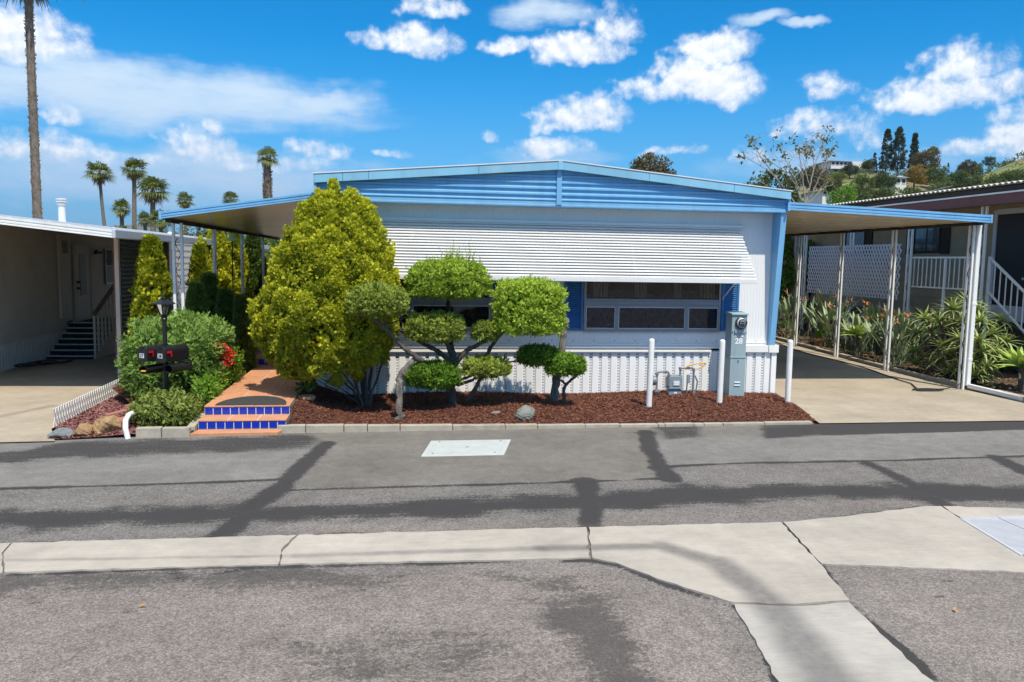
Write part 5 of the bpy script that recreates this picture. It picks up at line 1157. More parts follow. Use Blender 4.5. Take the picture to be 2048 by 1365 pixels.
# 2: main juniper
t2 = thing('cloud_juniper', 'large cloud pruned juniper with many pads before the left window', 'tree', W(905, 812, 11.75)*[1, 1, 0]+[0, 0, .06], 'cloud pruned junipers')
b = MB(); limb(b, [W(905, 815, YJ), W(903, 790, YJ), W(902, 765, YJ), W(904, 735, YJ), W(905, 712, YJ), W(902, 690, YJ)], .072, .042, 10, .008, 6); spin_bark(b, .004, 1); b.build('trunk', MATS['bark'], t2, smooth=True)
for i, (pts, r0, r1) in enumerate((([(904, 728), (880, 705), (850, 690), (815, 670), (795, 655)], .042, .018), ([(903, 712), (895, 690), (884, 672), (876, 655)], .035, .02), ([(906, 735), (930, 705), (955, 690), (975, 680)], .045, .022), ([(970, 715), (985, 690), (1005, 665), (1030, 640)], .032, .018), ([(908, 770), (925, 768), (945, 760), (960, 750)], .03, .016), ([(904, 700), (897, 640), (896, 600), (894, 570)], .04, .02), ([(932, 802), (950, 780), (958, 762), (965, 745)], .04, .02), ([(955, 745), (965, 725), (972, 705)], .025, .014), ([(908, 765), (935, 755), (968, 740), (990, 728), (1020, 724), (1040, 722)], .022, .010), ([(905, 770), (880, 765), (860, 758)], .028, .014))):
    b = MB(); limb(b, [W(x, y, YJ-.02*j) for j, (x, y) in enumerate(pts)], r0, r1, 8, .005, 10+i); b.build('limb', MATS['bark_dark' if i in (5,) else 'bark'], t2, smooth=True)
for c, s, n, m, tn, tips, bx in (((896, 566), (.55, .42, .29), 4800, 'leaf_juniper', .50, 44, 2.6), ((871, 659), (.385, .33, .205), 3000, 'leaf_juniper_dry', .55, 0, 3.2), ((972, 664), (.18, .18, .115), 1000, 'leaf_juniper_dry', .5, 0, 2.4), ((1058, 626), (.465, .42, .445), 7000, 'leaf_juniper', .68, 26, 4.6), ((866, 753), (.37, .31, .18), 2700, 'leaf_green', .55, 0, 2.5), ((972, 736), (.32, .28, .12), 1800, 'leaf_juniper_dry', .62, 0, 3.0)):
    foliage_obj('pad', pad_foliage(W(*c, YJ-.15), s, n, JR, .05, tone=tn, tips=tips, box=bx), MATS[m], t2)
rr_ = np.random.default_rng(77); q = []
for k in range(34):   # long untrimmed shoots on the top pad
    x = rr_.normal(915, 26); y0 = 530; h = rr_.uniform(20, 62)*(1-abs(x-925)/110); p = W(x, y0, YJ-.15+rr_.normal(0, .1)); kk = 14; tz = np.linspace(0, 1, kk); Q = p+np.stack([tz*rr_.normal(.0, .05), tz*0, tz*h*.0072], 1)
    q.append(spray_cloud(Q, np.array((0, 0, 1.0))+rr_.normal(size=(kk, 3))*.5, .04*(1.15-tz*.75), *T_TUFT, np.clip(rr_.normal(.6, .15, kk), 0, 1), rr_))
foliage_obj('shoots', q, MATS['leaf_juniper'], t2)
# 3: grey dead stump pole and 4: small right juniper
b = MB(); limb(b, [W(1108, 806, 11.85), W(1112, 770, 11.85), W(1122, 710, 11.85), W(1128, 665, 11.85), W(1129, 645, 11.85)], .070, .034, 10, .008, 21); spin_bark(b, .003, 2); st = b.build('stump', MATS['bark_pale'], smooth=True); tag(st, 'bare grey sawn off trunk behind the right juniper pads', 'tree stump')
b = MB(); b.lathe([(.045, -.03), (.05, 0), (.044, .03)], W(1132, 642, 11.82), 12, (.5, -.8, .2)); b.build('cut_end', MATS['bark_pale'], st)
t3 = thing('cloud_juniper', 'small cloud pruned juniper with two pads right of the stump', 'tree', W(1128, 808, 11.55)*[1, 1, 0]+[0, 0, .06], 'cloud pruned junipers')
b = MB(); limb(b, [W(1128, 812, 11.5), W(1128, 790, 11.5), W(1130, 772, 11.5), W(1146, 758, 11.5), W(1158, 748, 11.5)], .032, .016, 8, .004, 22); b.build('trunk', MATS['bark'], t3, smooth=True)
b = MB(); limb(b, [W(1133, 768, 11.5), W(1112, 755, 11.5), W(1098, 740, 11.5), W(1085, 725, 11.5)], .018, .01, 7, .004, 23); b.build('limb', MATS['bark'], t3, smooth=True)
foliage_obj('pad', pad_foliage(W(1130, 732, 11.4), (.265, .24, .15), 1700, JR, .047, tone=.62, box=3), MATS['leaf_green'], t3)
foliage_obj('pad', pad_foliage(W(1077, 713, 11.5), (.285, .24, .135), 1700, JR, .047, tone=.35, box=2.6), MATS['leaf_green'], t3)

# --- left shrubs
SR = np.random.default_rng(31)
def shrub(name, label, cat, boxes, n, size, m, tmpl=T_TUFT, tone=.5, stems=(), r=SR, group=None, lump=.13, up=.35):
    c0 = np.array(boxes[0][0]); t = thing(name, label, cat, (c0[0], c0[1], boxes[0][2] if len(boxes[0]) > 2 else .08), group); parts = []
    tot = sum(b[1][0]*b[1][1]+b[1][0]*b[1][2] for b in boxes)
    for bx in boxes:
        c, s = bx[0], bx[1]; k = int(n*(s[0]*s[1]+s[0]*s[2])/tot); u = sphere_pts(k, r); q = (np.abs(u)**3)  .sum(1)**(-1/3); u = u*q[:, None]
        lp_ = 1+lump*np.sin(u[:, 0]*7+c[0]*5)*np.sin(u[:, 1]*6+c[1]*3)+lump*.8*np.sin(u[:, 2]*8+u[:, 0]*5)
        P = np.array(c)+u*np.array(s)*(lp_*r.uniform(.72, 1.04, k))[:, None]; nr_ = unit(u/np.array(s)); D = nr_*.5+r.normal(size=(k, 3))*.65+np.array((0, 0, up))
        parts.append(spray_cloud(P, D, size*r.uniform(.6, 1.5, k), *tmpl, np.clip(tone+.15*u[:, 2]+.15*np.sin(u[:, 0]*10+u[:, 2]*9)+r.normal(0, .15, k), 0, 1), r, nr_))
    foliage_obj('foliage', parts, MATS[m], t)
    for i, (a, e, r0) in enumerate(stems or [(np.array((c0[0], c0[1], .05)), c0+np.array((0, 0, .2)), .03)]):
        b = MB(); limb(b, [a, (np.array(a)+np.array(e))/2+np.array((.03, .02, 0)), e], r0, r0*.4, 6, .004, i); b.build('stem', MATS['bark_dark'], t, smooth=True)
    return t
shrub('juniper_hedge', 'dense trimmed juniper hedge behind the mailboxes', 'hedge', [((-3.20, 12.55, .86), (.66, .60, .41)), ((-2.96, 12.15, .70), (.40, .42, .40)), ((-3.55, 12.2, .66), (.32, .44, .44)), ((-3.40, 12.0, .42), (.36, .33, .32))], 15000, .075, 'leaf_hedge', tone=.5)
shrub('low_shrub', 'low yellow green shrub in front of the lamp post above the kerb', 'shrub', [((-2.92, 10.44, .20), (.36, .25, .15)), ((-2.98, 10.76, .25), (.34, .28, .17)), ((-2.70, 10.60, .22), (.18, .25, .16))], 4600, .05, 'leaf_shrub', T_LEAF, .42)
shrub('flowering_shrub', 'leafy shrub with red blooms at the left edge of the walk', 'shrub', [((-2.62, 12.7, .50), (.22, .35, .30)), ((-2.66, 12.0, .32), (.2, .45, .22)), ((-2.60, 11.45, .30), (.16, .4, .18))], 4200, .055, 'leaf_green', T_LEAF, .55)
fl = thing('flower_pot', 'narrow terracotta pot with red flowers beside the walk', 'flower pot', (-2.56, 12.15, .2))
b = MB(); b.lathe([(.055, 0), (.062, .02), (.075, .24), (.085, .245), (.085, .275), (.07, .275), (.068, .25)], (-2.57, 12.15, .40), 16); b.build('pot', MATS['terracotta'], fl, smooth=True)
for i, (x, y) in enumerate(((434, 700), (441, 712), (457, 703), (459, 714), (444, 697), (428, 704), (451, 694), (437, 690), (424, 695), (462, 722), (452, 722), (446, 706), (466, 709))):
    c = at(x, y, 12.08); parts = []
    P = np.tile(c, (16, 1))+SR.normal(size=(16, 3))*.022; parts = [spray_cloud(P, SR.normal(size=(16, 3))+np.array((0, -.6, .4)), .055*SR.uniform(.7, 1.2, 16), *T_LEAF, SR.uniform(0, 1, 16), SR)]
    foliage_obj('bloom', parts, MATS['flower_red'], fl)
b = MB(); b.tube([(-2.57, 12.15, .64), (-2.56, 12.13, .78)], .012, 6); b.build('stem', MATS['bark_dark'], fl)
# small potted plant at the foot of the golden tree
pt = thing('flower_pot', 'terracotta pot half hidden under the golden tree by the steps', 'flower pot', (-1.24, 11.3, .08))
b = MB(); b.lathe([(.075, 0), (.105, .17), (.118, .175), (.118, .215), (.10, .215), (.095, .18)], (-1.24, 11.3, .07), 18); b.build('pot', MATS['terracotta'], pt, smooth=True)
foliage_obj('foliage', [clumps(np.array([(-1.24, 11.3, .36)]), np.array([(0, 0, 1.0)]), np.array([.13]), 120, .06, T_LEAF, SR, np.array([.3]))], MATS['leaf_deep'], pt)

def conifer(name, label, x, y, z0, h, w, n, m, size=.06, tone=.5, seed=1, group=None, d=None, dome=1.6):
    r = np.random.default_rng(seed); t = thing(name, label, 'tree', (x, y, z0), group); k = n
    f = r.uniform(0.03, 1, k); th = r.uniform(0, 6.283, k); R = w/2*np.clip((1-f**dome), 0, 1)**.75*np.clip(f*6+.45, 0, 1); lob = 1+.14*np.sin(th*4+f*9+seed)+.09*np.sin(th*7-f*16)
    nrm = np.stack([np.cos(th), np.sin(th)*(d or 1), np.full(k, .4)], 1); P = np.stack([x+np.cos(th)*R*lob, y+np.sin(th)*R*lob*(d or 1), z0+.05+f*(h-.1)], 1)
    rd = r.uniform(.09, .17, k)*np.clip(w, .5, 1)
    parts = [clumps(P-unit(nrm)*rd[:, None]*.7, nrm, rd, 46, size*.85, T_FAN, r, np.clip(tone+r.normal(0, .12, k)+.1*np.sin(th*3+f*8), 0, 1), .4)]
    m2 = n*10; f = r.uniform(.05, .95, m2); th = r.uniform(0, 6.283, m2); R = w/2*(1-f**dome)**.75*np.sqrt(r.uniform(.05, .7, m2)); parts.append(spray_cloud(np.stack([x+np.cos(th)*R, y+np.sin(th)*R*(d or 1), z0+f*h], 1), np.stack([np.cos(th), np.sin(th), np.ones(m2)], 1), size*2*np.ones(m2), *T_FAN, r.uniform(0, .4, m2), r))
    foliage_obj('crown', parts, MATS[m], t)
    b = MB(); b.tube([(x, y, z0-.05), (x, y, z0+h*.7)], [.05, .02], 8); b.build('trunk', MATS['bark_dark'], t, smooth=True); return t
p = at(303, 620, 13.9)
conifer('golden_thuja', 'slim golden thuja standing before the dark slatted screen', p[0]+.02, 13.9, .05, 2.50, .68, 190, 'leaf_gold', .06, .62, 2, dome=2.6)
LG = 'conifers under the left patio cover'
for i, (x, yb, yt, w, Y, m, tn, lab) in enumerate((
    (418, 640, 545, 48, 15.2, 'leaf_hedge', .5, 'dark upright conifer between the two front patio posts'),
    (393, 650, 565, 50, 13.9, 'leaf_hedge', .35, 'dark rounded conifer just right of the front patio post'),
    (450, 660, 578, 44, 14.6, 'leaf_hedge', .3, 'small dark conifer behind the right end of the hedge'),
    (484, 700, 592, 36, 14.2, 'leaf_hedge', .3, 'dark narrow conifer beside the walk at the golden tree'),
    (432, 560, 450, 78, 19.0, 'leaf_gold', .9, 'bright yellow conifer seen behind the front patio posts'),
    (400, 560, 474, 52, 17.6, 'leaf_gold', .8, 'yellow green conifer just right of the front patio post top'),
    (468, 560, 452, 60, 20.5, 'leaf_gold', .75, 'yellow conifer seen right of the second patio post'),
    (398, 640, 484, 40, 16.4, 'leaf_gold', .45, 'slim yellow green conifer left of the dark one under the cover'),
    (505, 600, 458, 66, 22.5, 'leaf_deep', .7, 'tall leafy conifer far back by the last patio post'))):
    a = at(x, yt, Y); e = at(x, yb, Y); ww = w/FPX*Y*1.05; conifer('patio_conifer', lab, a[0], Y, .06, a[2]-.06, ww, int(90+70*ww), m, .06, tn, 40+i, LG, dome=2.2)
# sun shaped garden ornament
so_ = thing('sun_ornament', 'green metal sun ornament on a pole under the patio cover', 'garden ornament', at(463, 640, 17.6)*[1, 1, 0]+[0, 0, .1]); c = at(464, 475, 17.6)
b = MB(); b.lathe([(.085, -.008), (.085, .008)], c, 18, (0, -1, 0)); b.build('disc', MATS['sun_ornament'], so_)
for k in range(12):
    t = 2*math.pi*k/12; q = lambda rr, a: c+np.array((math.cos(t+a)*rr, 0, math.sin(t+a)*rr)); b = MB(); b.tube([q(.10, -.2), q(.165, 0), q(.10, .2)], .006, 5); b.build('sun_ray', MATS['iron_black'], so_)
b = MB(); b.tube([(c[0], c[1], .1), (c[0], c[1], c[2]-.09)], .012, 6); b.build('pole', MATS['iron_black'], so_)
# dark wooden rail with turned posts at the porch
pr2 = thing('porch_rail', 'dark wooden porch rail beside the walk behind the golden tree', 'railing', (-1.75, 16.2, .4))
b = MB(); b.box(-2.45, -1.15, 16.15, 16.22, 1.30, 1.36); b.box(-2.45, -1.15, 16.16, 16.21, .60, .64); b.build('rail', MATS['dark_brown'], pr2)
for i in range(11):
    x = -2.4+i*.12; b = MB(); b.box(x-.018, x+.018, 16.165, 16.205, .642, 1.298); b.build('baluster', MATS['dark_brown'], pr2)
# ------------------------------------------------------------------ beige home on the left
XW = -7.18
nl = thing('mobile_home', 'beige mobile home with white carport roof left of the picture', 'house', (-8.5, 20, 0))
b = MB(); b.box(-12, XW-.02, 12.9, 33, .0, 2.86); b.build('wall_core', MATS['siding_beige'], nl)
z = .52; row = 0
brd = {}
while z < 2.80:
    h = min(.205, 2.82-z); y = 12.9+(row % 2)*1.2
    ya = 12.9
    while ya < 33:
        yb = min(33, y+2.4 if ya > 12.9 else y+1.2); L = round(yb-ya, 3)
        key = (L, round(h, 3))
        if key not in brd:
            m_ = MB(); m_.hexa([(-.005, .002, 0), (.022, .002, 0), (.022, L-.002, 0), (-.005, L-.002, 0), (-.005, .002, h-.002), (.008, .002, h-.002), (.008, L-.002, h-.002), (-.005, L-.002, h-.002)])
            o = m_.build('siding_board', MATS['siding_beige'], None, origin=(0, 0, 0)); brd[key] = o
        else: o = brd[key].copy(); COL.objects.link(o)
        o.parent = nl; o.location = tuple(np.array((XW-.02, ya, z))-wloc(nl)); ya = yb; y = yb
    z += .205; row += 1
b = MB(); ys = np.arange(12.9, 26, .055)
for i, y in enumerate(ys):
    b.box(XW+.012, XW+(.030 if i % 2 else .020), y, y+(.036 if i % 2 else .053), 0, .52)
b.build('skirting', MATS['skirt_beige'], nl)
# door, cabinet, window, lamp
d = MB(); d.box(XW, XW+.05, 19.16, 19.22, .68, 2.40); d.box(XW, XW+.05, 20.12, 20.18, .68, 2.40); d.box(XW, XW+.05, 19.22, 20.12, 2.36, 2.42); dr = d.build('door', MATS['door_beige'], nl, bevel=.004)
b = MB(); b.box(XW+.003, XW+.03, 19.23, 20.11, .69, 2.355); b.build('door_leaf', MATS['door_beige'], dr)
b = MB(); b.box(XW+.03, XW+.036, 19.47, 19.87, 1.25, 2.2); b.build('pane', MATS['door_dark'], dr)
for z_ in (1.42, 1.56):
    b = MB(); b.lathe([(.028, 0), (.03, .02), (.012, .06), (.03, .075), (.002, .09)], (XW+.03, 19.31, z_), 10, (1, 0, 0)); b.build('handle', MATS['iron_black'], dr, smooth=True)
b = MB(); b.box(XW+.003, XW+.06, 18.35, 18.92, .80, 2.60); cb = b.build('cabinet', MATS['door_beige'], nl, bevel=.006)
for i in range(4):
    b = MB(); b.box(XW+.06, XW+.064, 18.50+i*.075, 18.535+i*.075, 2.20, 2.48); b.build('vent_slot', MATS['slot_dark'], cb)
b = MB(); b.box(XW+.01, XW+.04, 21.12, 21.75, 1.45, 2.34); wn_ = b.build('window', MATS['frame_grey'], nl, bevel=.004)
b = MB(); b.box(XW+.04, XW+.044, 21.18, 21.69, 1.50, 1.90); b.build('pane', MATS['door_dark'], wn_)
b = MB(); b.box(XW+.04, XW+.044, 21.18, 21.69, 1.92, 2.30); b.build('pane', MATS['sheer'], wn_)
b = MB(); b.lathe([(.05, 0), (.05, .03), (.03, .05)], (XW+.02, 20.55, 2.26), 10, (1, 0, 0)); b.box(XW+.03, XW+.10, 20.40, 20.72, 2.20, 2.27); b.build('porch_lamp', MATS['dark_brown'], nl)
b = MB(); b.box(XW+.005, XW+.03, 18.75, 19.0, .55, .72); b.build('foundation_vent', MATS['slot_dark'], nl)
# carport roof of the beige home
nc = thing('carport', 'white metal carport roof over the left driveway', 'carport', (-5.7, 15, 0))
zr = lambda x: 2.545+.106*(-4.16-x)
b = MB(); b.hexa([(-7.3, 12.62, zr(-7.3)-.09), (-4.16, 12.62, zr(-4.16)-.09), (-4.16, 27, zr(-4.16)-.09), (-7.3, 27, zr(-7.3)-.09), (-7.3, 12.62, zr(-7.3)), (-4.16, 12.62, zr(-4.16)), (-4.16, 27, zr(-4.16)), (-7.3, 27, zr(-7.3))]); b.build('roof_pan', MATS['roof_white'], nc)
b = MB(); rib_fascia(b, (-12, 12.62, zr(-7.3)+.30), (-4.15, 12.62, zr(-4.16)+.01), .11, .05); b.v = [(x, y, (zr(x)+.012-(0 if z > zr(x)-.0 else 0)) if False else z) for x, y, z in b.v]; b.v = []
b.f = []; rib_fascia(b, (-7.3, 12.62, zr(-7.3)+.012), (-4.15, 12.62, zr(-4.16)+.012), .115, .05); b.build('fascia', MATS['white_paint'], nc)
b = MB(); b.box(-4.16, -4.10, 12.57, 27, 2.435, 2.565); b.build('gutter', MATS['alu'], nc, bevel=.01)
for i in range(12):
    x = -7.2+i*.27; b = MB(); b.hexa([(x, 12.66, zr(x)), (x+.02, 12.66, zr(x)), (x+.02, 26.98, zr(x)), (x, 26.98, zr(x)), (x, 12.66, zr(x)+.022), (x+.02, 12.66, zr(x)+.022), (x+.02, 26.98, zr(x)+.022), (x, 26.98, zr(x)+.022)]); b.build('pan_rib', MATS['roof_white'], nc)
for y in (14.45, 17.45, 21, 25):
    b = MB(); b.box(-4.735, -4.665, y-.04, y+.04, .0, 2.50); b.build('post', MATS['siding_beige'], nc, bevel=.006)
b = MB(); b.box(-4.77, -4.735, 14.44, 14.46, .0, 2.5); b.build('post_edge', MATS['red_brown'], nc)
b = MB(); b.hexa([(-12.3, 12.9, 2.92), (-7.28, 12.9, 2.84), (-7.28, 33, 2.84), (-12.3, 33, 2.92), (-12.3, 12.9, 3.16), (-7.28, 12.9, 2.90), (-7.28, 33, 2.90), (-12.3, 33, 3.16)]); b.build('roof', MATS['roof_white'], nl)
vp = MB(); vp.lathe([(.20, 0), (.10, .06), (.085, .10), (.085, .50)], (-8.6, 22.4, 2.95), 16); vpo = vp.build('roof_vent', MATS['roof_white'], nl, smooth=False)
for z_, r in ((.50, .115), (.56, .135), (.62, .135)):
    b = MB(); b.lathe([(r, 0), (r, .035), (r*.8, .045)], (-8.6, 22.4, 2.95+z_), 16); b.build('vent_cap', MATS['alu'], vpo)
for x, y in ((-7.9, 16.5), (-8.2, 25), (-7.7, 29), (-8.3, 19.3)):
    b = MB(); b.lathe([(.10, 0), (.09, .06), (.05, .09), (.002, .1)], (x, y, 2.90), 10); b.build('roof_cap', MATS['roof_white'], nl, smooth=True)
# stairs with carpeted treads
st_ = thing('entry_stairs', 'dark carpeted entry stairs with pale nosings at the beige home', 'stairs', (-6.7, 18.3, 0))
for i in range(7):
    y = 17.48+i*.215; z1 = .098*(i+1); b = MB(); b.box(XW+.06, -6.24, y, 19.0 if i == 6 else y+.235, 0 if i == 0 else z1-.098, z1-.012); b.build('step', MATS['stair_carpet'], st_)
    b = MB(); b.box(XW+.06, -6.20, y-.012, y+.012, z1-.012, z1+.012); b.build('nosing', MATS['tread_edge'], st_)
b = MB(); b.box(XW+.06, -6.24, 19.0, 20.4, .0, .68); b.build('landing', MATS['stair_carpet'], st_)
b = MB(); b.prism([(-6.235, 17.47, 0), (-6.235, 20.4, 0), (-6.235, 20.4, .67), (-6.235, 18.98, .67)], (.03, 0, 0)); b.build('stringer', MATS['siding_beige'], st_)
rl = thing('stair_railing', 'brown wooden stair railing with pale balusters at the beige home', 'railing', (-6.2, 18.5, 0))
b = MB(); b.bar((-6.18, 17.5, .95), (-6.18, 19.0, 1.62), .05, .07); b.bar((-6.18, 19.0, 1.62), (-6.18, 20.4, 1.62), .05, .07); b.build('handrail', MATS['wood_brown'], rl)
for i in range(11):
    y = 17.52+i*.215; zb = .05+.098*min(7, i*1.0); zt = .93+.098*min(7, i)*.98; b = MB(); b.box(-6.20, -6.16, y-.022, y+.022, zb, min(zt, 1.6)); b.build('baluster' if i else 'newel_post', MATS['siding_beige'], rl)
# slatted metal screen between the drives
sc_ = thing('slatted_screen', 'dark slatted metal screen behind the slim golden thuja', 'screen', (-4.66, 16, 0))
b = MB(); b.box(-4.70, -4.675, 14.56, 17.4, .1, 2.46); b.build('backing', MATS['screen_dark'], sc_)
for i in range(31):
    zz_ = .14+i*.075; b = MB(); b.hexa([(-4.675, 14.56, zz_), (-4.64, 14.56, zz_-.012), (-4.64, 17.4, zz_-.012), (-4.675, 17.4, zz_), (-4.675, 14.56, zz_+.012), (-4.64, 14.56, zz_-.004), (-4.64, 17.4, zz_-.004), (-4.675, 17.4, zz_+.012)]); b.build('slat', MATS['frame_grey'], sc_)

# ------------------------------------------------------------------ tan home on the right
XR = 13.4; PF = 1.05
nr_ = thing('mobile_home', 'tan home with brown fascia and raised porch at right', 'house', (15, 18, 0))
b = MB(); b.box(XR+.02, 22, 12.4, 31, 0, 3.75); b.build('wall_core', MATS['siding_tan'], nr_)
brd2 = {}; z = PF; row = 0
while z < 3.7:
    ya = 12.4; first = True
    while ya < 31:
        L = (1.2 if row % 2 else 2.4) if first else 2.4; first = False; yb = min(31, ya+L); key = round(yb-ya, 3)
        if key not in brd2:
            m_ = MB(); m_.hexa([(-.018, .002, 0), (.005, .002, 0), (.005, key-.002, 0), (-.018, key-.002, 0), (-.004, .002, .203), (.005, .002, .203), (.005, key-.002, .203), (-.004, key-.002, .203)]); o = m_.build('siding_board', MATS['siding_tan'], None, origin=(0, 0, 0)); brd2[key] = o
        else: o = brd2[key].copy(); COL.objects.link(o)
        o.parent = nr_; o.location = tuple(np.array((XR+.018, ya, z))-wloc(nr_)); ya = yb
    z += .205; row += 1
b = MB(); b.box(XR-.04, XR+.01, 15.35, 15.45, PF, 3.52); b.box(XR-.04, XR+.01, 16.46, 16.56, PF, 3.52); b.box(XR-.04, XR+.01, 15.45, 16.46, 3.42, 3.54); dd = b.build('door', MATS['lattice_grey'], nr_, bevel=.004)
b = MB(); b.box(XR-.015, XR-.001, 15.452, 16.458, PF+.35, 3.418); b.build('door_leaf', MATS['door_dark'], dd)
b = MB(); b.box(XR-.018, XR-.001, 15.452, 16.458, PF+.01, PF+.348); b.build('kick_panel', MATS['lattice_grey'], dd)
b = MB(); b.lathe([(.02, 0), (.03, .05), (.002, .06)], (XR-.016, 15.55, 2.0), 8, (-1, 0, 0)); b.build('handle', MATS['alu'], dd)
def rwin(y0, y1, z0, z1, lab=None, shut=True):
    b = MB(); b.box(XR-.03, XR-.005, y0, y1, z0, z1); w = b.build('window', MATS['dark_brown'], nr_, bevel=.004)
    ym = (y0+y1)/2
    for a, c in ((y0+.05, ym-.025), (ym+.025, y1-.05)): b = MB(); b.box(XR-.036, XR-.030, a, c, z0+.05, z1-.05); b.build('pane', MATS['pane_mirror'], w)
    if shut:
        for a, c in ((y0-.34, y0-.02), (y1+.02, y1+.34)): b = MB(); b.box(XR-.03, XR-.005, a, c, z0-.03, z1+.03); b.build('shutter', MATS['dark_brown'], nr_, bevel=.004)
mm = mat('pane_mirror', (0.10, 0.13, 0.16), 0.06, 0.1, spec=0.9); MATS['pane_mirror'] = mm; mm.node_tree.nodes['Principled BSDF'].inputs['Metallic'].default_value = .55
rwin(18.35, 19.35, 2.58, 3.30); rwin(21.6, 22.6, 2.55, 3.35)
# eave, fascia, corrugated cover
b = MB(); b.hexa([(11.98, 12.2, 3.55), (13.5, 12.2, 3.62), (13.5, 31, 3.62), (11.98, 31, 3.55), (11.98, 12.2, 3.60), (13.5, 12.2, 3.67), (13.5, 31, 3.67), (11.98, 31, 3.60)]); b.build('porch_ceiling', MATS['siding_tan'], nr_)
b = MB(); b.box(11.93, 11.98, 12.2, 31, 3.50, 3.70); b.build('fascia', MATS['red_brown'], nr_, bevel=.004)
b = MB(); b.box(11.915, 11.985, 12.2, 31, 3.703, 3.735); b.build('drip_edge', MATS['white_paint'], nr_)
b = MB(); b.hexa([(12.0, 12.2, 3.61), (16.5, 12.2, 3.75), (16.5, 31, 3.75), (12.0, 31, 3.61), (12.0, 12.2, 3.85), (16.5, 12.2, 4.1), (16.5, 31, 4.1), (12.0, 31, 3.85)]); b.build('roof', MATS['roof_dark'], nr_)
cs = MB(); ny = 120
for i in range(ny):
    y = 12.2+i*.155
    for (ya, za, yb, zb) in ((y, 0, y+.0775, .045), (y+.0775, .045, y+.155, 0)): cs.add([(11.86, ya, 3.86+za), (11.86, yb, 3.86+zb), (16.6, yb, 4.12+zb), (16.6, ya, 4.12+za)], [(0, 1, 2, 3)])
co = cs.build('corrugated_cover', MATS['corr_sheet'], nr_, recalc=False); sm_ = co.modifiers.new('solid', 'SOLIDIFY'); sm_.thickness = .01
# porch deck, skirt boards, posts, railing, stairs
pc = thing('porch', 'raised dark porch deck of the tan home behind the aloes', 'porch', (12.8, 18, 0))
b = MB(); b.box(12.2, XR-.02, 15.3, 24, PF-.06, PF); b.build('deck', MATS['dark_brown'], pc)
for i in range(58):
    y = 15.3+i*.15; b = MB(); b.box(12.21, 12.235, y+.003, y+.147, 0, PF-.065); b.build('skirt_board', MATS['red_brown' if i % 3 else 'dark_brown'], pc)
for i in range(6):
    z1 = PF-.175*(i+1); y = 15.3-.28*(i+1)
    b = MB(); b.box(12.35, XR-.05, y, y+.30, z1-.05, z1); b.build('step', MATS['dark_brown'], pc)
for y in (15.32, 17.72, 20.2, 22.7): twin_post(12.14, y, .05, 3.5, pc, .13, .045, 'white_paint')
rr2 = thing('porch_railing', 'white metal railing with thin balusters along the porch and stairs', 'railing', (12.2, 16.4, PF))
b = MB(); b.box(12.175, 12.215, 15.3, 17.7, 2.42, 2.46); b.box(12.18, 12.21, 15.3, 17.7, 1.74, 1.77); b.bar((12.3, 15.25, 2.42), (12.3, 13.55, 1.28), .04, .04); b.bar((12.3, 15.25, 1.72), (12.3, 13.7, .62), .035, .035); b.build('rail', MATS['white_paint'], rr2)
for i in range(15):
    y = 15.42+i*.155; b = MB(); b.box(12.187, 12.205, y-.009, y+.009, 1.77, 2.42); b.build('baluster', MATS['white_paint'], rr2)
for i in range(9):
    y = 15.1-i*.165; f_ = (15.25-y)/1.7; b = MB(); b.box(12.291, 12.309, y-.009, y+.009, 1.72-1.10*f_*1.08, 2.42-1.14*f_); b.build('baluster', MATS['white_paint'], rr2)
for x, y, z0, z1 in ((12.2, 16.5, 1.05, 2.44), (12.3, 15.27, .6, 2.46), (12.3, 13.55, .02, 1.33)):
    b = MB(); b.box(x-.025, x+.025, y-.025, y+.025, z0, z1); b.build('newel_post', MATS['white_paint'], rr2, bevel=.004)
# grey lattice privacy panel
lt = thing('lattice_screen', 'grey white diagonal lattice panel hung along the porch', 'lattice', (12.08, 20.1, 1.4))
Y0, Y1, Z0, Z1 = 17.95, 22.35, 1.42, 2.77
def clip(p, q):
    """clip a diagonal in the panel rectangle (y,z)"""
    d = q-p; t0, t1 = 0.0, 1.0
    for k, lo, hi in ((0, Y0, Y1), (1, Z0, Z1)):
        if abs(d[k]) < 1e-9: continue
        a, c = (lo-p[k])/d[k], (hi-p[k])/d[k]
        if a > c: a, c = c, a
        t0, t1 = max(t0, a), min(t1, c)
    return (p+d*t0, p+d*t1) if t1-t0 > .02 else None
Hh = Z1-Z0; run = Hh*.62; k = Y0-run
while k < Y1:
    for s, off in ((1, 0.0), (-1, .008)):
        p = np.array((k if s > 0 else k+run, Z0)); q = np.array((k+run if s > 0 else k, Z1)); cq = clip(p, q)
        if cq is not None:
            b = MB(); b.bar((12.07+off, cq[0][0], cq[0][1]), (12.07+off, cq[1][0], cq[1][1]), .034, .007, up=(1, 0, 0)); b.build('slat', MATS['lattice_grey'], lt)
    k += .125
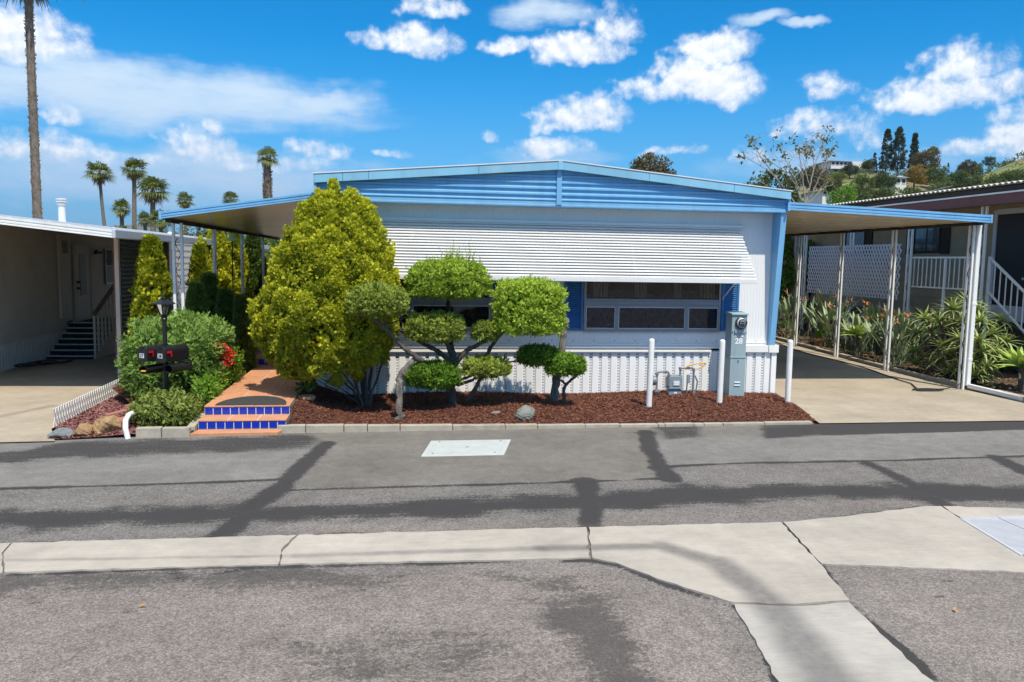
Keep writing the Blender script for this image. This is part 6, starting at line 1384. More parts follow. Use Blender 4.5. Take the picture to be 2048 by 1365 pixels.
# right bed with its kerb
def zrb(x, y): return .05+np.clip((y-14.5), 0, 99)*.026+.02*np.sin(x*5+y*4)
rb = [(10.38, 11.0), (14.2, 11.0), (12.3, 15), (12.2, 26), (10.38, 26)]
bed('planting_bed', rb, zrb, MATS['soil'], 'brown soil bed between the driveway kerb and the porch', .25)
chips('leaf_litter', [(10.38, 11.0), (12.2, 11.0), (12.2, 22), (10.38, 22)], zrb, 5000, .06, .02, 'litter_chip', 'dry leaf litter on the soil under the aloes', 'leaf litter', 12)
kr = thing('garden_kerb', 'low concrete kerb between driveway and right planting bed', None, (10.3, 16, 0)); kr['kind'] = 'structure'
y = 10.9
while y < 25:
    L = 1.5; z0 = max(0, y-14.5)*.028; b = MB(); b.hexa([(10.26, y, -.05), (10.36, y, -.05), (10.36, y+L-.01, -.05), (10.26, y+L-.01, -.05), (10.26, y, .10+z0), (10.36, y, .10+z0), (10.36, y+L-.01, .10+z0+.02), (10.26, y+L-.01, .10+z0+.02)]); b.build('kerb_stone', MATS['kerb_concrete'], kr, bevel=.01); y += L
# ------------------------------------------------------------------ strap leaved plants on the right
def blades(base, az, el, L, w, droop, r, seg=6, fold=.25, tone=.5, tip=.9):
    """arrays of curved leaves; returns one merged part"""
    n = len(az); t = np.linspace(0, 1, seg+1); V = np.zeros((n, (seg+1)*3, 3)); T = np.zeros((n, (seg+1)*3))
    hx = np.cos(az); hy = np.sin(az)
    pos = np.array(base, float)*np.ones((n, 3)); ang = el.copy(); st = L/seg
    for i in range(seg+1):
        side = np.stack([-hy, hx, np.zeros(n)], 1); dirv = np.stack([hx*np.cos(ang), hy*np.cos(ang), np.sin(ang)], 1); nr = np.cross(side, dirv)
        ww = w*np.clip((1-t[i]**tip), 0, 1)*(.55+.45*min(1, t[i]*4+.3))
        for j, sgn in enumerate((-1, 0, 1)): V[:, i*3+j] = pos+side*(ww*sgn)[:, None]-nr*(ww*fold*(1 if sgn == 0 else 0))[:, None]
        T[:, i*3:i*3+3] = (tone+r.normal(0, .03, n))[:, None]+.12*t[i]
        pos = pos+dirv*st[:, None]; ang = ang-droop/seg
    F = []
    for i in range(seg):
        for j in range(2): F.append((i*3+j, i*3+j+1, (i+1)*3+j+1, (i+1)*3+j))
    F = (np.arange(n)[:, None, None]*((seg+1)*3)+np.array(F)[None]).reshape(-1, 4)
    return V.reshape(-1, 3), [F], T.ravel()
PR = np.random.default_rng(5)
def rosette(c, n, L, w, r, el0=.2, el1=1.35, droop=.6, tone=.5, tip=1.4, fold=.25):
    k = np.arange(n); az = k*2.39996+r.normal(0, .12, n); f = k/n; el = el0+(el1-el0)*f+r.normal(0, .08, n); LL = L*(1-.35*f)*r.uniform(.85, 1.12, n)
    return blades(c, az, el, LL, np.full(n, w)*r.uniform(.85, 1.1, n), droop*r.uniform(.5, 1.5, n)*(1-.5*f), r, 6, fold, np.clip(tone+r.normal(0, .12, n), 0, 1), tip)
def rosettes(name, label, cat, loc, lst, m, group=None, stems=True):
    t = thing(name, label, cat, loc, group)
    for i, (c, n, L, w, kw) in enumerate(lst):
        V, F, T = rosette(np.array(c), n, L, w, PR, **kw); foliage_obj('rosette', [(V, F, T)], MATS[m], t)
        if stems:
            b = MB(); g0 = np.array((loc[0]+(c[0]-loc[0])*.35, loc[1]+(c[1]-loc[1])*.35, loc[2]-.03)); b.tube([g0, (g0+np.array(c))/2+np.array((.02, 0, .02)), c], [.03, .026, .022], 6); b.build('stem', MATS['bark'], t, smooth=True)
    return t
al = []
for (x, y, Y, L) in ((1905, 615, 14.1, .55), (1880, 640, 14.4, .5), (1850, 635, 14.8, .5), (1868, 690, 14.2, .45), (1895, 675, 13.7, .5), (1925, 640, 13.9, .5), (1960, 640, 13.6, .5), (1985, 665, 13.4, .5), (1965, 700, 13.2, .48), (1920, 720, 13.35, .48), (1890, 735, 13.6, .45), (1912, 760, 13.2, .45), (1850, 720, 14.3, .4), (1835, 665, 15.0, .42), (1975, 730, 13.1, .42), (1935, 600, 14.3, .5), (1945, 680, 13.2, .5), (1990, 700, 13.6, .45), (1830, 700, 15.2, .45), (1818, 735, 15.0, .4), (1870, 755, 13.9, .42), (1945, 745, 13.1, .42), (1900, 650, 14.6, .5), (1925, 690, 13.6, .5), (1860, 660, 14.9, .48), (1880, 705, 14.0, .45), (1955, 620, 14.2, .5), (2000, 640, 14.0, .5), (2010, 680, 13.7, .45)):
    p = at(x, y+6, Y); p[0] = max(p[0], 10.55); p[2] = max(p[2], .22); al.append((p, 30, L, .031, dict(el0=-.1, el1=1.3, droop=1.15, tone=.5)))
rosettes('aloe', 'large tree aloe clump of many rosettes behind the front carport post', 'aloe', (11.0, 14.0, .08), al, 'leaf_aloe')
for lab, (x, y, Y, L, n, w), z in (('big pale green agave at the right picture edge', (2045, 735, 12.5, .62, 26, .075), .1), ('pale green agave between the carport posts beside the driveway', (1708, 672, 17.2, .50, 24, .06), .12)):
    p = at(x, y, Y); p[0] = max(p[0], 10.6)
    rosettes('agave', lab, 'agave', (p[0], p[1], z), [(p, n, L, w, dict(el0=.0, el1=1.3, droop=.5, tone=.55, tip=2.2, fold=.35)), ] + ([(p+np.array((.35, .5, -.05)), 22, L*.9, w, dict(el0=.1, el1=1.3, droop=.5, tone=.5, tip=2.2, fold=.35))] if x > 2000 else []), 'leaf_agave')
def bird_plant(label, x, y, h, n, seed, flowers):
    r = np.random.default_rng(seed); z0 = float(zrb(x, y)); t = thing('bird_of_paradise', label, 'plant', (x, y, z0), 'bird of paradise plants along the kerb'); st = MB(); parts = []
    for k in range(n):
        az = r.uniform(0, 6.283); el = r.uniform(.85, 1.45); L = h*r.uniform(.5, .8); b0 = np.array((x+r.normal(0, .14), y+r.normal(0, .16), z0)); d_ = np.array((math.cos(az)*math.cos(el), math.sin(az)*math.cos(el), math.sin(el))); e = b0+d_*L
        st.tube([b0, (b0+e)/2+np.array((0, 0, .02)), e], [.009, .008, .006], 5)
        parts.append(blades(e-d_*.02, np.array([az]), np.array([el]), np.array([h*r.uniform(.32, .5)]), np.array([.048]), np.array([.5*r.uniform(.3, 1.3)]), r, 6, .5, np.array([r.uniform(.1, .9)]), 2.5))
    st.build('stalks', MATS['stalk_green'], t, smooth=True); foliage_obj('leaves', parts, MATS['leaf_bop'], t)
    for k in range(flowers):
        a = r.uniform(0, 6.283); q = np.array((x+math.cos(a)*r.uniform(.1, .45), y+math.sin(a)*r.uniform(.1, .45), z0+h*r.uniform(.85, 1.08))); m = 9
        V = blades(q, r.uniform(0, 6.283, m), r.uniform(-.5, 1.1, m), r.uniform(.10, .20, m), np.full(m, .016), r.uniform(-.3, .9, m), r, 3, .3, r.uniform(.2, .8, m), 1.5); foliage_obj('flower_head', [V], MATS['flower_orange' if r.uniform() < .18 else 'flower_dry'], t)
        b = MB(); b.tube([(x+r.normal(0, .05), y, z0), q], .007, 5); b.build('flower_stalk', MATS['stalk_green'], t)
mat('stalk_green', (0.16, 0.20, 0.11), 0.6, 0.2, 10)
bird_plant('grey green bird of paradise clump farthest back at the blue corner fin', 10.72, 20.6, 1.15, 34, 1, 5)
bird_plant('bird of paradise clump with dry flowers between second and third carport posts', 10.85, 18.6, 1.1, 40, 2, 5)
bird_plant('bird of paradise clump left of the big aloe by the carport post', 10.72, 16.0, 1.15, 44, 3, 7)
bird_plant('low bird of paradise clump beside the white pot', 10.75, 17.5, .95, 34, 5, 2)
bird_plant('bird of paradise clump just behind the third carport post', 11.35, 16.6, 1.1, 38, 6, 3)
bird_plant('bird of paradise clump under the lattice centre', 11.5, 18.0, 1.1, 38, 7, 3)
bird_plant('bird of paradise clump with ferny leaves before the lattice', 11.2, 19.6, 1.25, 30, 4, 3)
for i, (x, y, r_, lab) in enumerate(((1573, 668, .19, 'terracotta pot at the far end of the kerb near the fin'), (1640, 687, .17, 'terracotta pot among bird of paradise leaves'), (1727, 691, .16, 'white round pot beside the small agave'))):
    p = gnd(x, y+10, .12); p[0] = max(p[0], 10.55); t = thing('plant_pot', lab, 'pot', (p[0], p[1], .1)); b = MB(); b.lathe([(r_*.65, 0), (r_*.95, r_*1.2), (r_*1.05, r_*1.22), (r_*1.05, r_*1.5), (r_*.9, r_*1.5), (r_*.85, r_*1.25)], (p[0], p[1], .12), 16); b.build('pot', MATS['white_paint' if i == 2 else 'terracotta'], t, smooth=True)
    foliage_obj('foliage', [clumps(np.array([(p[0], p[1], .12+r_*1.7)]), np.array([(0, 0, 1.0)]), np.array([r_]), 90, .09, T_LEAF, PR, np.array([.5]))], MATS['leaf_green'], t)

# ------------------------------------------------------------------ trees behind
def broadleaf(name, label, x, Y, ztop, w, z0, m, n=60, leaf=None, seed=1, group=None, d=None, crown_h=None, cat='tree', tone=.5):
    """irregular crown made of leaf bunches on limbs"""
    r = np.random.default_rng(seed); h = ztop-z0; ch = crown_h or min(h*.8, w*1.1); t = thing(name, label, cat, (x, Y, z0), group)
    cz = ztop-ch*.5; u = sphere_pts(n, r); u[:, 2] = np.where(u[:, 2] < -.6, -.6, u[:, 2]); q = r.uniform(.35, 1.0, n)**.5; lob = 1+.22*np.sin(u[:, 0]*4+seed)+.18*np.sin(u[:, 2]*5+u[:, 1]*3)
    C = np.array((x, Y, cz))+u*np.array((w/2, (d or w)/2, ch/2))*(q*lob*.86)[:, None]; lf = leaf or w*.05
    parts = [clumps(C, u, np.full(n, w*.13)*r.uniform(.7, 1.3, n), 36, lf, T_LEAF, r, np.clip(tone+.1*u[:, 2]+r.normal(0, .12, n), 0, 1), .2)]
    foliage_obj('crown', parts, MATS[m], t)
    b = MB(); b.tube([(x, Y, z0-.5), (x+.02*w, Y, z0+h*.4), (x, Y, cz)], [w*.045, w*.035, w*.02], 7)
    for k in range(6):
        e = C[r.integers(0, n)]; b.tube([(x+.01*w, Y, z0+h*.35), (np.array((x, Y, cz))+e)/2+np.array((0, 0, -.05*w)), e], [w*.02, w*.014, w*.006], 5)
    b.build('trunk', MATS['bark_dark'], t, smooth=True); return t
def bx(x, ytop, Y): p = at(x, ytop, Y); return p[0], p[2]
def tree_px(name, label, x, yt, w, Y, m, z0=None, **kw):
    X, zt = bx(x, yt, Y); return broadleaf(name, label, X, Y, zt, w/FPX*Y*1.04, z0 if z0 is not None else hillz(X, Y), m, **kw)
# hill on the right
U = np.array([-2, .0, .30, .40, .47, .52, .58, .66, .72, .78, .85, 1.0, 1.3, 2.0]); HT = np.array([0, 0, 2, 7, 15, 22, 25.5, 25, 24, 25.5, 31, 38, 44, 48])
def hillz(x, y):
    u = x/max(y, 1); top = np.interp(u, U, HT); f = np.clip((y-78)/115, 0, 1); f = f*f*(3-2*f); back = 1-.4*np.clip((y-230)/200, 0, 1)
    return float(top*f*back+1.2*math.sin(x*.07)*math.cos(y*.06)*f)
def hill():
    xs = np.concatenate([np.arange(10, 260, 5), np.arange(260, 800, 40)]); ys = np.concatenate([np.arange(60, 260, 5), np.arange(260, 640, 40)]); X, Y = np.meshgrid(xs, ys)
    Zh = np.array([[hillz(x, y) for x in xs] for y in ys])-.15; n = len(xs)
    V = np.stack([X.ravel(), Y.ravel(), Zh.ravel()], 1); idx = np.arange(X.size).reshape(X.shape); F = np.stack([idx[:-1, :-1], idx[:-1, 1:], idx[1:, 1:], idx[1:, :-1]], -1).reshape(-1, 4)
    m = bpy.data.materials.new('hill_grass'); m.use_nodes = True; t = m.node_tree; g = N(t); p = t.nodes['Principled BSDF']; pos = g.n('ShaderNodeNewGeometry').outputs['Position']
    a = g.noise(pos, .05, 5, .65); c = g.mix(g.sstep(a, .40, .6), (0.24, 0.175, 0.09), (0.17, 0.21, 0.05)); c = g.mix(g.sstep(g.noise(pos, .35, 5, .7), .5, .62), c, (0.05, 0.07, 0.022)); t.links.new(c, p.inputs['Base Color']); p.inputs['Roughness'].default_value = .95
    o = link_mesh('hill', np_mesh('hill', V, [F], True), m); struct(o, 'green and tan hillside rising behind the homes at right')
hill()
# scattered brush on the open slope: too many and too small to count
def brush():
    r = np.random.default_rng(3); P = []; k = 0
    while len(P) < 420:
        y = r.uniform(110, 215); u = r.uniform(.42, 1.05); x = u*y
        if abs(math.sin(x*.11)*math.cos(y*.09)) > .25 or u > .74: P.append((x, y, hillz(x, y)+.3))
    P = np.array(P); n = len(P); parts = [clumps(P, np.tile((0, 0, 1.0), (n, 1)), r.uniform(.6, 1.5, n), 26, .42, T_LEAF, r, r.uniform(.1, .9, n))]
    tag(foliage_obj('hillside_brush', parts, MATS['leaf_far']), 'low green brush dotted over the hillside', 'brush', kind='stuff')
brush()
HG = 'trees on the right hillside'
for i, (nm, lab, x, yt, w, Y, m, n, tn) in enumerate((
    ('pine_tree', 'tall dark pine, left one of the pair on the hilltop', 1776, 262, 27, 190, 'leaf_fardark', 0, .45), ('pine_tree', 'tall dark pine, right one of the pair on the hilltop', 1800, 258, 30, 188, 'leaf_fardark', 0, .5), ('pine_tree', 'sparse pointed conifer right of the tall pine pair', 1831, 265, 26, 190, 'leaf_fardark', 0, .4), ('pine_tree', 'small dark cypress beside the white hilltop house', 1750, 308, 17, 188, 'leaf_fardark', 0, .4), ('pine_tree', 'tiny pointed conifer right of the brown hilltop tree', 1897, 327, 10, 190, 'leaf_fardark', 0, .4))):
    X, zt = bx(x, yt, Y); W_ = w/FPX*Y; r = np.random.default_rng(60+i); z0 = hillz(X, Y); h = zt-z0; t = thing(nm, lab, 'tree', (X, Y, z0), HG); k = 150 if w > 20 else 50
    f = r.uniform(.12, 1, k); th = r.uniform(0, 6.283, k); sp_ = (1-f)**.55 if i < 2 else (1-f)**.85; sp_ = np.clip(sp_*1.15, 0, 1) if i < 2 else sp_
    R = W_/2*sp_*(1+.25*np.sin(f*30+th*2))*r.uniform(.55, 1, k); C = np.stack([X+np.cos(th)*R, Y+np.sin(th)*R, z0+f*h], 1)
    foliage_obj('crown', [clumps(C, np.stack([np.cos(th), np.sin(th), .2*np.ones(k)], 1), np.full(k, W_*.13), 34, W_*.08, T_FAN, r, np.clip(r.normal(tn, .15, k), 0, 1), .1)], MATS[m], t)
    b = MB(); b.tube([(X, Y, z0-.5), (X, Y, z0+h*.95)], [W_*.05, W_*.01], 7); b.build('trunk', MATS['bark_dark'], t)
for i, (lab, x, yt, w, Y, m, tn) in enumerate((
    ('brown leaved tree at the foot of the tall pines', 1852, 300, 52, 185, 'leaf_farbrown', .4), ('orange tinged tree on the slope below the pines', 1830, 332, 44, 160, 'leaf_orange', .5), ('dark brown rounded tree on the skyline right of the palm', 1936, 322, 40, 190, 'leaf_farbrown', .3),
    ('dark tree below the long grey house', 1700, 332, 36, 168, 'leaf_fardark', .6), ('dark green tree left of the small white house', 1768, 348, 46, 150, 'leaf_far', .35), ('grey green tree below the hilltop lawn', 1728, 350, 44, 140, 'leaf_far', .55), ('dark bush mass above the corrugated roof, left part', 1760, 372, 60, 115, 'leaf_far', .3), ('olive tree right of the orange tinged tree', 1868, 335, 48, 165, 'leaf_far', .6), ('broad green tree on the slope under the brown skyline tree', 1915, 346, 60, 150, 'leaf_far', .45), ('dark green tree right of the broad green one', 1955, 352, 50, 140, 'leaf_far', .35), ('green tree at the right picture edge below the hill', 2030, 348, 60, 150, 'leaf_far', .5), ('dark round bush on the skyline at far right', 1980, 312, 22, 200, 'leaf_fardark', .5), ('dark shrub on the skyline at the right edge', 2020, 322, 30, 205, 'leaf_far', .4), ('pale green bush on the skyline left of the bright slope', 1952, 328, 34, 195, 'leaf_far', .75), ('dark green tree right of the bare branched tree', 1668, 348, 40, 130, 'leaf_far', .4), ('bushy tree between small white house and orange tree', 1880, 362, 70, 120, 'leaf_far', .5), ('dark tree filling the slope left of the corrugated roof', 1715, 378, 50, 100, 'leaf_far', .3), ('low dark tree behind the corrugated roof', 1830, 372, 66, 110, 'leaf_far', .4), ('greyish tree on the slope below the brown tree', 1845, 352, 40, 172, 'leaf_far', .7), ('small dark tree at the end of the hilltop wall', 1738, 318, 26, 192, 'leaf_far', .35), ('tree on the left shoulder of the hill behind bare branches', 1625, 335, 60, 150, 'leaf_farbrown', .5), ('bushy tree at the right edge above the corrugated roof', 1990, 350, 60, 130, 'leaf_far', .55))):
    tree_px('hillside_tree', lab, x, yt, w, Y, m, n=150, seed=100+i, group=HG, tone=tn)
tree_px('garden_tree', 'bright green round tree just behind the right carport', 1687, 370, 56, 46, 'leaf_lime', 0.0, n=120, seed=201, tone=.55)
tree_px('garden_tree', 'dark green tree behind the bare branched tree', 1548, 335, 120, 44, 'leaf_far', 0.0, n=130, seed=202, tone=.4)
tree_px('garden_tree', 'brownish round tree rising behind the blue roof ridge', 1300, 309, 116, 60, 'leaf_farbrown', 0.0, n=150, seed=203, tone=.45)
tree_px('garden_tree', 'green leafy tree at the far end of the right driveway', 1600, 455, 110, 26, 'leaf_green', 0.0, n=120, leaf=.13, seed=204, tone=.55, crown_h=3.0)
tree_px('garden_tree', 'dense shrub screen closing the right driveway', 1555, 520, 130, 28, 'leaf_deep', 0.0, n=110, leaf=.13, seed=205, tone=.7, crown_h=2.4)
tree_px('garden_tree', 'leafy citrus tree with fruit behind the lattice panel', 1625, 470, 60, 24.5, 'leaf_green', 0.0, n=90, leaf=.11, seed=206, tone=.6, crown_h=2.2)
# bare tree with a few leaves at the tips
bt = thing('bare_tree', 'pale bare branched tree with leaf tufts behind the carport', 'tree', (11.55, 23, 0)); BY = 23.0
def limbpx(pts, r0, r1, nm, seed, dy=0.0):
    b = MB(); limb(b, [at(x, y, BY+dy*j) for j, (x, y) in enumerate(pts)], r0, r1, 7, .008, seed); b.build(nm, MATS['bark_grey'], bt, smooth=True)
limbpx([(1586, 690), (1590, 620), (1596, 560), (1592, 500), (1600, 440), (1612, 408)], .075, .04, 'trunk', 1)
BR = [[(1606, 430), (1575, 385), (1545, 350), (1515, 328), (1482, 312)], [(1560, 368), (1535, 332), (1516, 305), (1506, 284)], [(1606, 425), (1596, 375), (1582, 340), (1565, 312)], [(1610, 415), (1606, 360), (1600, 322), (1596, 300)], [(1612, 412), (1622, 365), (1630, 330), (1640, 300), (1646, 280)], [(1614, 410), (1632, 370), (1645, 340), (1655, 312)], [(1608, 420), (1560, 395), (1525, 380)], [(1612, 410), (1640, 385), (1662, 355)], [(1630, 330), (1622, 312), (1612, 298)], [(1598, 380), (1575, 350), (1550, 330), (1532, 322)], [(1645, 340), (1652, 325), (1650, 300)], [(1620, 375), (1610, 335), (1618, 305)]]
for i, p_ in enumerate(BR): limbpx(p_, .024 if i < 6 else .016, .006, 'branch', 10+i, .15*(-1)**i)
rb_ = np.random.default_rng(9); TW = []
for i, p_ in enumerate(BR):   # fine twigs
    for k in range(4):
        (x0_, y0_), (x1_, y1_) = p_[-2-(k % 2)] if len(p_) > 2 else p_[-2], p_[-1-(k % 2)]; f = rb_.uniform(.15, .9); xa, ya = x0_+(x1_-x0_)*f, y0_+(y1_-y0_)*f; TW.append([(xa, ya), (xa+rb_.normal(0, 12), ya-rb_.uniform(8, 22)), (xa+rb_.normal(0, 20), ya-rb_.uniform(18, 40))])
for i, p_ in enumerate(TW): limbpx(p_, .009, .004, 'twig', 60+i, .05)
parts = []
for i, p_ in enumerate(BR):
    for k in range(2):
        f = 1-.12*k; (x0_, y0_), (x1_, y1_) = p_[-2], p_[-1]; c = at(x0_+(x1_-x0_)*f, y0_+(y1_-y0_)*f, BY+.15*(-1)**i*(len(p_)-1)); q = 12
        parts.append(spray_cloud(np.tile(c, (q, 1))+PR.normal(size=(q, 3))*.075, PR.normal(size=(q, 3))+np.array((0, 0, -.2)), .12*PR.uniform(.6, 1.2, q), *T_LEAF, PR.uniform(0, 1, q), PR))
for i, p_ in enumerate(TW[::2]):
    c = at(*p_[-1], BY); q = 8; parts.append(spray_cloud(np.tile(c, (q, 1))+PR.normal(size=(q, 3))*.06, PR.normal(size=(q, 3))+np.array((0, 0, -.2)), .10*PR.uniform(.6, 1.2, q), *T_LEAF, PR.uniform(0, 1, q), PR))
foliage_obj('leaves', parts, MATS['leaf_coral'], bt)
b = MB(); limb(b, [at(1560, 640, 22.0), at(1578, 628, 22.0), at(1597, 655, 22.0), at(1605, 700, 22)], .09, .07, 8, .01, 3); b.build('low_limb', MATS['bark'], bt, smooth=True)
# houses on the hill
def hill_house(label, x0, x1, yt, yb, Y, wall, roof, hip=.3, nwin=5, deep=8):
    A = at(x0, yb, Y); B_ = at(x1, yb, Y); zt = at(x0, yt, Y)[2]; zb = min(A[2], hillz((A[0]+B_[0])/2, Y))-.5; t = thing('hill_house', label, 'house', ((A[0]+B_[0])/2, Y, zb), 'houses on the hill'); h = zt-A[2]; we = A[2]+h*(1-hip)
    b = MB(); b.box(A[0], B_[0], Y, Y+deep, zb, we); b.build('wall', MATS[wall], t)
    o = .5; xm0, xm1 = A[0]+(B_[0]-A[0])*.22, B_[0]-(B_[0]-A[0])*.22
    b = MB(); b.add([(A[0]-o, Y-o, we), (B_[0]+o, Y-o, we), (B_[0]+o, Y+deep+o, we), (A[0]-o, Y+deep+o, we), (xm0, Y+deep*.5, zt), (xm1, Y+deep*.5, zt)], [(0, 1, 5, 4), (1, 2, 5), (2, 3, 4, 5), (3, 0, 4), (3, 2, 1, 0)]); b.build('roof', MATS[roof], t)
    for i in range(nwin):
        xa = A[0]+(B_[0]-A[0])*(i+.22)/nwin; xb = A[0]+(B_[0]-A[0])*(i+.78)/nwin; b = MB(); b.box(xa, xb, Y-.06, Y+.02, A[2]+(we-A[2])*.35, A[2]+(we-A[2])*.82); w = b.build('window', MATS['door_dark'], t); b = MB(); b.box(xa-.08, xb+.08, Y-.1, Y+.01, A[2]+(we-A[2])*.28, A[2]+(we-A[2])*.35); b.build('sill', MATS['house_white'], w)
hill_house('white villa with a low hip roof on the hilltop', 1662, 1703, 317, 333, 196, 'house_white', 'house_roof', .35, 5); hill_house('long low grey house with dark roof below the white villa', 1664, 1770, 333, 347, 186, 'house_wall', 'house_roof', .38, 8); hill_house('small white house on the slope below the pines', 1791, 1812, 348, 372, 152, 'house_white', 'house_wall', .3, 2, 6); hill_house('pale house far down the slope behind the lime green tree', 1645, 1672, 378, 392, 130, 'house_white', 'house_roof', .3, 3, 6)
A = at(1705, 328, 193); B_ = at(1745, 328, 193); b = MB(); b.box(A[0], B_[0], 193, 193.4, A[2]-3, A[2]+.6); tag(b.build('garden_wall', MATS['house_white']), 'long white garden wall beside the hilltop villa', 'wall')

# --- palms
def fan_palm(nm, label, x, yc, Y, crown_px, tr0_px, lean_px=0, ybase=None, seed=1, dry=12, n=30, boots=False, z0=0.0):
    r = np.random.default_rng(seed); c = at(x, yc, Y); R = crown_px/2/FPX*Y; t = thing(nm, label, 'palm tree', (c[0], Y, z0), 'fan palms along the horizon'); w = tr0_px/FPX*Y/2
    lean = lean_px/FPX*Y; pts = [(c[0]+lean*(1-k/8)**1.4, Y, z0+(c[2]-z0)*k/8) for k in range(9)]
    b = MB(); b.tube(pts, [w*(1.18-.28*k/8+(.12 if k == 0 else 0)) for k in range(9)], 12); tk = b.build('trunk', MATS['palm_trunk'], t, smooth=True)
    if boots:   # old leaf bases give the trunk its rough outline
        m = 1300; f = r.uniform(0, 1, m); a = r.uniform(0, 6.283, m); P = np.stack([c[0]+lean*(1-f)**1.4+np.cos(a)*w*1.0, Y+np.sin(a)*w*1.0, z0+f*(c[2]-z0)], 1)
        D = np.stack([np.cos(a)*.55, np.sin(a)*.55, np.full(m, .9)], 1)+r.normal(size=(m, 3))*.15; tag(foliage_obj('leaf_bases', [spray_cloud(P, D, np.full(m, w*.5)*r.uniform(.6, 1.3, m), *T_LEAF, r.uniform(0, 1, m), r)], MATS['leaf_palm_dry'], tk), kind='stuff')
    def fans(cnt, e0, e1, scale, droop):
        V, F, T, bse = [], [], [], 0; seg = 13
        for k in range(cnt):
            az = k*2.39996+r.normal(0, .2); el = e0+(e1-e0)*(k/cnt)+r.normal(0, .1); d = np.array((math.cos(az)*math.cos(el), math.sin(az)*math.cos(el), math.sin(el))); s = unit(np.cross(d, (0, 0, 1.0))); nn = np.cross(s, d); pl = R*scale*r.uniform(.30, .5); e = c+d*pl; fl = R*scale*r.uniform(.45, .70); tn = r.uniform(.15, .9)
            q = [c-s*.02*R, c+s*.02*R, e+s*.015*R, e-s*.015*R]; V += q; F.append((bse, bse+1, bse+2, bse+3)); T += [tn*.5]*4; bse += 4
            for j in range(seg):
                a0 = rad(-105+210*j/seg); a1 = rad(-105+210*(j+.72)/seg); am = (a0+a1)/2; di = lambda a: d*math.cos(a)+s*math.sin(a); ln = fl*(1-.25*abs(am)/rad(105))*r.uniform(.85, 1.1); mid = e+di(am)*ln*.62+nn*(-.02*ln)
                tip = e+di(am)*ln+np.array((0, 0, -droop*ln*r.uniform(.6, 1.4)))
                V += [e, e+di(a0)*ln*.6, tip, e+di(a1)*ln*.6]; F.append((bse, bse+1, bse+2, bse+3)); T += [tn+r.normal(0, .08)]*4; bse += 4
        return np.array(V), [np.array(F)], np.array(T)
    foliage_obj('fronds', [fans(int(n*1.25), -.5, 1.25, 1.15, .34)], MATS['leaf_palm'], t)
    if dry: foliage_obj('dry_fronds', [fans(dry, -1.35, -.5, .85, .35)], MATS['leaf_palm_dry'], t)
fan_palm('fan_palm', 'very tall fan palm with rough trunk cut by the picture top', 54, -66, 30, 150, 14, 0, seed=1, boots=True, dry=8, n=26)
fan_palm('fan_palm', 'slender fan palm, leftmost of the two tall ones above the white roof', 199, 347, 92, 56, 6, 14, seed=2)
fan_palm('fan_palm', 'tall fan palm right of the slender one above the white roof', 268, 340, 88, 54, 8, -6, seed=3)
fan_palm('fan_palm', 'shorter wide crowned fan palm beside the two tall ones', 305, 382, 78, 66, 10, -3, seed=4, dry=16)
fan_palm('fan_palm', 'low fan palm crown between the two tall ones', 243, 418, 80, 42, 8, 0, seed=5, dry=14)
fan_palm('fan_palm', 'small fan palm crown left of the blue patio cover', 370, 403, 95, 38, 6, 0, seed=6)
fan_palm('fan_palm', 'small fan palm crown just above the blue patio cover', 461, 398, 105, 36, 6, 0, seed=7)
fan_palm('fan_palm', 'fan palm with short upright crown beside the golden tree', 534, 316, 52, 50, 15, 3, seed=8, dry=0, n=20, boots=True)
fan_palm('fan_palm', 'low bushy fan palm at the end of the white roof', 322, 442, 60, 50, 8, 0, seed=9, dry=10)
fan_palm('fan_palm', 'lowest fan palm crown behind the white roof', 290, 440, 72, 36, 7, 0, seed=10)
fan_palm('fan_palm', 'tiny fan palm crown on the right hill skyline', 1865, 303, 186, 26, 4, 0, seed=11, z0=20.0)
fan_palm('fan_palm', 'small palm on the hill slope below the grey house', 1682, 352, 160, 26, 4, 0, seed=12, z0=16.0)
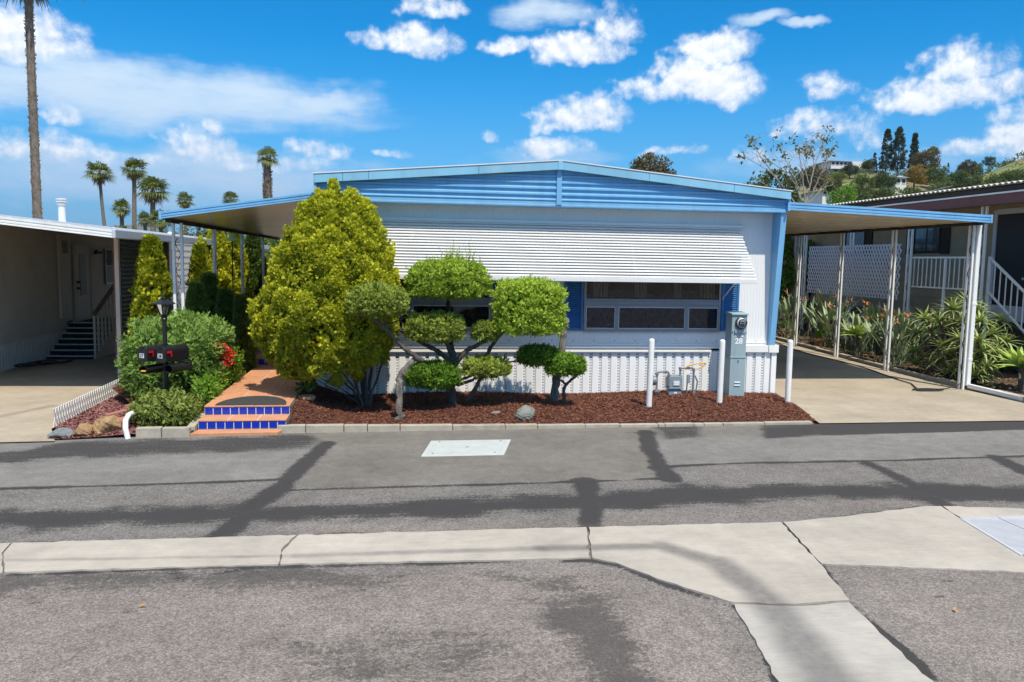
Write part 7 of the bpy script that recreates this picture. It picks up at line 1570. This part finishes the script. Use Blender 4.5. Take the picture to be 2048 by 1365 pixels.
# low greenery that closes the view between the homes on the left
for i, (x, yt, w, Y, m, tn) in enumerate(((350, 462, 110, 48, 'leaf_far', .5), (430, 452, 120, 52, 'leaf_far', .4), (520, 468, 120, 40, 'leaf_deep', .5), (250, 470, 150, 60, 'leaf_far', .4))):
    tree_px('garden_tree', ('dull green tree beyond the white roof end', 'dull green tree beyond the yellow conifers', 'dark tree in the gap behind the patio cover', 'low green tree behind the white carport roof')[i], x, yt, w, Y, m, 0.0, n=90, seed=300+i, tone=tn)
# far mountains on the left horizon
def mountains():
    r = np.random.default_rng(4); n = 160; V = []; F = []
    xs = np.linspace(-3400, 1400, n); h = 95+42*np.sin(xs*.0018+1)+28*np.sin(xs*.005)+14*np.sin(xs*.013+2)+r.normal(0, 3, n); h = h*np.clip((1100-xs)/1600, .2, 1)
    for i in range(n):
        for k, (f, dy) in enumerate(((0, -900), (.55, -300), (.8, -120), (1, 0), (.6, 500))): V.append((xs[i]+r.normal(0, 8), 3000+dy*.6+r.normal(0, 12), h[i]*f*(1+r.normal(0, .05)*(k < 3))-2))
    for i in range(n-1):
        for k in range(4): F.append((i*5+k, (i+1)*5+k, (i+1)*5+k+1, i*5+k+1))
    o = link_mesh('mountains', np_mesh('mountains', np.array(V), [np.array(F)], False), mat('mountain_scrub', (0.115, 0.115, 0.075), .95, .3, .004)); struct(o, 'distant hazy mountain ridge on the left horizon')
mountains()
# overhead service wires
for i, (p_, q_, lab) in enumerate((((1560, 412, 40), (1905, 372, 40), 'thin overhead wire sagging above the corrugated roof'),)):
    a = at(*p_); e = at(*q_); pts = [a+(e-a)*k/20-np.array((0, 0, .35*math.sin(math.pi*k/20))) for k in range(21)]
    tag(MB().tube(pts, .012, 5).build('overhead_wire', MATS['wire_grey']), lab, 'wire')
# ------------------------------------------------------------------ the air
hb = MB(); hb.box(-3900, 3900, -250, 3700, -8, 192); hz_ = hb.build('haze', None, origin=(0, 0, -8)); hz_['kind'] = 'stuff'; hz_['label'] = 'thin blue air between the street and the far ridge'; hz_['category'] = 'haze'
hm_ = bpy.data.materials.new('haze'); hm_.use_nodes = True; t = hm_.node_tree; t.nodes.clear(); g = N(t); out = g.n('ShaderNodeOutputMaterial')
pv = g.n('ShaderNodeVolumePrincipled', i={'Color': (0.60, 0.80, 1.0, 1), 'Density': 0.00007}); t.links.new(pv.outputs[0], out.inputs['Volume']); hz_.data.materials.append(hm_)
